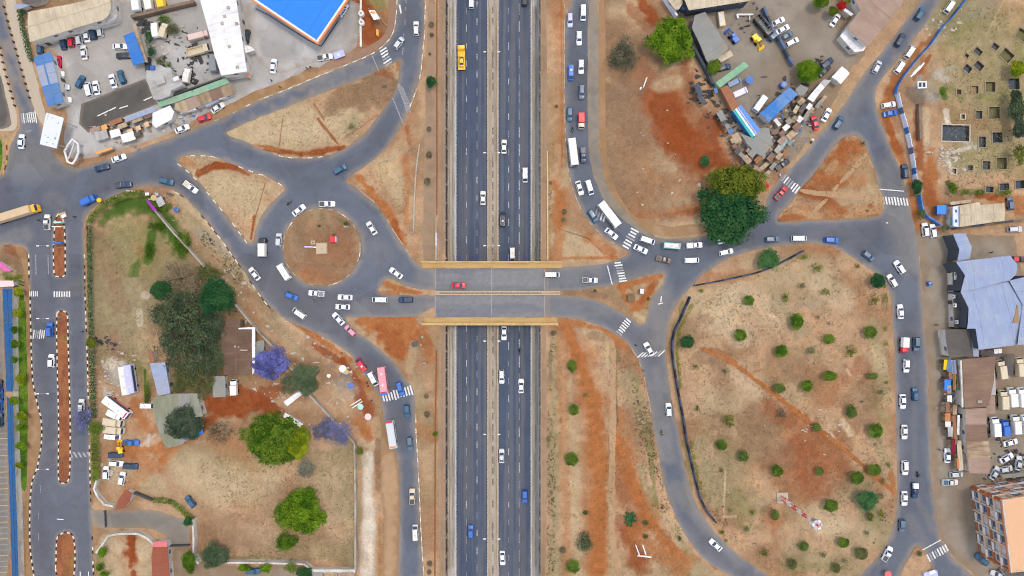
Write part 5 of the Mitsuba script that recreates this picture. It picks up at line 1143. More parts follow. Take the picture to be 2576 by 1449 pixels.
detail(k, 'roof_unit', 445, 200, 4.7, (1.8, 1.2, .8), 20, 'roof_white'); detail(k, 'roof_tank', 386, 172, 4.6, (1.3, 1.3, .9), 10, 'plastic_blue'); detail(k, 'stair_box', 405, 205, 4.7, (3.0, 2.2, .7), 20, 'roof_concrete')
building('shop_row', 'mint green roof strip, eastern half of the long pair', 'shop', [(484,227),(569,195),(577,209),(485,243)], 3.2, 'roof_green', panel=3)
building('shop_row', 'mint green roof strip, western half of the long pair', 'shop', [(398,257),(482,227),(486,241),(441,258),(400,270)], 3.2, 'roof_green', panel=3)
building('shop_row', 'tan sheet roofed shops below the mint green strip', 'shop', [(440,260),(486,243),(578,210),(590,226),(588,236),(552,247),(515,262),(460,284),(440,275)], 3.0, ['roof_tan', 'roof_brown', 'roof_tan', 'roof_mauve'], panel=4)
building('shop_canopy', 'white canopy strip at the east end of the tan shops', 'canopy', [(549,244),(588,228),(590,234),(553,251)], 2.6, 'roof_white', windows=False)
building('shop_canopy', 'pale blue canopy strip before the tan shops', 'canopy', [(515,264),(549,246),(551,252),(520,270)], 2.6, 'roof_pale_blue', windows=False)
building('shop_canopy', 'white rounded awning above the red hatchback', 'canopy', [(453,278),(490,267),(494,275),(455,286)], 2.7, 'roof_white', windows=False)
building('shop_row', 'double white roof sticking out above the stalls', 'shop', [(384,284),(428,265),(438,281),(432,300),(392,322),(383,312)], 3.4, 'roof_white', panel=3.2)
building('shop_row', 'lavender roof strip on the service road side of the stalls', 'shop', [(312,297),(386,268),(394,278),(384,283),(318,307)], 2.9, 'roof_pale_blue')
STALLS = [(291,306,34,12,20,'roof_rust','rusty stall roof at the lower edge of the service road'),(345,300,30,14,22,'roof_tan','tan stall roof under the lavender strip'),(372,290,22,13,22,'roof_brown','brown stall roof touching the double white roof'),(240,326,26,12,20,'roof_mauve','mauve stall roof at the west corner of the stall row'),(262,320,16,13,18,'canopy_amber','orange stall roof at the corner of the service road'),
          (255,340,32,22,14,'roof_concrete','grey stall roof at the west end by the main road'),(290,335,26,18,14,'roof_white','pale tarp roof in the western stalls'),(322,345,34,22,18,'roof_white','bluish white tarp roof nearest the main road'),(327,330,14,11,20,'roof_peach','small straw coloured stall roof among the tarps'),(348,322,12,11,20,'roof_peach','small straw coloured stall roof in the middle of the row'),(369,313,12,11,18,'roof_peach','small straw coloured stall roof beside the double white roof'),(308,316,24,12,22,'roof_tan','tan stall roof in the middle of the stall row'),(395,308,11,11,20,'roof_peach','straw canopy at the corner of the double white roof'),(345,338,16,10,18,'roof_dark','dark stall roof at the road edge'),(262,379,44,6,18,'canopy_amber','long narrow yellow and dark barrier shed at the road edge')]
flat('canopy_amber', (.62, .33, .12))
def stall(x, y, w, d, deg, roof, label, h=2.5, cat='stall', name='market_stall', group=None):
    k = L(numbered(name), label, cat, group)
    c = P(x, y, h); w, d = w * S, d * S
    q = rot_rect(c, w, d, deg); a = np.array([math.cos(math.radians(deg)), math.sin(math.radians(deg))]); b = np.array([-a[1], a[0]])
    tilt = rng.uniform(-.12, .12)
    n = max(1, int(w / 2))
    for i in range(n):
        g = Polygon([c + a * (-w / 2 + w * (i + s) / n + e) + b * t * (1 + .06 * rng.normal()) for s, t, e in ((0, -d / 2, .02), (1, -d / 2, -.02), (1, d / 2, -.02), (0, d / 2, .02))])
        dz = .05 * rng.random()
        roof_panel(k, g, lambda r, dz=dz: h + dz + tilt * ((np.atleast_2d(r) - c) @ b), a, roof, c, t=.06)
    for s, t in ((-1, -1), (1, -1), (1, 1), (-1, 1)):
        part(k, 'post', CYL, 'timber', T().translate([*(c + a * s * (w / 2 - .15) + b * t * (d / 2 - .15)), 0]).scale([.05, .05, h - .2]))
    part(k, 'counter', UNIT, 'timber', boxtw(c, (w * .7, .5, .95), deg, 0))
    if d > 1.2: part(k, 'back_wall', UNIT, 'wall_brown', boxtw(c + b * (d / 2 - .25), (w * .9, .08, h - .5), deg, 0))
    return k


for s in STALLS: stall(*s)
# billboard on stilts and six sided frame
k = L('billboard', 'tilted white and blue advertising panel with faded prints by the side street', 'billboard')
q = PL([(114,282),(162,297),(144,374),(98,362)], 8.0); c = q.mean(0); ax = (q[1] - q[0]) / np.linalg.norm(q[1] - q[0])
roof_panel(k, Polygon(q), lambda r: 8.0 + .12 * ((np.atleast_2d(r) - c) @ ax), ax, 'billboard_white', c, 'panel', .25)
flat('billboard_white', (.60, .64, .86)); flat('print_green', (.14, .30, .25)); flat('print_blue', (.13, .17, .52)); flat('print_lilac', (.42, .45, .78)); flat('print_yellow', (.55, .52, .30))
for x, y, w, d, b_ in ((118,292,3,16,'print_lilac'),(146,310,2.2,4,'print_blue'),(120,345,5,3,'print_green'),(139,348,4,7,'print_green'),(117,358,3,3,'print_blue'),(142,338,2,6,'print_yellow'),(130,296,4,6,'print_lilac'),(125,352,2,9,'print_yellow'),(112,340,4,2,'print_lilac'),(134,362,5,2,'print_blue')):
    z = 8.0 + .12 * float((P(x, y, 8.2) - c) @ ax) + .02
    part(k, 'print', UNIT, b_, boxtw(P(x, y, 8.2), (w * S * .9, d * S * .9, .02), -15, z))
for i in range(4): part(k, 'post', CYL, 'steel', T().translate([*(c + (q[i] - c) * .75), 0]).scale([.16, .16, 7.5]))
k = L('hexagonal_frame', 'white hexagonal frame standing over red earth at the street corner', 'frame')
q = PL([(162,380),(170,366),(182,350),(196,362),(197,384),(190,401),(182,412),(170,407)], 3.0); ce = q.mean(0)
for i in range(len(q)):
    a, b = q[i], q[(i + 1) % len(q)]; d = b - a
    part(k, 'frame_bar', UNIT, 'roof_white', boxtw((a + b) / 2, (np.linalg.norm(d) + .3, .55, .5), math.degrees(math.atan2(d[1], d[0])), 2.6))
    part(k, 'post', CYL, 'steel', T().translate([*a, 0]).scale([.12, .12, 2.6]))
part(k, 'brace', UNIT, 'roof_white', boxtw((q[0] + q[2]) / 2 * .6 + q[5] * .4, (.3, 5.5, .3), -20, 2.75))
part(k, 'back_panel', UNIT, 'roof_mauve', boxtw((q[4] + q[5]) / 2, (2.8, .2, 2.4), 100, .1))
# petrol station canopy: blue deck, white and orange fascia
k = L('station_canopy', 'bright blue petrol station canopy with white and orange edges', 'canopy')
Hc = 6.0; q = PL([(640,-4),(797,101),(872,-8),(870,-60),(720,-110)], Hc)
g = Polygon(q)
a = (q[1] - q[0]) / np.linalg.norm(q[1] - q[0]); o = q[0]
for i in range(12):
    bb = np.array([-a[1], a[0]])
    c_ = Polygon([o + a * (i * 5 - 20 + .02) - bb * 60, o + a * (i * 5 - 15 - .02) - bb * 60, o + a * (i * 5 - 15 - .02) + bb * 60, o + a * (i * 5 - 20 + .02) + bb * 60])
    if g.intersects(c_): roof_panel(k, g.intersection(c_), lambda r, i=i: np.full(len(np.atleast_2d(r)), Hc + .03 * (i % 2)), a, 'canopy_blue', o, 'deck_panel', .2)
for nm, w0, w1, z0, z1, b_ in (('fascia_white', 0, .55, Hc - .7, Hc + .16, 'roof_white'), ('fascia_orange', .55, .95, Hc - .8, Hc + .05, 'canopy_orange')):
    ring = g.buffer(w1, join_style='mitre').difference(g.buffer(w0, join_style='mitre'))
    part(k, nm, ply(M(*[trimesh.creation.extrude_polygon(s, z1 - z0, engine='earcut') for s in polys(ring)]).apply_translation((0, 0, z0))), b_)
for x, y in ((720, 20), (790, 60), (830, 0), (760, -20)): part(k, 'column', CYL, 'concrete', T().translate([*P(x, y, 3), 0]).scale([.3, .3, Hc - .25]))
k = L(numbered('forecourt_drain'), 'thin dark drain line bending round the petrol station canopy', 'drain')
put(k, ply(M(*[bx(-l / 2, l / 2, -.16, .16, 0, .05).apply_transform(trimesh.transformations.translation_matrix((*c, .03)) @ trimesh.transformations.rotation_matrix(math.radians(t), (0, 0, 1))) for c, t, l in along(PL([(644,22),(652,22),(700,54),(806,120),(851,52)]), 5)])), 'dark_metal')
# planter with boards beside the station
k = L('sign_board', 'white tilted sign board in the red planted bed beside the station', 'sign board')
part(k, 'board', ply(prism(PL([(927,26),(943,26),(957,48),(940,50)], 3), 2.9, 3.1)), 'roof_white'); part(k, 'print', UNIT, 'canopy_amber', boxtw(P(938, 32, 3), (1.6, .8, .02), -8, 3.1))
for x, y in ((932, 30), (952, 46)): part(k, 'post', CYL, 'steel', T().translate([*P(x, y), 0]).scale([.08, .08, 2.9]))
part(k, 'brace', UNIT, 'timber', boxtw(P(964, 54), (.4, 4.2, .4), 35, .3))
k = L('yellow_bin', 'narrow yellow bin in the red planted bed', 'bin'); part(k, 'body', UNIT, 'hydrant_yellow', boxtw(P(951, 85), (.7, 1.8, 1.2), 0, 0)); part(k, 'lid', UNIT, 'canopy_amber', boxtw(P(951, 85), (.78, 1.9, .12), 0, 1.2))
for x, y, lab in ((911, 38, 'white round tank at the edge of the red bed, uppermost'), (912, 60, 'white round tank at the edge of the red bed, lower')):
    k = L(numbered('round_tank'), lab, 'tank'); part(k, 'shell', CYL, 'roof_white', T().translate([*P(x, y), .2]).scale([.9, .9, 1.4])); part(k, 'lid', CYL, 'concrete', T().translate([*P(x, y), 1.6]).scale([.4, .4, .15]))
k = L('banner', 'pale frame with a lilac roundel standing behind the white pickup', 'banner'); part(k, 'panel', UNIT, 'print_lilac', boxtw(P(853, 137, 1), (3.6, 2.2, .15), 20, 1.0)); part(k, 'roundel', CYL, 'roof_white', T().translate([*P(852, 138, 1), 1.15]).scale([.5, .5, .05])); [part(k, 'post', CYL, 'steel', T().translate([*(P(853, 137) + np.array([d, 0])), 0]).scale([.06, .06, 1.0])) for d in (-1.2, 1.2)]

# north-east block
building('depot', 'large beige depot roof at the upper edge beside the blue water tank', 'depot', [(1733,26),(1785,18),(1888,2),(1890,-40),(1720,-40),(1722,0)], 6.0, 'roof_cream', wall='wall_dark', panel=6)
flat('wall_dark', (.07, .08, .10))
building('depot_annexe', 'narrow beige annexe west of the large depot roof', 'annexe', [(1680,-20),(1712,-20),(1718,8),(1708,24),(1698,24),(1672,-10)], 4.0, 'roof_cream', panel=5)
building('shed', 'long grey green sheet roof running down from the round tree', 'shed', [(1748,38),(1774,30),(1806,80),(1833,122),(1800,150),(1785,162),(1776,150),(1760,110),(1740,70)], 4.0, 'roof_grey', wall='wall_dark', panel=3.2, axis=(P(1833, 122) - P(1774, 30)))
building('lean_to', 'cream lean-to roof at the end of the grey green shed', 'lean-to', [(1803,145),(1838,126),(1845,139),(1815,157)], 2.8, 'roof_cream')
def container(name, label, pts, h, roof, wall, cat='container'):
    k = building(name, label, cat, pts, h, roof, wall=wall, panel=2.4, inset=.06, windows=False); return k
container('container', 'mint green shipping container in the scrapyard', [(1800,208),(1872,155),(1884,166),(1811,221)], 2.7, 'roof_green', 'roof_green')
container('container', 'rust red shipping container below the mint green one', [(1812,222),(1831,214),(1855,258),(1860,268),(1842,280)], 2.7, 'roof_rust', 'roof_rust')
k = container('container', 'long blue, white and teal striped container roof', [(1843,279),(1864,264),(1912,326),(1905,336),(1892,348)], 2.8, 'canopy_blue', 'fence_blue')
for d0, d1, b_ in ((0, .28, 'roof_teal'), (.28, .46, 'roof_white'), (.56, .66, 'roof_pinkish')):
    a0, a1, b1, b0 = P(1843,279,2.8), P(1892,348,2.8), P(1910,330,2.8), P(1864,264,2.8)
    part(k, 'roof_stripe', ply(prism([a0 + (b0 - a0) * d0, a1 + (b1 - a1) * d0, a1 + (b1 - a1) * d1, a0 + (b0 - a0) * d1], 2.84, 2.9)), b_)
flat('roof_teal', (.06, .38, .36)); flat('roof_pinkish', (.55, .38, .40))
building('shack', 'grey slab roofed shack below the striped container', 'shack', [(1862,335),(1895,348),(1914,322),(1934,322),(1944,360),(1920,395),(1900,385),(1880,362)], 2.8, 'roof_grey', panel=4)
building('shack', 'small tan square roof at the tip of the shacks by red earth', 'shack', [(1840,340),(1856,333),(1868,355),(1850,363)], 2.6, 'roof_tan')
building('long_shed', 'long two tone blue roof of the scrapyard shed', 'shed', [(1911,285),(1984,220),(2007,237),(1934,307)], 3.8, 'roof_bluetwo', pitch=.16, panel=3.2)
tex('roof_bluetwo', roofing((.06, .19, .50), (.2, .3, .5), .4)); 
building('canopy_tent', 'square white tent roof beside the north east road', 'tent', [(2092,194),(2118,167),(2137,185),(2115,212)], 3.4, 'white_cloth', pitch=.25, panel=20, windows=False)
building('shop_row', 'white sheet roofs stepping along behind the square tent', 'shop', [(2031,248),(2047,228),(2072,200),(2092,202),(2063,233),(2046,257)], 3.0, ['roof_white', 'roof_white', 'roof_concrete'], panel=3.5)
building('shop_row', 'grey sheet roof below the stepped white roofs', 'shop', [(2001,226),(2014,212),(2034,222),(2022,240),(2010,240)], 2.8, 'roof_grey', panel=3)
k = building('shop_hall', 'large mauve roofed building beside the north east road', 'building', [(2133,73),(2138,60),(2164,26),(2135,-30),(2290,-30),(2262,22),(2210,84),(2182,117)], 6.0, 'roof_mauve', panel=5.5, axis=(P(2182, 117) - P(2270, 10)))
building('corner_shop', 'white front wall roof at the corner of the mauve building', 'shop', [(2113,90),(2132,70),(2150,88),(2178,118),(2172,128),(2150,131),(2126,106)], 3.6, 'roof_white', panel=4)
building('awning', 'white and blue awning on the north side of the mauve building', 'awning', [(2120,24),(2126,20),(2148,36),(2140,40)], 3.2, 'roof_white', windows=False)
SH = [(1846,352,16,12,30,'roof_tan'),(1856,378,18,14,60,'roof_dark'),(1868,392,20,10,-40,'roof_grey'),(1880,402,22,14,-45,'roof_tan'),(1893,385,16,20,-40,'roof_grey'),(1908,400,22,12,40,'roof_rust'),(1922,418,24,10,40,'roof_tan'),(1905,425,20,12,-30,'roof_mauve'),(1940,395,22,14,52,'roof_brown'),(1958,375,20,14,50,'roof_concrete'),(1968,352,24,14,45,'roof_mauve'),(1990,340,22,16,40,'roof_tan'),(1978,320,18,12,40,'roof_white'),(2004,318,20,14,45,'roof_brown'),(2012,300,16,12,50,'roof_white'),(2003,275,20,10,60,'roof_cream'),(2020,272,26,12,55,'roof_dark'),(2030,290,30,10,58,'roof_grey'),(2016,255,20,12,40,'roof_tan'),(1956,308,9,22,40,'roof_white'),(1950,332,20,12,10,'roof_brown'),(1935,345,18,10,-20,'roof_tan'),(2055,240,30,5,50,'roof_cream'),(1972,362,30,9,55,'roof_teal2'),(1925,366,16,14,30,'roof_mauve'),(1815,292,16,26,30,'roof_grey'),(1822,308,12,20,25,'roof_dark'),(1801,228,8,14,20,'roof_blue'),(1757,226,14,30,25,'roof_slate'),(1765,250,12,30,35,'roof_slate'),(1838,330,14,10,40,'roof_blue'),(1960,392,18,12,55,'roof_tan'),(1975,385,14,10,50,'roof_rust'),(1945,418,20,10,48,'roof_grey'),(1988,358,16,10,50,'roof_grey'),(1930,436,18,9,40,'roof_tan'),(1912,380,18,14,-35,'roof_brown'),(1884,380,14,12,-40,'roof_mauve'),(1998,300,16,12,45,'roof_tan'),(1985,305,14,14,40,'roof_grey'),(2036,268,16,10,55,'roof_white'),(2042,276,14,10,55,'roof_tan'),(2060,262,22,9,55,'roof_grey'),(2072,248,18,8,55,'roof_tan'),(1968,335,16,12,42,'roof_brown'),(1830,318,10,14,25,'roof_grey'),(1848,368,12,10,35,'roof_brown')]
tex('roof_teal2', roofing((.25, .36, .36), (.2, .25, .25), .4)); tex('roof_slate', roofing((.07, .085, .12), (.12, .12, .13), .5))
WHERE = ['beside red earth', 'nearest the round tank', 'among the scrapyard shacks', 'above the double crowned tree']
nm_ = {'roof_tan': 'tan', 'roof_dark': 'dark', 'roof_grey': 'grey', 'roof_rust': 'rust red', 'roof_mauve': 'mauve', 'roof_brown': 'brown', 'roof_concrete': 'pale grey', 'roof_white': 'white', 'roof_cream': 'cream', 'roof_teal2': 'faded teal', 'roof_blue': 'blue', 'roof_slate': 'slate black'}
bycol = {}
for s in SH: bycol.setdefault(s[5], []).append(s)
for c_, l in bycol.items():
    l.sort(key=lambda s: s[1])
    for i, s in enumerate(l):
        stall(*s, (f'the only {nm_[c_]} shack roof among the shacks south west of the mauve building' if len(l) == 1 else f'{nm_[c_]} shack roof, {ORD[i]} from the top of its colour in the north east shacks'), h=2.4 + .5 * rng.random(), cat='shack', name='shack')
# east side
k = building('house', 'cream roofed house with pale blue gable front on the red earth', 'house', [(2414,517),(2464,508),(2465,516),(2526,511),(2526,555),(2415,571)], 3.8, 'roof_cream', pitch=.08, panel=4, axis=(1, .06))
part(k, 'front', ply(prism(PL([(2397,520),(2414,517),(2415,571),(2398,569)], 3.2), .02, 3.3)), 'fence_white')
for y in (531, 556): part(k, 'front_window', UNIT, 'window_blue', boxtw(P(2405, y, 3.3), (.7, 1.0, .03), 0, 3.3))
building('lean_to', 'dark red lean-to at the front of the cream house', 'lean-to', [(2390,524),(2397,522),(2397,548),(2390,548)], 2.6, 'roof_rust')
building('lean_to', 'dark teal lean-to at the front corner of the cream house', 'lean-to', [(2389,548),(2401,548),(2402,568),(2390,568)], 2.7, 'roof_darkteal')
tex('roof_darkteal', roofing((.03, .18, .16), (.08, .14, .12), .5))
building('lean_to', 'cream strip roof behind the cream house', 'lean-to', [(2390,508),(2442,502),(2443,509),(2392,516)], 2.5, 'roof_cream')
k = L('blue_booth', 'bright blue booth before the cream house', 'booth'); part(k, 'body', UNIT, 'fence_blue', boxtw(P(2366, 528, 1), (2.4, 2.7, 2.2), 0, 0)); part(k, 'roof', UNIT, 'canopy_blue', boxtw(P(2366, 528, 2), (2.6, 2.9, .12), 0, 2.2))
def wing(k, pts, h, roof, axis, pitch=.1, panel=4.5): 
    p = ccw(PL(pts, h)); g = Polygon(p).buffer(0); a = np.array(axis, float) / np.linalg.norm(axis); b = np.array([-a[1], a[0]]); o = p.mean(0)
    u, v = (p - o) @ a, (p - o) @ b; hw = (v.max() - v.min()) / 2; vm = (v.max() + v.min()) / 2
    n = max(1, int((u.max() - u.min()) / panel))
    for i in range(n):
        x0 = u.min() + i * np.ptp(u) / n; x1 = x0 + np.ptp(u) / n
        for y0, y1 in ((v.min() - 1, vm), (vm, v.max() + 1)):
            c = Polygon([o + a * (x0 + .02) + b * y0, o + a * (x1 - .02) + b * y0, o + a * (x1 - .02) + b * y1, o + a * (x0 + .02) + b * y1])
            roof_panel(k, g.intersection(c), lambda r, i=i: h + pitch * (hw - np.abs((np.atleast_2d(r) - o) @ b - vm)) + .02 * (i % 2), a, roof, o)
    part(k, 'wall', ply(M(*[trimesh.creation.extrude_polygon(s, h - .2, engine='earcut') for s in polys(g.buffer(-.3))])), 'wall_dark')
k = L('large_hall', 'large hall of lavender blue roofs in several bays on the east side', 'hall')
wing(k, [(2397,588),(2428,587),(2445,622),(2439,650),(2408,658),(2413,628)], 6, 'roof_lavender', (P(2428, 588) - P(2440, 650)))
wing(k, [(2405,659),(2430,656),(2541,643),(2556,665),(2552,690),(2537,706),(2417,735),(2423,692)], 7.5, 'roof_lavender', (P(2541, 650) - P(2410, 665)), .18)
wing(k, [(2416,733),(2537,708),(2568,766),(2556,868),(2462,880),(2450,826),(2428,827),(2434,775)], 7.2, 'roof_lavender', (P(2540, 710) - P(2420, 735)), .10)
wing(k, [(2539,706),(2600,690),(2600,864),(2557,868),(2569,766)], 7.8, 'roof_lavender', (P(2570, 700) - P(2565, 860)), .15)
part(k, 'valley_gutter', ply(prism(PL([(2557,768),(2560,768),(2562,812),(2547,812)], 8), 7.9, 8.3)), 'timber')
building('side_shed', 'lilac strip roof beside the dark grey shed', 'shed', [(2440,828),(2457,828),(2463,898),(2449,897)], 4.4, 'roof_pale_blue')
building('side_shed', 'dark grey shed roof at the foot of the lavender hall', 'shed', [(2378,829),(2439,827),(2448,896),(2387,899),(2381,860)], 4.6, 'roof_dark', panel=3.5)
building('side_shed', 'dark brown lean-to along the west side of the lavender hall', 'lean-to', [(2395,660),(2402,658),(2416,690),(2424,700),(2432,775),(2426,826),(2400,826),(2398,740)], 3.2, 'roof_dark', panel=3)
for i, (x, y, b_) in enumerate(((2403, 690, 'roof_white'), (2397, 746, 'roof_white'), (2401, 768, 'roof_white'), (2405, 810, 'roof_white'), (2421, 816, 'cyan_cloth'))):
    k = L(numbered('air_unit'), ['white long unit on the brown lean-to, uppermost', 'small white unit on the brown lean-to, second', 'small white unit on the brown lean-to, third', 'small white unit on the brown lean-to, fourth', 'cyan cover on the brown lean-to corner'][i], 'unit')
    part(k, 'casing', UNIT, b_, boxtw(P(x, y, 3.3), (.8, 1.2 if i else 3.6, .7), 0, 3.25)); part(k, 'top_grille', UNIT, 'dark_metal', boxtw(P(x, y, 3.9), (.4, .5, .02), 0, 3.95))
k = building('shop_block', 'large brown flat roof of the eastern shop row', 'shops', [(2420,904),(2486,898),(2505,896),(2500,960),(2487,1022),(2480,1024),(2427,1026)], 5.2, 'roof_brown', panel=5)
detail(k, 'parapet_wall', 2417, 965, 5.3, (.5, 15, .5), 2, 'wall_plaster'); detail(k, 'roof_hatch', 2464, 1010, 5.3, (1.4, .9, .3), 0, 'concrete')
building('side_shed', 'pale grey strip roof between brown roof and cream trucks', 'shed', [(2483,931),(2503,931),(2505,994),(2487,994)], 3.4, 'roof_concrete')
building('side_shed', 'mauve strip roof beside the cream truck of the middle row', 'shed', [(2481,996),(2503,996),(2504,1040),(2482,1042)], 3.4, 'roof_mauve')
building('shop_block', 'brown yard roof below the brown shop block', 'shops', [(2428,1028),(2482,1026),(2482,1080),(2492,1150),(2490,1192),(2438,1190),(2430,1110)], 4.2, ['roof_mauve', 'roof_brown', 'roof_tan'], panel=5)
SH2 = [(2378,918,8,26,0,'yellow_cloth','yellow awning at the top of the eastern stalls'),(2387,920,12,30,2,'roof_blue','dark blue awning beside the yellow awning'),(2400,924,12,34,3,'roof_pale_blue','pale blue awning strip before the brown roof'),(2391,940,9,26,4,'roof_rust','narrow rust red awning in the eastern stalls'),(2384,968,16,26,0,'canopy_blue','bright blue tarp on the eastern stalls'),(2388,980,10,22,5,'roof_tan','small tan tarp over the bright blue one'),(2401,960,7,44,2,'roof_orange','long orange awning strip in the eastern stalls'),(2410,950,8,60,1,'roof_brown','long brown strip along the shop front'),(2389,1003,12,16,0,'roof_white','white awning above the dark red strip'),(2384,1024,10,26,0,'roof_rust','dark red awning strip, middle of the eastern stalls'),(2384,1050,13,20,0,'roof_orange','orange and white canopy at the stall row bend'),(2385,1068,14,14,0,'roof_white','white canopy below the orange one'),(2402,1030,10,26,3,'roof_tan','pale tan strip behind the dark red awning'),(2391,1086,13,26,2,'roof_concrete','white flat canopy in the lower stalls'),(2402,1075,9,60,1,'roof_rust','long rusty strip in the lower stalls'),(2411,1068,6,50,1,'roof_white','long white strip in the lower stalls'),(2399,1125,8,36,3,'roof_darkred','dark crimson awning by the parked white sedan'),(2415,1145,12,74,1,'roof_cream','long cream roof strip at the end of the stall row'),(2410,1165,6,26,1,'roof_orange','orange awning at the foot of the cream strip'),(2405,1106,7,24,2,'roof_brown','small brown awning beside the cream strip'),(2436,1050,16,30,2,'cyan_cloth','pale green tarp behind the lower stalls'),(2450,1058,10,20,20,'print_green','green tarp in the shop yard'),(2458,1030,18,10,0,'roof_dark','dark solar panel roof in the shop yard'),(2452,1090,22,16,20,'roof_pale_blue','lilac tarp in the shop yard'),(2455,1112,12,9,10,'canopy_blue','blue tarp at the yard edge'),(2430,1160,6,40,1,'roof_tan','sandy strip beside the cream roof')]
tex('roof_darkred', roofing((.22, .015, .04), (.15, .05, .05), .4))
for s in SH2: stall(*s, h=2.8 + .3 * rng.random(), cat='awning', name='shop_awning')
building('yard_shed', 'open dark frame shed between the two cream trucks', 'shed', [(2532,890),(2551,890),(2549,945),(2530,945)], 2.2, 'roof_dark')
building('yard_roof', 'dark strip roof at the top of the truck yard', 'shed', [(2466,882),(2520,880),(2524,896),(2470,898)], 3.0, 'roof_dark')
building('yard_roof', 'white small roof at the top edge of the truck yard', 'shed', [(2500,879),(2520,877),(2521,888),(2502,890)], 3.3, 'roof_white')
building('yard_roof', 'grey low wall roof behind the scrap vehicles', 'shed', [(2520,1194),(2600,1188),(2600,1196),(2522,1204)], 2.4, 'roof_grey')
k = L('water_trough', 'white trough with two dark basins near the blue fence', 'trough')
part(k, 'trough_rim', ply(M(*[trimesh.creation.extrude_polygon(s, .5, engine='earcut') for s in polys(Polygon(rot_rect(P(2318, 214), 3.0, 2.3, 3)).difference(unary_union([Polygon(rot_rect(P(2318 + d, 214), 1.0, 1.5, 3)) for d in (-5.2, 4.6)])))])), 'roof_white')
for d in (-5.2, 4.6): part(k, 'basin', UNIT, 'water_dark', boxtw(P(2318 + d, 214), (1.02, 1.52, .15), 3, .02))
# left compound
k = building('farmhouse', 'brown roofed house with a white gutter in the compound', 'house', [(557,829),(557,803),(605,803),(606,824),(632,824),(634,880),(634,942),(566,943),(556,900)], 4.0, 'roof_house', wall='wall_brown', panel=3.2, pitch=.05, axis=(0, 1))
part(k, 'gutter', ply(prism(PL([(630,823),(642,823),(642,900),(640,936),(635,942),(634,880),(634,828),(600,828),(600,825)], 4.2), 4.12, 4.3)), 'roof_white')
for x, y, s_ in ((613, 881, (2.4, .4, .04)), (591, 872, (.5, .6, .05)), (600, 873, (.4, .5, .05))): detail(k, 'roof_patch', x, y, 4.35, s_, 0, 'concrete')
building('shed', 'grey square roof against the diagonal wall east of the brown house', 'shed', [(636,859),(664,857),(664,898),(638,900)], 3.2, 'roof_grey')
building('shed', 'mossy grey roof below the brown house', 'shed', [(534,946),(566,946),(568,998),(536,1000)], 3.0, 'roof_grey')
building('shed', 'pale blue sheet roof, long and narrow in the compound', 'shed', [(377,914),(415,911),(429,990),(397,996)], 3.4, 'roof_pale_blue', panel=3)
building('shed', 'narrow dark red roof above the pale blue one', 'shed', [(369,881),(384,884),(389,911),(377,913)], 3.0, 'roof_rust')
k = building('barn', 'mossy olive barn roof half under a grey green tree', 'barn', [(384,1002),(430,991),(496,989),(501,1010),(511,1047),(490,1050),(480,1090),(460,1117),(418,1129),(400,1085),(386,1040)], 3.8, ['roof_moss', 'roof_grey', 'roof_moss'], panel=4.5)
tex('roof_moss', roofing((.205, .215, .155), (.26, .27, .24), .6))
part(k, 'tarp', ply(prism(PL([(462,1103),(500,1085),(508,1078),(510,1090),(490,1100),(466,1108)], 3), 2.6, 2.75)), 'canopy_blue'); part(k, 'tarp', ply(prism(PL([(498,1072),(508,1066),(512,1072),(500,1080)], 3), 2.7, 2.85)), 'yellow_cloth')
k = building('gatehouse', 'red brick roofed gatehouse with a curved white wall', 'gatehouse', [(317,1232),(332,1240),(326,1262),(309,1281),(289,1281),(296,1260),(305,1245)], 3.0, 'roof_brick', panel=3)
k = building('gatehouse', 'long brick red roof with a pink front at the lower edge', 'gatehouse', [(387,1363),(420,1361),(423,1375),(424,1410),(430,1475),(384,1475),(381,1400)], 3.2, 'roof_brick', panel=6, axis=(0, 1))
part(k, 'front_roof', ply(prism(PL([(387,1362),(420,1361),(422,1372),(420,1376),(384,1376)], 3.4), 3.3, 3.45)), 'pink_brick'); flat('pink_brick', (.55, .17, .18))
building('shed', 'white trailer like shed under the greyish tree by the diagonal wall', 'shed', [(713,1011),(755,981),(766,988),(723,1022)], 2.6, 'roof_white', windows=False)
building('caravan', 'long white caravan roof beside the big green tree', 'caravan', [(718,1038),(763,1067),(756,1075),(712,1049)], 2.6, 'roof_white', windows=False, panel=20)
building('low_store', 'grey low store against the lower white wall', 'store', [(781,1440),(812,1440),(812,1465),(781,1465)], 2.4, 'roof_grey'); building('low_store', 'tan low store against the lower white wall', 'store', [(814,1440),(848,1439),(850,1465),(814,1465)], 2.2, 'roof_tan'); building('low_store', 'brown low store in the corner of the lower white wall', 'store', [(850,1440),(890,1438),(890,1465),(852,1465)], 2.2, 'roof_mauve')
# far west: long blue canopy of the car park
building('long_canopy', 'long blue canopy roof along the western car park', 'canopy', [(6,726),(29,726),(31,820),(33,960),(33,985),(16,985),(12,870)], 3.2, 'roof_deepblue', panel=5.5, windows=False, pitch=.08)
building('long_canopy', 'narrow blue canopy continuing south along the western car park', 'canopy', [(17,995),(32,1015),(36,1150),(42,1300),(47,1475),(31,1475),(26,1300),(20,1120)], 3.2, 'roof_deepblue', panel=6, windows=False, pitch=.12)
tex('roof_deepblue', roofing((.03, .105, .27), (.05, .10, .19), .6))
k = numbered('parking_bay'); labels[k] = {'kind': 'structure'}
for i in range(28): part(k, 'bay_line', UNIT, 'tan_cloth' if i % 3 == 1 else 'road_worn', boxtw(P(0, 1090 + i * 14), (5.2, .18, .01), 3, .045))
building('corner_shed', 'pink tent roof at the west edge below the junction', 'tent', [(-10,652),(2,660),(27,679),(26,683),(12,682),(-10,668)], 2.2, 'magenta_cloth', windows=False); building('corner_shed', 'pinkish roof below the pink tent at the west edge', 'shed', [(-10,706),(33,706),(36,720),(-10,723)], 2.8, 'pink_cloth', windows=False)
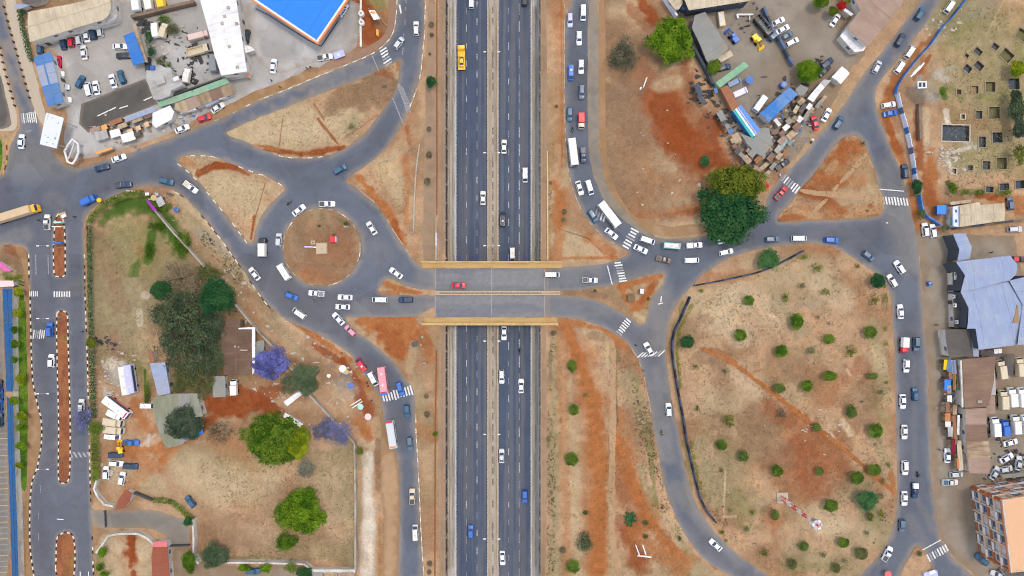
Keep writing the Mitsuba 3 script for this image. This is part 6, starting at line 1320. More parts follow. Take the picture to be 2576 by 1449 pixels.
building('corner_shed', 'dark slanted roofs at the very top beside the side street', 'shed', [(45,-20),(120,-20),(100,4),(74,10),(58,8)], 3.2, 'roof_dark'); building('corner_shed', 'lilac scrap roof at the top edge', 'shed', [(36,10),(58,9),(80,12),(52,22),(36,20)], 2.6, 'roof_pale_blue')
# apartment block at the lower east
k = L('apartment_block', 'four storey apartment block with terracotta bands and a peach roof', 'apartment block')
q = PL([(2446,1227),(2466,1390),(2640,1372),(2640,1196)]); q = q  # footprint
core = Polygon(q); Hb = 14.0
part(k, 'wall', ply(M(trimesh.creation.extrude_polygon(core, Hb, engine='earcut'))), 'wall_plaster')
top = core.buffer(.5, join_style='mitre')
part(k, 'roof', ply(M(trimesh.creation.extrude_polygon(core.buffer(.25, join_style='mitre'), .25, engine='earcut')).apply_translation((0, 0, Hb))), 'roof_peach_plain'); flat('peach_plaster', (.60, .46, .36)); flat('roof_peach_plain', (.60, .375, .235))
part(k, 'parapet', ply(M(*[trimesh.creation.extrude_polygon(s, .7, engine='earcut') for s in polys(top.difference(core.buffer(.26, join_style='mitre')))]).apply_translation((0, 0, Hb - .3))), 'wall_plaster')
for f in range(5):
    ring = core.buffer(.8 if f else .5, join_style='mitre').difference(core.buffer(.01, join_style='mitre'))
    part(k, 'floor_band', ply(M(*[trimesh.creation.extrude_polygon(s, .30, engine='earcut') for s in polys(ring)]).apply_translation((0, 0, .3 + f * 3.35))), 'terracotta' if f in (0, 2, 4) else 'peach_plaster')
for i in range(4):
    s, t = q[i], q[(i + 1) % 4]; l = np.linalg.norm(t - s); d = (t - s) / l; nrm = np.array([d[1], -d[0]])
    if nrm @ (s + t - 2 * q.mean(0)) < 0: nrm = -nrm
    n = int(l / 3.2)
    for j in range(n + 1):
        m = s + d * j * l / n + nrm * .35
        part(k, 'pilaster', UNIT, 'terracotta' if j in (0, n) else 'wall_plaster' if j % 2 else 'peach_plaster', boxtw(m, (.45, .7, Hb - .4), math.degrees(math.atan2(d[1], d[0])), 0))
        if j == n: continue
        for f in range(4):
            c = s + d * (j + .5) * l / n + nrm * .06
            w = part(k, 'window', UNIT, 'window_blue' if rng.random() < .6 else 'window_pale', boxtw(c, (1.9, .1, 1.7), math.degrees(math.atan2(d[1], d[0])), 1.35 + f * 3.35))
            put(numbered(w + '__sill'), UNIT, 'wall_plaster', boxtw(c + nrm * .12, (2.1, .3, .1), math.degrees(math.atan2(d[1], d[0])), 1.22 + f * 3.35))
            if (j + f) % 2 == 0: part(k, 'balcony_rail', UNIT, 'roof_white', boxtw(c + nrm * .74, (2.6, .07, 1.0), math.degrees(math.atan2(d[1], d[0])), .7 + f * 3.35))
k = building('garage', 'dark roofed garage at the foot of the apartment block', 'garage', [(2524,1440),(2556,1418),(2600,1440),(2600,1475),(2545,1475)], 3.0, 'roof_dark', panel=4)

# ------------------------------------------------------------------ walls and fences
def fence(name, label, cat, pts, h, th, b_, seg=3.0, post='dark_metal', wob=0.0, names=('panel', 'post'), zc=None):
    k = L(numbered(name), label, cat)
    for i, (c, a, l) in enumerate(along([P(x, y, h * .6) for x, y in pts], seg)):
        b2 = b_ if isinstance(b_, str) else b_[i % len(b_)]
        part(k, names[0], UNIT, b2, boxtw(c, (l * .985, th, h * (1 + wob * rng.normal())), a + wob * 12 * rng.normal(), 0))
        d = np.array([math.cos(math.radians(a)), math.sin(math.radians(a))])
        part(k, names[1], UNIT, post, boxtw(c - d * l / 2, (.16, th + .12, h + .12), a, 0))
    return k


fence('boundary_wall', 'pale diagonal wall of the compound, upper stretch to the dark tree', 'wall', [(394,532),(430,576),(500,652),(552,714)], 2.4, .45, 'concrete', 4, 'concrete')
fence('boundary_wall', 'pale diagonal wall of the compound, middle stretch past the brown house', 'wall', [(595,767),(644,826),(700,884),(739,932)], 2.4, .45, 'concrete', 4, 'concrete')
fence('boundary_wall', 'pale diagonal wall of the compound, lower stretch with a kink', 'wall', [(771,984),(806,1020),(840,1058),(871,1090),(893,1114)], 2.4, .45, 'concrete', 4, 'concrete')
fence('boundary_wall', 'straight grey wall on the east side of the compound', 'wall', [(893,1114),(895,1250),(895,1432)], 2.4, .5, 'concrete', 4, 'concrete')
fence('boundary_wall', 'white wall between dry field and the lower lane', 'wall', [(560,1413),(644,1413),(785,1417),(787,1432)], 2.4, .55, 'wall_plaster', 4, 'wall_plaster')
fence('boundary_wall', 'broad pale wall closing the lower corner of the dry field', 'wall', [(784,1434),(895,1434)], 2.2, 1.1, 'wall_plaster', 4, 'wall_plaster')
fence('boundary_wall', 'short white wall running down from the curved hedge', 'wall', [(488,1306),(491,1377),(487,1388),(492,1402),(502,1416)], 2.4, .6, 'wall_plaster', 3.5, 'wall_plaster')
fence('boundary_wall', 'white bracket shaped wall round the pale sandy plot', 'wall', [(246,1388),(262,1366),(278,1342),(320,1341),(361,1341),(372,1352),(390,1368)], 2.0, .65, 'wall_plaster', 3, 'wall_plaster')
fence('boundary_wall', 'curved white wall of the upper gatehouse', 'wall', [(246,1207),(238,1224),(242,1240),(256,1258),(272,1273),(288,1272)], 2.0, .6, 'wall_plaster', 2.5, 'wall_plaster')
fence('gate', 'dark sliding gate beside the red brick gatehouse', 'gate', [(340,1240),(360,1248),(384,1258)], 1.8, .5, 'dark_metal', 1.5, names=('bar_panel', 'post'))
fence('gate', 'dark bar across the driveway mouth', 'gate', [(264,1285),(266,1326)], 1.0, .22, 'dark_metal', 2.5, names=('bar_panel', 'post')); fence('gate', 'dark gate across the lower driveway', 'gate', [(430,1373),(476,1372)], 1.8, .3, 'dark_metal', 2.0, names=('bar_panel', 'post'))
fence('yard_fence', 'dark net fence bending round the west of the bush field', 'fence', chaikin([(1736,747),(1725,772),(1708,812),(1694,838),(1690,866),(1692,900),(1700,950),(1709,1000),(1719,1050),(1724,1090),(1734,1140),(1751,1212),(1763,1260),(1786,1296),(1801,1314)], 1, False), 1.9, .45, ['net_dark', 'net_blue'], 3, 'dark_metal', .04)
flat('net_blue', (.06, .075, .13))
fence('yard_fence', 'dark net fence along the top of the bush field', 'fence', chaikin([(1748,718),(1800,709),(1850,698),(1900,688),(1932,677),(1970,659),(2022,631)], 1, False), 1.9, .4, ['net_dark', 'net_blue'], 3, 'dark_metal', .04)
fence('mabati_fence', 'bright blue sheet fence along the upper east roadside', 'fence', [(2436,-10),(2407,28),(2390,50),(2372,65),(2342,110),(2307,148),(2277,185),(2258,214),(2253,236)], 2.2, .14, ['fence_blue', 'fence_blue2'], 2.4, 'fence_blue', .02); flat('fence_blue2', (.03, .17, .52), .5)
fence('mabati_fence', 'white and blue sheet fence leading down to the green bush', 'fence', [(2258,236),(2266,270),(2278,312),(2290,362),(2298,410),(2304,456)], 2.3, .16, ['fence_white', 'fence_white', 'fence_slate', 'fence_white', 'fence_white', 'fence_blue'], 2.2, 'fence_white', .03)
fence('mabati_fence', 'short bright blue fence between two green bushes', 'fence', [(2313,490),(2319,527),(2326,542),(2345,552),(2365,567)], 2.2, .3, ['fence_blue', 'fence_blue2'], 2.2, 'fence_blue', .03)
fence('low_wall', 'dark earth wall standing alone on the red ground', 'wall', [(2312,262),(2313,300),(2315,352)], 1.6, .9, 'wall_brown', 4, 'wall_brown'); fence('boundary_wall', 'dark wall along the south of the cream house', 'wall', [(2402,574),(2440,570),(2500,562),(2580,552)], 1.8, .6, ['wall_brown', 'wall_dark'], 4, 'wall_brown')
fence('boundary_wall', 'slate wall on the west side of the scrapyard', 'wall', [(1742,118),(1758,145),(1774,172),(1792,212)], 2.4, .8, 'wall_dark', 3.5, 'wall_dark'); fence('boundary_wall', 'lavender wall beside the tank above the round tree', 'wall', [(1672,-4),(1688,20),(1702,42)], 2.4, .7, 'fence_white', 3, 'fence_white'); fence('boundary_wall', 'blue wall between the scrapyard and the parked white cars', 'wall', [(1920,20),(1935,55),(1950,95),(1965,105),(1980,140),(1995,165)], 2.2, .7, ['fence_slate', 'wall_dark'], 3, 'fence_slate'); flat('fence_slate', (.11, .15, .25))
fence('banner_fence', 'yellow, white and blue banner fence above the motorway north west of the bridge', 'banner', [(1097,551),(1097,655)], 1.3, .3, ['kerb_tan', 'fence_white', 'roof_concrete', 'tan_cloth'], 3.4, 'steel')
for nm_l, pts in (('short white stub wall at the top of the green hedge corner', [(320,480),(345,482),(362,485)]),): fence('low_wall', nm_l, 'wall', pts, 1.2, .35, 'wall_plaster', 3, 'wall_plaster')
fence('yard_wall', 'brown wall between white trucks and the green scrap yard', 'wall', [(334,44),(375,34),(430,20),(490,6)], 2.4, 1.0, 'wall_brown', 4, 'wall_brown'); fence('yard_wall', 'black cable like wall along the mint green roofs', 'wall', [(400,253),(440,240),(500,218),(560,197)], 2.2, .5, 'dark_metal', 4, 'dark_metal')
fence('planter_edge', 'pale low edge between forecourt and red bed', 'kerb wall', [(908,0),(907,60),(908,118)], .5, .6, 'kerb_white', 3, 'kerb_white')

# ------------------------------------------------------------------ trees, bushes, hedges, grass
def leaves(c, nrm, size, r):
    """pointed leaf clumps: two triangles each, facing roughly along nrm"""
    n = len(c)
    t = r.standard_normal((n, 3)); nn = nrm + .45 * r.standard_normal((n, 3)); nn /= np.linalg.norm(nn, axis=1, keepdims=True)
    t -= (t * nn).sum(1, keepdims=True) * nn; t /= np.linalg.norm(t, axis=1, keepdims=True); b = np.cross(nn, t)
    s = size * (.65 + .7 * r.random((n, 1)))
    v = np.stack([c - t * s, c + b * s * .55 + nn * s * .12, c + t * s, c - b * s * .55 + nn * s * .12], 1).reshape(-1, 3)
    i = np.arange(n)[:, None] * 4
    return v, np.vstack([i + [0, 1, 2], i + [0, 2, 3]])


def crown_mesh(seed, clumps, per, size, spread=.62, low=.55, gaps=0.0, irr=1.0):
    r = np.random.default_rng(seed); C, N = [], []
    k = np.arange(clumps) + .5; ph = np.arccos(1 - 1.0 * k / clumps * 1.25); th = np.pi * (1 + 5 ** .5) * k
    d = np.c_[np.cos(th) * np.sin(ph), np.sin(th) * np.sin(ph), np.cos(ph)]
    lobe = 1 + .16 * irr * np.sin(np.arctan2(d[:, 1], d[:, 0]) * 3 + seed) + .10 * irr * np.sin(np.arctan2(d[:, 1], d[:, 0]) * 5 + seed * 2.3)
    rad = spread * (.93 - .31 * irr + .62 * irr * r.random((clumps, 1))) * lobe[:, None]
    ctr = d * rad * [1, 1, low] + r.standard_normal((clumps, 3)) * .05
    keep = r.random(clumps) >= gaps
    for c in ctr[keep]:
        q = r.standard_normal((per, 3)); q /= np.linalg.norm(q, axis=1, keepdims=True)
        q[:, 2] = np.abs(q[:, 2]) * .9 + q[:, 2] * .1
        cr = (.17 + .22 * r.random()) * (1.25 if clumps < 30 else 1)
        C.append(c + q * cr * (.55 + .5 * r.random((per, 1))) * [1, 1, .8]); N.append(q + [0, 0, .5])
    return trimesh.Trimesh(*leaves(np.vstack(C), np.vstack(N), size, r), process=False)


BIG = [ply(crown_mesh(s, 85, 95, .055, .68, .55, .08)) for s in (1, 2, 3, 21)]
THICK = [ply(crown_mesh(s, 46, 70, .075, .70, .5, .18)) for s in (26, 27)]
THIN = [ply(crown_mesh(s, 44, 44, .050, .68, .5, .15)) for s in (4, 5, 6)]
ROUND = [ply(crown_mesh(s, 34, 80, .066, .62, .7, 0, .35)) for s in (7, 8, 9, 10, 22, 23)]
BARE = [ply(crown_mesh(s, 40, 16, .045, .72, .4, .1)) for s in (24, 25)]
SPARSE = [ply(crown_mesh(s, 16, 22, .10, .66, .6, .2)) for s in (11, 12, 13)]
PALM = []
for s in (14, 15):
    r = np.random.default_rng(s); V, F, at = [], [], 0
    for j in range(13):
        a = j * 2.399 + r.random() * .4; ln = .75 + .35 * r.random(); u = np.array([math.cos(a), math.sin(a), 0]); w = np.array([-u[1], u[0], 0]); t = np.linspace(0, 1, 7)[:, None]
        mid = u * t * ln + np.array([0, 0, 1]) * (.5 * t - .75 * t * t) * .9; wd = (.15 * np.sin(np.pi * (t * .85 + .1)))
        V.append(np.stack([mid - w * wd - [0, 0, .05], mid, mid + w * wd - [0, 0, .05]], 1).reshape(-1, 3))
        for i in range(6):
            for q in (0, 1):
                o = at + i * 3 + q; F += [[o, o + 3, o + 4], [o, o + 4, o + 1]]
        at += 21
    PALM.append(ply(trimesh.Trimesh(np.vstack(V), np.array(F), process=False)))
TRUNKS = []
for s in range(3):
    r = np.random.default_rng(40 + s)
    b = [((0, 0, 0), .05, (0, 0, .42), .036)]
    for j in range(6):
        a = j * 1.05 + r.random(); e = (.42 * math.cos(a), .42 * math.sin(a), .72 + .12 * r.random()); b += [((0, 0, .38), .03, e, .014), (e, .014, (e[0] * 1.6, e[1] * 1.6, e[2] + .12), .006)]
    TRUNKS.append(ply(skel([(p_, q_ , u_, v_) for p_, q_, u_, v_ in b]), smooth=50))


def tree(x, y, rx, ry, mat, label, kind='round', h=None, name=None, cat=None, group=None, deg=None):
    rx, ry = rx * S, ry * S; r = (rx + ry) / 2
    big = kind in ('big', 'thin', 'bare', 'thick')
    h = h or (1.15 * r + 2.2 if big else 1.25 * r)
    shp = {'big': BIG, 'thin': THIN, 'round': ROUND, 'sparse': SPARSE, 'palm': PALM, 'bare': BARE, 'thick': THICK}[kind]
    name = name or ('tree' if big else 'palm' if kind == 'palm' else 'bush')
    k = L(numbered(name), label, cat or name, group)
    zc = h - .62 * r * (1 if big else .8)
    c = P(x, y, h * .8); a = float(rng.random() * 360) if deg is None else deg
    tw = T().translate([float(c[0]), float(c[1]), float(max(zc, .25 * r))]).scale([float(rx), float(ry), float(r * (.8 if big else .85))]).rotate([0, 0, 1], a)
    part(k, 'crown', shp[int(rng.integers(len(shp)))], mat, tw)
    part(k, 'trunk', TRUNKS[int(rng.integers(3))], 'bark', T().translate([float(c[0]), float(c[1]), 0]).scale([float(r * .9), float(r * .9), float(h * .75)]).rotate([0, 0, 1], a))
    return k


for row in '''1694 94 57 57 leaf_bright big 8.5|huge round bright green tree by the scrapyard sheds
1845 536 82 74 leaf_dark big 10|dark green broad leaved tree beside the curved road, lower of the joined pair
1862 466 66 58 leaf_olive big 9|olive green tree joined to the dark broad leaved one
1568 135 42 42 leaf_grey thin 5|grey green thorny tree on the red ground beside the ramp
1796 166 18 21 leaf_green big 5|small feathery green tree at the end of the grey green shed
2036 176 31 32 leaf_bright big 6|round green tree among the parked cars of the scrapyard
2067 4 23 15 leaf_green big 5|green tree at the top edge beside the yard
2097 28 13 12 leaf_olive big 4|olive tree beside the red blossom
2118 14 13 12 blossom_red big 4|red blossoming tree near the mauve building
2133 0 10 8 leaf_yellow big 4|yellow green tree crown at the top edge beside the mauve building
541 747 46 44 leaf_dark big 8|dark green tree breaking the diagonal wall
752 1292 60 58 leaf_bright big 8|large bright green tree standing alone on the dry field
680 1112 70 72 leaf_green big 9|largest green tree of the compound, beside a yellow green one
744 1118 34 38 leaf_yellow big 8|yellow green tree touching the largest compound tree
765 1182 25 26 leaf_pale thin 4|pale grey green shrub below the yellow green tree
717 1366 26 22 leaf_green big 4|smaller green tree just below the large field tree
454 1068 48 46 leaf_deep2 big 7|dark grey green tree over the mossy barn
468 790 62 58 leaf_deep thin 7|dark leafless looking tree, topmost of the dense thicket
430 848 52 60 leaf_deep thin 8|dark tree at the west side of the dense thicket
505 850 56 60 leaf_deep thin 8|dark tree at the east side of the dense thicket
462 905 50 52 leaf_deep thin 7|dark tree in the lower half of the dense thicket
498 960 40 46 leaf_mossy thin 6|mossy tree at the foot of the dense thicket
534 908 30 46 leaf_deep thin 7|dark tree at the east edge of the dense thicket below the brown house corner
404 792 34 40 leaf_deep thin 6|dark tree at the upper west edge of the dense thicket
532 812 30 40 leaf_deep thin 7|dark tree between the thicket and the dark wall tree
455 952 26 30 leaf_mossy thin 6|mossy tree at the south west edge of the dense thicket
520 688 40 26 leaf_olive2 thin 5|olive scrub tree north of the dark wall tree
452 760 40 34 leaf_deep thin 6|dark tree at the very top of the dense thicket
440 700 60 46 leaf_brown bare 6|brown twiggy tree above the dense thicket
500 720 40 40 leaf_brown bare 6|brown twiggy tree beside the dark wall tree
400 730 28 26 leaf_dark big 5|small dark green tree west of the brown twiggy trees
672 920 44 40 leaf_purple thick 7|purple jacaranda beside the brown house
694 890 24 22 leaf_purple thin 6|small jacaranda crown leaning over the diagonal wall
820 1082 40 34 leaf_jaca thin 7|bluish jacaranda by the diagonal wall, larger of two
858 1096 26 32 leaf_jaca thin 6|bluish jacaranda by the lower diagonal wall, smaller of two
762 956 36 40 leaf_greydark big 6|grey green tree across the diagonal wall
725 968 26 26 leaf_greydark thin 5|grey green tree inside the diagonal wall
205 1056 26 34 leaf_jaca thin 6|bluish jacaranda hanging over the west street
236 1076 22 20 leaf_green thin 5|green tree beside the jacaranda over the street
228 862 14 14 leaf_olive big 4|round olive tree in the hedge of the west street
1085 205 14 14 leaf_dark big 4|dark shrub tree on the verge beside the north slip road
905 1136 13 13 leaf_olive thin 4|olive tree on the outer side of the east compound wall
535 1402 34 32 leaf_greydark big 6|grey green tree over the bend of the lower white wall
474 1414 17 28 leaf_green big 6|pointed green tree by the lower driveway
472 1313 12 11 leaf_dark big 3.5|round dark tree at the end of the curved hedge
256 1390 11 14 leaf_bright big 3.5|bright round tree inside the bracket shaped wall, upper
250 1428 9 10 leaf_bright big 3|bright round tree inside the bracket shaped wall, lower
262 1446 12 8 leaf_bright big 3|bright tree crown at the lower edge inside the bracket shaped wall
612 1430 16 9 leaf_bright big 3|bright green shrub tree beside the blue car at the lower edge
668 1430 15 12 leaf_bright big 4|bright green tree below the white wall, middle
732 1430 16 18 leaf_green thin 4|dull green tree below the white wall
764 1444 20 16 leaf_dark big 4|dark green tree below the white wall corner
545 1090 40 34 leaf_grey bare 4|thin grey tree on the dry field beside the dirt track
2309 470 13 22 leaf_dark big 4|dark green bush on the end of the white and blue fence
2319 538 12 16 leaf_olive thin 3|olive bush between the short blue fence stretches
2378 574 12 10 leaf_greydark thin 2.5|grey green bush beside the white cars at the fence end
2564 172 21 21 leaf_yellow big 5|bright yellow green tree in the pitted field
2562 265 20 40 leaf_deep big 6|dark tree at the edge of the pitted field, uppermost
2566 320 16 30 leaf_deep2 big 6|dark tree at the edge of the pitted field, middle
2568 385 18 32 leaf_olive thin 6|olive tree at the edge of the pitted field, lower
2400 470 14 18 leaf_bright thin 3|bright green shrub at the corner of the pale clearing
2430 483 12 9 leaf_green thin 3|green shrub row piece beside the bright shrub
2465 485 14 10 leaf_green thin 3|green shrub in front of the dark pits
2535 484 16 10 leaf_green thin 3|green shrub beside the lower dark pits
2372 232 9 12 leaf_bright thin 3|bright weeds clump beside the earth track
1938 652 28 25 leaf_sea big 5|blue green tree at the top of the bush field
1730 861 20 16 leaf_dark big 4|dark green tree by the path mouth of the bush field
2211 706 20 20 leaf_dark big 4|dark green tree at the north east corner of the bush field
2186 1262 25 27 leaf_sea big 5|big blue green tree in the lower bush field
1473 1370 23 30 leaf_deep thin 4|dark twiggy shrub by the long earth track
395 520 36 14 leaf_green thin 2.5|green scrub behind the hedge corner
452 612 22 36 leaf_green thin 3|green scrub along the inside of the diagonal wall
372 630 12 30 leaf_green thin 2|bright green weeds in the middle of the upper compound
392 568 26 14 leaf_green thin 2.5|green scrub inside the purple cloth corner
366 995 9 30 leaf_green thin 2.5|tall green weeds beside the pale blue roof
446 976 16 22 leaf_mossy thin 4|mossy shrub beside the pale blue roof
410 46 22 12 leaf_green thin 3|green weeds at the top of the walled scrap yard
432 72 20 16 leaf_mossy thin 3|mossy weeds in the middle of the walled scrap yard
372 92 13 18 leaf_dark thin 3|dark weeds heap by the tan lean-to, upper
378 128 13 16 leaf_dark thin 3|dark weeds heap by the tan lean-to, middle
402 152 14 13 leaf_mossy thin 3|mossy weeds by the tan lean-to, lower
424 162 8 9 leaf_bright thin 2|small bright green weed by the concrete office
58 30 9 10 leaf_dark thin 3|dark shrub at the top of the green strip by the warehouse'''.split('\n'):
    a, lab = row.split('|'); x, y, rx, ry, m_, kd, h = a.split()
    tree(float(x), float(y), float(rx), float(ry), m_, lab, kd, float(h), name='shrub' if float(h) <= 3 else None)
for nm, c0, c1 in [('leaf_deep2', (.035, .058, .042), (.075, .10, .065)), ('leaf_mossy', (.07, .085, .03), (.12, .13, .05)), ('leaf_greydark', (.05, .085, .045), (.10, .135, .075)), ('leaf_jaca', (.07, .09, .15), (.15, .16, .33)), ('leaf_sea', (.03, .10, .04), (.075, .17, .06)), ('leaf_pale', (.12, .14, .11), (.20, .21, .16)), ('blossom_red', (.25, .015, .015), (.40, .03, .025))]:
    tex(nm, leafy(c0, c1, float(sum(map(ord, nm)) % 17)))
BUSHES = '''G 1885 756 16 16;G 1864 843 18 18;G 2007 810 19 24;G 2192 836 19 19;G 2088 853 16 15;G 1967 884 20 19;o 2143 884 18 18;G 2089 947 21 15;G 2031 971 19 17;m 1962 977 18 16;m 2196 947 16 10;m 2143 1037 17 20;m 2056 1076 13 14;G 2206 1084 21 22;G 1956 1186 18 18;m 2063 1186 13 14;G 2201 1183 21 19;G 2158 1203 21 20;G 2092 1273 23 19;m 1951 1297 12 16;m 2024 1376 15 14;G 2123 1366 18 16;d 2169 1394 20 19;G 1817 1120 17 17;m 1870 1148 17 18;o 1834 1059 17 17;o 2203 753 13 17;o 2058 673 17 14;o 2158 669 9 8;y 2024 647 14 8;o 2077 734 13 11;o 1977 747 10 16;f 2041 884 17 12;f 2058 798 5 5;f 2086 814 5 6;n 1967 1041 12 14;y 2230 750 5 18;y 2229 827 6 7;y 2231 864 6 12;y 2231 963 6 6;f 2217 987 11 9;f 2073 1396 8 9;d 2190 1300 10 14;f 2182 1342 7 9;f 2219 1247 10 11;o 1924 1391 14 13;y 1764 731 8 6;o 1750 923 9 7;f 1825 934 12 10;o 1755 1027 6 11;y 1710 841 5 6;f 2018 718 13 9;o 2000 820 0 0;f 1815 1183 6 6;d 1995 1420 14 16;d 2106 1430 12 14;f 2125 1412 10 8;o 2219 1295 8 16;f 1837 1285 6 6;o 1895 1290 10 9;f 1880 1330 9 9;f 2170 1010 6 4;y 2236 1170 4 9;f 2222 1212 6 12;o 1818 1340 8 8;y 1826 1360 6 6'''
rows = [r.split() for r in BUSHES.split(';')]
LOOK = {'G': ('leaf_bush', 'round', 'round bright green bush'), 'm': ('leaf_green2', 'round', 'loose mid green bush'), 'o': ('leaf_olive', 'sparse', 'thin olive bush'), 'd': ('leaf_mossy', 'round', 'dark mossy bush'), 'y': ('leaf_yellow', 'sparse', 'yellow green shrub'), 'f': ('leaf_pale2', 'sparse', 'faint low shrub'), 'n': ('leaf_grey', 'sparse', 'grey dry bush')}
tex('leaf_bright2', leafy((.045, .11, .012), (.125, .20, .025), 2.0)); tex('leaf_olive2', leafy((.06, .08, .025), (.12, .135, .04), 9.0)); tex('leaf_bush', leafy((.052, .105, .016), (.115, .18, .03), 6.0)); tex('leaf_green2', leafy((.07, .115, .03), (.115, .165, .04), 5.0)); tex('leaf_pale2', leafy((.085, .105, .05), (.14, .155, .075), 2.0))
for t in LOOK:
    for half, name_ in ((0, 'west half'), (1, 'east half')):
        sel = sorted((r for r in rows if r[0] == t and (float(r[1]) > 2035) == bool(half) and float(r[3]) > 0), key=lambda r: float(r[2]))
        for i, r in enumerate(sel):
            x, y, rx, ry = map(float, r[1:])
            m_, kd, lk = LOOK[t]
            if t == 'G': m_ = ('leaf_bush', 'leaf_bush', 'leaf_bright2')[int(rng.integers(3))]
            lab = f'{lk} in the fenced field, {ORD[i] if i < 12 else str(i + 1) + "th"} from the top in the {name_}' if len(sel) > 1 else f'only {lk} in the {name_} of the fenced bush field'
            tree(x, y, rx, ry, m_, lab, kd, name='bush')
for i, (x, y, rx, ry, t, lab) in enumerate([(1440, 921, 14, 20, 'G', 'round green bush on the strip beside the motorway, nearest the bridge'), (1444, 1032, 15, 16, 'G', 'round green bush on the strip beside the motorway, second below the bridge'), (1439, 1156, 19, 21, 'G', 'round green bush on the strip beside the motorway, third below the bridge'), (1442, 1427, 20, 21, 'G', 'round green bush on the strip beside the motorway, at the lower edge'), (1474, 994, 8, 7, 'f', 'faint low shrub in the middle of the long earth track'), (1473, 1290, 8, 7, 'd', 'small dark shrub beside the long earth track'), (1625, 1350, 8, 7, 'd', 'small dark shrub by the white pipes'), (1625, 1316, 9, 8, 'd', 'dark shrub above the white pipes'), (1710, 1355, 5, 8, 'd', 'dark shrub at the bend of the south east ramp'), (1380, 1105, 6, 10, 'f', 'faint shrub beside the motorway wall'), (1095, 1092, 8, 7, 'G', 'small green bush on the verge beside the south road'), (1631, 752, 4, 5, 'd', 'small dark shrub on the red traffic island'), (1627, 775, 4, 4, 'y', 'tiny yellow green shrub on the red traffic island'), (1497, 731, 4, 4, 'o', 'tiny olive shrub on the bridge median end'), (2173, 360, 6, 7, 'o', 'olive shrub at the tip of the earth triangle'), (2183, 530, 5, 4, 'f', 'faint shrub near the corner of the earth triangle'), (2315, 1394, 6, 8, 'd', 'dark shrub on the lower fork island'), (1774, 405, 14, 18, 'sea', 'rectangular dark green net or shrub on the red plot'), (885, 318, 13, 8, 'f', 'pale dead shrub on the large grassy triangle'), (645, 553, 0, 0, 'f', ''), (870, 562, 8, 7, 'd', 'small green tuft on the rim of the roundabout'), (803, 568, 4, 4, 'd', 'tiny green tuft near the top of the roundabout'), (840, 590, 4, 3, 'd', 'tiny green tuft above the red kiosk')]):
    if rx: m_, kd, _ = LOOK.get(t, ('leaf_sea', 'round', '')); tree(x, y, rx, ry, m_, lab, kd, name='bush' if rx > 9 else 'shrub')
for i, (x, y, r_) in enumerate([(1085, 61, 8), (1086, 87, 6), (1081, 135, 4), (1079, 324, 7), (1079, 389, 10), (1075, 456, 10), (1074, 1042, 9), (1073, 997, 7), (1081, 1418, 8), (1080, 1440, 7), (1420, 532, 7), (1417, 552, 6), (1400, 267, 5), (1416, 1385, 9), (1392, 838, 7)]):
    tree(x, y, r_, r_ * 1.1, 'leaf_brown', f'dead brown shrub on the verge west of the motorway, {ORD[i]} from the top' if i < 10 else ['dead brown shrub above the bridge on the east verge, upper of two close together', 'dead brown shrub above the bridge on the east verge, lower of two close together', 'tiny dead brown shrub beside the inner queue', 'dead brown shrub near the lower edge beside the motorway', 'dead brown shrub just below the bridge end'][i - 10], 'round', name='dry_shrub', cat='shrub')
for i, (x, y, rx, ry, m_) in enumerate([(46, 734, 13, 11, 'leaf_yellow'), (44, 787, 12, 12, 'leaf_yellow'), (38, 830, 9, 10, 'leaf_green'), (37, 866, 11, 11, 'leaf_bright'), (38, 905, 8, 9, 'leaf_green'), (51, 955, 12, 15, 'leaf_yellow'), (34, 1008, 12, 12, 'leaf_bright'), (54, 1047, 15, 10, 'leaf_yellow'), (50, 1075, 10, 9, 'leaf_bright'), (52, 1122, 15, 11, 'leaf_bright'), (49, 1170, 12, 8, 'leaf_yellow')]):
    tree(x, y, rx, ry, m_, f'small street tree in the green strip beside the long blue canopy, {ORD[i]} from the top', 'big', 4.0, name='street_tree', cat='tree', group='trees along the green strip')
palm = tree(1587, 1308, 17, 21, 'leaf_dark', 'agave like spiky plant on the red earth beside the ramp', 'palm', 2.4, name='spiky_plant', cat='plant')


def hedge(label, pts, w, h, mat, dens=26):
    k = L(numbered('hedge'), label, 'hedge')
    r = np.random.default_rng(int(pts[0][0] * 7 + pts[0][1])); C, N = [], []
    for c, a, l in along([P(x, y, h * .7) for x, y in pts], 1.0):
        n = int(dens * w)
        q = np.c_[r.uniform(-.6, .6, n), r.uniform(-w / 2, w / 2, n), h * (1 - .45 * r.random(n) ** 2)]
        t = math.radians(a); q[:, :2] = q[:, :2] @ np.array([[math.cos(t), math.sin(t)], [-math.sin(t), math.cos(t)]]) + c
        C.append(q); N.append(np.tile([0, 0, 1.0], (n, 1)))
    part(k, 'foliage', ply(trimesh.Trimesh(*leaves(np.vstack(C), np.vstack(N), .22, r), process=False)), mat)
    for i, (c, a, l) in enumerate(along([P(x, y, 0) for x, y in pts], 3.0)): part(k, 'stem', CYL, 'bark', T().translate([*c, 0]).scale([.06, .06, h * .8]))


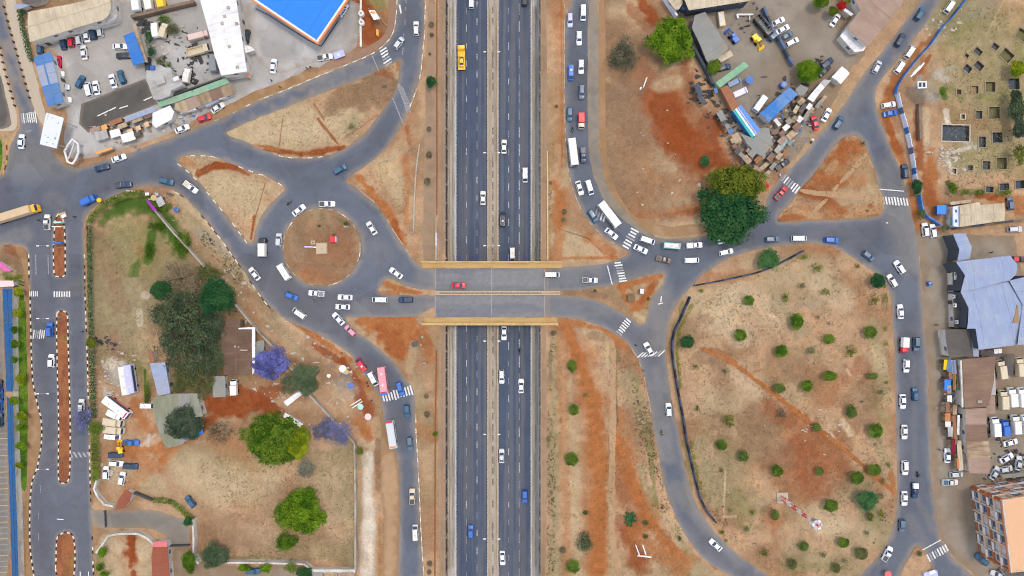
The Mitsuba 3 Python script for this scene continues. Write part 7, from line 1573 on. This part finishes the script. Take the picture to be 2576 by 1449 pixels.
hedge('tall green hedge along the west street, upper straight part', [(226, 566), (227, 660), (229, 800), (231, 850)], 1.6, 2.4, 'leaf_dark')
hedge('tall green hedge along the west street, middle part below the olive tree', [(232, 872), (234, 950), (237, 1050)], 1.9, 2.4, 'leaf_dark')
hedge('broad green hedge beside the parked cars of the compound', [(238, 1070), (241, 1120), (242, 1170), (240, 1212)], 2.6, 2.2, 'leaf_green')
hedge('green hedge sweeping round the corner below the west road', [(225, 562), (233, 545), (252, 526), (280, 506), (320, 490), (362, 486)], 2.2, 2.2, 'leaf_green')
hedge('curved clipped hedge of the gatehouse drive', [(386, 1258), (410, 1258), (432, 1262), (455, 1278), (472, 1296), (486, 1306)], 1.9, 1.6, 'leaf_green')
hedge('low green hedge beside the beige warehouse', [(50, 26), (56, 60), (62, 85), (72, 125), (82, 155)], 1.8, 1.6, 'leaf_dark'); hedge('yellowish hedge by the dark grey shed', [(2376, 832), (2378, 860), (2384, 895)], 1.4, 1.5, 'leaf_yellow', 18); hedge('green creeper hedge at the top of the brown lean-to', [(2394, 728), (2397, 790), (2396, 826)], 1.0, 1.6, 'leaf_olive', 18)
hedge('yellow green weeds along the inner side of the dark net fence', [(1744, 765), (1724, 800), (1708, 838), (1704, 880), (1710, 935), (1713, 975)], 1.0, .9, 'leaf_yellow', 9); hedge('yellow green weeds along the lower dark net fence', [(1738, 1110), (1745, 1150), (1756, 1200), (1766, 1235), (1773, 1255)], 1.2, .9, 'leaf_yellow', 10)
hedge('clipped green border behind the pink tent', [(12, 700), (30, 706), (46, 690), (56, 720)], 1.8, 1.0, 'leaf_bright', 14)


def grass(name, label, regions, n, size, mat, seed, noisy=.5):
    k = numbered(name); r = np.random.default_rng(seed); c = []
    for poly in regions:
        g = Polygon(PL(poly)).buffer(0).difference(ROADS.difference(unary_union(list(isl.values())))); x0, y0, x1, y1 = g.bounds
        q = np.c_[r.uniform(x0, x1, int(n * (x1 - x0) * (y1 - y0))), np.zeros(int(n * (x1 - x0) * (y1 - y0)))]; q[:, 1] = r.uniform(y0, y1, len(q)); shapely.prepare(g)
        q = q[shapely.contains_xy(g, q)]
        f = meshkit.fbm(np.c_[q * .09, np.zeros(len(q))], 3, seed)
        c.append(q[f > noisy - .12 + .24 * r.random(len(q))])
    c = np.vstack(c); z = np.full(len(c), .05)
    for kk, zz in (('round', .24),): z = np.where(shapely.contains_xy(isl[kk], c), zz, z)
    for kk in ('triangle', 'leaf', 'ne', 'tip_e', 'tip_w', 'south'): z = np.where(shapely.contains_xy(isl[kk], c), .16, z)
    V, F = [], []
    for j in range(5):
        a = j * 1.2566 + r.random(len(c)); s = size * (.5 + r.random(len(c))); d = np.c_[np.cos(a), np.sin(a)]; w = np.c_[-d[:, 1], d[:, 0]]
        tri = np.stack([np.c_[c - w * s[:, None] * .28, z], np.c_[c + w * s[:, None] * .28, z], np.c_[c + d * s[:, None] * .7, z + s * .9]], 1)
        V.append(tri.reshape(-1, 3))
    V = np.vstack(V); put(k, ply(trimesh.Trimesh(V, np.arange(len(V)).reshape(-1, 3), process=False)), mat); L(k, label, 'grass', None, 'stuff')


FIELD = [(1752,752),(1850,705),(1940,685),(2030,635),(2110,635),(2200,700),(2235,770),(2243,1000),(2247,1290),(2185,1400),(2130,1449),(1950,1449),(1800,1335),(1725,1110),(1700,900)]
grass('dry_grass', 'dry straw coloured grass tufts over the open plots', [FIELD, ISL['triangle'], ISL['leaf'], ISL['ne'], [(880,465),(940,425),(1040,330),(1042,650),(1000,580)], [(500,1150),(890,1130),(890,1410),(500,1400)], [(240,600),(440,600),(560,760),(400,1000),(250,1000)], [(2370,20),(2560,20),(2550,490),(2385,490)], [(1380,830),(1640,900),(1740,1449),(1380,1449)]], 1.1, .27, 'straw', 3, .5)
grass('weeds', 'low green and brown weeds scattered over the open plots', [FIELD, [(240,600),(440,600),(560,760),(400,1000),(250,1000)], [(1380,830),(1640,900),(1740,1449),(1380,1449)], [(2370,20),(2560,20),(2550,490),(2385,490)], [(500,1150),(890,1130),(890,1410),(500,1400)]], .36, .26, 'leaf_weed', 5, .5); tex('leaf_weed', leafy((.15, .14, .07), (.22, .19, .10), 8.0))
grass('dark_scrub', 'dark dry scrub along the verges and fence lines', [[(1378,830),(1400,830),(1395,1449),(1376,1449)], [(1585,950),(1620,950),(1660,1190),(1690,1300),(1640,1270),(1600,1080)], [(2185,1210),(2246,1210),(2246,1300),(2190,1390)], [(2000,1390),(2120,1400),(2140,1440),(1960,1440)], [(1380,455),(1390,455),(1388,540),(1380,540)], [(460,520),(620,690),(600,720),(450,540)], [(2375,440),(2390,440),(2392,500),(2376,500)], [(1780,1230),(1830,1250),(1830,1330),(1795,1300)]], 1.6, .38, 'leaf_scrub', 9, .47); tex('leaf_scrub', leafy((.10, .085, .045), (.17, .14, .08), 1.0))

# ------------------------------------------------------------------ street furniture and small things
def parasol(x, y, r_, mat, label, sides=8, h=2.4):
    r_ *= .88
    k = L(numbered('parasol'), label, 'parasol'); c = P(x, y, h); a = np.arange(sides) * 2 * np.pi / sides
    ring = np.c_[c + r_ * S * np.c_[np.cos(a), np.sin(a)], np.full(sides, h - .35)]
    V, F = [[*c, h]] + ring.tolist(), [[0, i + 1, (i + 1) % sides + 1] for i in range(sides)]
    m = trimesh.Trimesh(V, F, process=False); lo = m.copy(); lo.vertices[:, 2] -= .04; lo.invert()
    part(k, 'cover', ply(M(m, lo)), mat); part(k, 'pole', CYL, 'timber', T().translate([*c, .02]).scale([.03, .03, h - .1]))
    part(k, 'table', UNIT, 'timber', boxtw(c, (1.0, .6, .75), 20, .02))


for p_ in [(1928, 468, 9, 'red_cloth', 'round bright red parasol beside the olive tree'), (861, 928, 11, 'white_cloth', 'white parasol with two points beside the tan one'), (870, 936, 8, 'tan_cloth', 'small tan parasol on the roadside earth'), (881, 970, 9, 'blue_cloth', 'blue parasol on a grey patch'), (906, 1024, 9, 'cyan_cloth', 'pale cyan parasol beside white planks'), (925, 1049, 10, 'pink_cloth', 'pale pink parasol, lowest of the roadside stalls'), (826, 946, 6, 'white_cloth', 'small white parasol by the compound wall'), (385, 497, 9, 'tan_cloth', 'tan ringed parasol at the purple cloth corner'), (441, 527, 8, 'plastic_blue', 'small dark blue parasol by the diagonal road verge'), (247, 503, 7, 'yellow_cloth', 'yellow parasol behind the blue truck'), (2236, 1446, 10, 'parasol_pink', 'salmon pink parasol at the lower edge'), (1887, 200, 12, 'blue_cloth', 'round blue parasol in the middle of the scrapyard')]: parasol(*p_)
flat('parasol_pink', (.65, .16, .17))
k = L('violet_cloth', 'long violet cloth draped over the wall end by the kiosks', 'cloth'); q = PL([(366,501),(376,506),(394,528),(394,533),(386,531),(372,514)], 2.4); v = np.c_[q, [2.3, 2.5, 2.4, 2.2, 2.3, 2.1]]
put(k, ply(hull(np.vstack([v, v - [0, 0, .12]]))), 'violet_cloth')
stall(403, 507, 18, 22, 25, 'roof_concrete', 'grey tarp kiosk beside the tan ringed parasol', cat='kiosk', name='kiosk'); stall(424, 487, 5, 12, 80, 'roof_dark', 'narrow dark kiosk at the road edge by the dark car', cat='kiosk', name='kiosk'); stall(370, 488, 10, 7, 0, 'roof_white', 'small white kiosk at the hedge corner', cat='kiosk', name='kiosk')
stall(1043, 866, 13, 13, 10, 'roof_dark', 'dark kiosk roof on the earth triangle below the bridge', cat='kiosk', name='kiosk'); stall(1058, 868, 6, 7, 0, 'roof_tan', 'tiny tan kiosk beside the dark one below the bridge', cat='kiosk', name='kiosk'); stall(1062, 848, 5, 6, 0, 'roof_green', 'tiny green topped kiosk below the bridge', cat='kiosk', name='kiosk'); stall(1067, 914, 9, 6, 0, 'roof_grey', 'small grey topped kiosk beside the south road', cat='kiosk', name='kiosk'); stall(1615, 733, 9, 12, 0, 'roof_white', 'white and blue kiosk on the eastern traffic island', cat='kiosk', name='kiosk'); stall(1588, 748, 18, 20, 5, 'roof_scrub', 'brown sheet kiosk on the eastern traffic island', cat='kiosk', name='kiosk', h=1.2); tex('roof_scrub', roofing((.16, .11, .07), (.2, .15, .1), .5))
def boxthing(name, label, cat, parts):
    k = L(numbered(name), label, cat)
    for nm, x, y, sx, sy, sz, deg, z, b_ in parts: part(k, nm, UNIT, b_, boxtw(P(x, y, z + sz), (sx, sy, sz), deg, z))
boxthing('monument_base', 'square tan slab in the centre of the roundabout', 'plinth', [('slab', 809, 625, 3.3, 3.3, .7, 1, .2, 'monument'), ('step', 809, 625, 3.7, 3.7, .25, 1, .2, 'kerb_tan'), ('socket', 809, 625, .5, .5, .15, 1, .9, 'concrete')]); flat('monument', (.45, .36, .26))
boxthing('small_slab', 'small tan slab beside the roundabout plinth', 'slab', [('slab', 787, 610, 1.3, 1.2, .3, 3, .2, 'monument'), ('socket', 787, 610, .5, .5, .1, 3, .5, 'wall_brown')]); boxthing('red_kiosk', 'red kiosk with a pale end on the roundabout', 'kiosk', [('body', 836, 602, 1.9, 1.9, 1.6, 0, .2, 'paint_red'), ('end_panel', 843.5, 602, .5, 1.8, 1.5, 0, .2, 'paint_lilac')]); boxthing('fallen_lamp', 'pale fallen lamp unit beside the roundabout plinth', 'lamp', [('arm', 776, 621, 2.8, .5, .3, 0, .22, 'paint_lilac'), ('head', 792, 622, .9, .4, .35, 0, .22, 'white_cloth')]); boxthing('black_box', 'black box on the rim of the roundabout', 'box', [('body', 876, 564.5, .9, .8, .7, 5, .2, 'dark_metal'), ('base', 870, 567, 1.5, 1.3, .3, 10, .2, 'kerb_tan')])
boxthing('black_bench', 'black bench on the large grassy triangle', 'bench', [('seat', 967, 216.5, 1.5, .55, .1, 0, .45, 'dark_metal'), ('leg', 963.5, 216.5, .12, .5, .45, 0, .15, 'dark_metal'), ('leg', 970.5, 216.5, .12, .5, .45, 0, .15, 'dark_metal')])
boxthing('white_pipes', 'white angled pipes lying on the red earth beside the long path', 'pipes', [('rod', 1604, 1384, .35, 3.6, .35, 20, .02, 'roof_white'), ('rod', 1621, 1384, .35, 3.6, .35, 17, .02, 'roof_white'), ('rod', 1621, 1400, 4.6, .4, .35, -6, .02, 'roof_white')])
boxthing('planks', 'white planks propped beside the cyan parasol', 'planks', [('plank', 895, 1012, 4.0, .3, .12, 32, .3, 'white_cloth'), ('plank', 897, 1015, 4.2, .3, .12, 32, .3, 'timber'), ('plank', 899, 1018, 3.8, .3, .12, 32, .3, 'white_cloth')])
boxthing('white_pipe', 'white pole lying on the red plot near the big round tree', 'pole', [('rod', 1623, 207, .35, 3.6, .3, -20, .02, 'roof_white'), ('foot', 1612, 222, .5, .9, .3, -20, .02, 'roof_white')]); boxthing('bent_pipes', 'white bent pipe frame in the scrapyard', 'frame', [('rod', 1875, 36, 5.2, .5, .5, 0, .5, 'roof_white'), ('rod', 1856, 40, .6, 1.4, .5, 15, .5, 'roof_white'), ('rod', 1886, 42, .3, 2.0, .4, 0, .5, 'roof_white')]); boxthing('van_shell', 'beige derelict van shell in the scrapyard', 'van shell', [('shell', 1816, 47, 1.9, 4.6, 1.7, 8, .1, 'paint_beige'), ('window', 1813, 44, .9, 2.6, .05, 8, 1.8, 'roof_white')]); boxthing('lilac_flatbed', 'lilac grey flatbed in the scrapyard beside the red container', 'flatbed', [('bed', 1863, 232, 4.6, 1.9, .9, 25, .5, 'paint_lilac'), ('headboard', 1877, 226, .15, 1.9, 1.3, 25, .5, 'paint_lilac')]); boxthing('lilac_flatbed', 'slate blue flatbed in the scrapyard beside the mint green container', 'flatbed', [('bed', 1848, 207, 4.4, 1.6, .9, 25, .5, 'roof_pale_blue'), ('headboard', 1861, 201, .15, 1.6, 1.3, 25, .5, 'fence_blue')])
boxthing('pink_tank', 'pale pink tank trailer by the long white hall', 'trailer', [('tank', 497, 88, 6.5, 1.8, 1.6, 15, .8, 'tank_pink'), ('frame', 497, 88, 7.4, 1.0, .5, 15, .3, 'rust'), ('end_frame', 512, 84, .3, 2.2, 2.0, 15, .4, 'rust')]); flat('tank_pink', (.60, .47, .45)); boxthing('grey_trailer', 'grey trailer bed in front of the grey truck', 'trailer', [('bed', 533, 148, 3.6, 1.5, .7, 10, .5, 'roof_concrete'), ('rail', 533, 143, 3.6, .1, 1.0, 10, .5, 'dark_metal')])
boxthing('road_sign', 'pale sign boards seen from above on the median tip, upper', 'sign', [('board', 144, 559, 2.6, .5, 1.6, 0, 2.0, 'cyan_cloth'), ('post', 140, 559, .12, .12, 2.0, 0, .1, 'steel'), ('post', 150, 559, .12, .12, 2.0, 0, .1, 'steel')]); boxthing('road_sign', 'long white arm on the median tip', 'sign', [('board', 142, 570, 3.2, .3, .4, 0, 3.2, 'white_cloth'), ('post', 153, 570, .12, .12, 3.2, 0, .1, 'steel')]); boxthing('road_sign', 'blue sign board across the lower part of the upper median', 'sign', [('board', 141, 611, 3.3, .6, 1.8, 0, 2.0, 'fence_blue'), ('post', 150, 611, .12, .12, 2.0, 0, .1, 'steel'), ('post', 137, 611, .12, .12, 2.0, 0, .1, 'steel')])
boxthing('stone_block', 'white boulder at the head of the upper median', 'boulder', [('stone', 158, 541, 2.0, 1.8, .6, 20, .1, 'kerb_tan'), ('top_stone', 160, 543, 1.4, 1.0, .3, 30, .7, 'white_cloth')])
boxthing('canoe', 'long white pointed sheet lying beyond the blue fence', 'sheet', [('sheet_middle', 2308, 176, 3.4, .9, .35, 46, .02, 'white_cloth'), ('sheet_end', 2296, 188, 1.8, .5, .3, 46, .02, 'white_cloth'), ('sheet_end', 2321, 163, 1.8, .5, .3, 50, .02, 'white_cloth')])
boxthing('oil_tank', 'dark tank car shaped drum at the edge of the east yard', 'drum', [('body', 2340, 714, 1.0, 1.4, 1.2, 15, .02, 'plastic_blue'), ('lid', 2340, 712, .7, .6, .1, 15, 1.22, 'roof_pale_blue')])
boxthing('white_tarp', 'white tarp heap at the lower edge by the fork', 'tarp', [('cloth', 2342, 1446, 4.5, 2.0, .9, 10, .1, 'lilac_cloth'), ('fold', 2346, 1440, 2.0, 1.0, .4, 20, .95, 'white_cloth')])
k = L(numbered('water_tank'), 'round dark blue water tank at the corner of the depot', 'tank'); c = P(1723, 15, 3.5); part(k, 'shell', CYL, 'tank_navy', T().translate([*c, .6]).scale([1.3, 1.3, 2.4])); part(k, 'dome', ply(trimesh.creation.icosphere(2, 1.0).apply_scale((1.3, 1.3, .5)), smooth=True), 'tank_navy', T().translate([*c, 3.0])); part(k, 'stand', UNIT, 'concrete', boxtw(c, (2.6, 2.6, .6), 0, 0)); flat('tank_navy', (.02, .05, .12), .35)
k = L(numbered('water_tank'), 'round blue tank with a pale top in the shack yard', 'tank'); c = P(1973, 212, 2); part(k, 'shell', CYL, 'plastic_blue', T().translate([*c, .1]).scale([1.1, 1.1, 1.9])); part(k, 'lid', CYL, 'roof_pale_blue', T().translate([*c, 2.0]).scale([.6, .6, .12]))
# street lamps: the motorway median and the west street
def lamp(label, bx_, by_, z0, h, arm, group):
    k = L(numbered('street_lamp'), label, 'street lamp', group); c = P(bx_, by_, z0)
    part(k, 'pole', ply(skel([((0, 0, 0), .14, (0, 0, h), .07)]), smooth=50), 'steel', T().translate([*c, z0]))
    for s in (-1, 1):
        part(k, 'arm', ply(skel([((0, 0, h), .035, (s * arm, 0, h + .25), .03)]), smooth=50), 'steel', T().translate([*c, z0]))
        part(k, 'lamp_head', ply(hull(rect(s * arm - .42, s * arm + .42, .17, h + .18) + rect(s * arm - .36, s * arm + .36, .13, h + .33))), 'lamp_glass', T().translate([*c, z0]))
for i, y in enumerate((130, 384, 618, 858, 1093, 1356)):
    yb = CY + (y - CY) * (H - 4.5) / (H + 7)
    lamp(f'double armed street lamp in the motorway median, {ORD[i]} from the top', 1239.5, yb, ZH + .15, 11.2, 2.3, 'lamps in the motorway median')
for i, y in enumerate((623, 798, 979, 1161)):
    lamp(f'double armed street lamp on the red medians of the west street, {ORD[i]} from the top', 158, y, .15, 9.4, 1.55, 'lamps of the west street')
# red and white mast
k = L('mast', 'tall red and white lattice mast on a concrete pad in the bush field', 'mast'); c = P(1968, 1252); hm = 26.0
part(k, 'pad', UNIT, 'monument_pale', boxtw(c, (3.6, 3.4, .35), 3, 0)); flat('monument_pale', (.42, .37, .30))
for j in range(7):
    w0, w1 = .9 - .09 * j, .9 - .09 * (j + 1); z0, z1 = hm / 7 * j + .3, hm / 7 * (j + 1) + .3; b = []
    for t in range(3):
        a0, a1 = t * 2.094, (t + 1) * 2.094
        p0 = (w0 * math.cos(a0), w0 * math.sin(a0), z0); p1 = (w1 * math.cos(a0), w1 * math.sin(a0), z1); q1 = (w1 * math.cos(a1), w1 * math.sin(a1), z1); q0 = (w0 * math.cos(a1), w0 * math.sin(a1), z0)
        mid = tuple((np.array(p0) + p1) / 2); mq = tuple((np.array(q0) + q1) / 2)
        b += [(p0, .11, p1, .11), (p0, .06, mq, .06), (mid, .06, q1, .06), (p1, .06, q1, .06), (mid, .05, mq, .05)]
    part(k, 'mast_section', ply(skel(b)), 'paint_red' if j % 2 == 0 else 'roof_white', T().translate([*c, 0]))
for t in range(6):
    a = t * 1.047; part(k, 'antenna', UNIT, 'white_cloth' if t % 2 else 'steel', boxtw(c + 1.2 * np.array([math.cos(a), math.sin(a)]), (.45, .9, 2.2), math.degrees(a), hm - 2.5))
part(k, 'platform', CYL, 'steel', T().translate([*c, hm - .8]).scale([1.4, 1.4, .15]))
# rubble and litter
def scatter(name, label, areas, mat, seed, smin, smax):
    k = numbered(name); r = np.random.default_rng(seed); ms = []
    for x, y, rad, n in areas:
        for _ in range(n):
            q = P(x + r.normal() * rad * .5, y + r.normal() * rad * .5); s = r.uniform(smin, smax)
            if road_main.contains(Point(q)): continue
            ms.append(hull(r.standard_normal((7, 3)) * [s, s * r.uniform(.4, 1), s * .35] + [q[0], q[1], .06 + s * .2]))
    put(k, ply(M(*ms)), mat); L(k, label, 'rubble', None, 'stuff')
scatter('rubble', 'pale rubble and broken concrete scattered on the plots', [(290, 925, 60, 50), (270, 985, 24, 20), (385, 120, 40, 40), (375, 75, 30, 25), (430, 60, 50, 20), (750, 840, 120, 70), (600, 700, 100, 60), (700, 960, 60, 30), (2060, 1070, 60, 30), (2370, 60, 60, 40), (2385, 400, 40, 60), (1700, 460, 80, 8), (840, 1000, 80, 40), (900, 320, 30, 12), (1650, 420, 160, 8), (290, 1200, 40, 30)], 'rubble_pale', 21, .15, .55); flat('rubble_pale', (.42, .39, .35))
scatter('scrap', 'dark scrap metal heaps in the yards', [(366, 70, 22, 40), (372, 60, 18, 20), (470, 200, 24, 40), (545, 150, 20, 25), (1770, 240, 40, 60), (1830, 300, 40, 50), (1900, 60, 50, 25), (2070, 170, 24, 30), (1990, 260, 70, 60), (2550, 1160, 50, 60), (2540, 1195, 50, 40), (270, 865, 24, 20), (2460, 1060, 40, 40), (500, 140, 60, 40), (1700, 90, 20, 0), (440, 120, 60, 30)], 'scrap_dark', 23, .2, .8); flat('scrap_dark', (.06, .06, .065))
scatter('stones', 'small pale stones along road edges and on the field', [(640, 740, 60, 40), (560, 600, 80, 50), (700, 440, 40, 10), (1600, 1000, 80, 40), (2150, 1350, 100, 40), (1900, 900, 200, 60), (1650, 590, 60, 12), (2150, 930, 80, 20), (1800, 1250, 60, 20), (470, 510, 50, 40)], 'rubble_tan', 25, .1, .35); flat('rubble_tan', (.34, .28, .21))
scatter('junk', 'mixed coloured junk between stalls', [(460, 295, 80, 50), (300, 335, 60, 40), (2400, 1000, 40, 60), (1950, 340, 80, 160), (2000, 290, 60, 90), (1930, 390, 50, 60), (1880, 380, 60, 40), (2450, 1080, 40, 30), (400, 500, 30, 16), (870, 940, 40, 14)], 'junk_mixed', 27, .2, .7)
def junk_color(p, n, uv):
    r = mikit.cell_rand(p.x * .9, p.y * .9, 2); return mix(mix((.30, .22, .15), (.12, .18, .34), smoothstep(.5, .52, r)), (.5, .47, .45), smoothstep(.75, .77, r))
tex('junk_mixed', junk_color)
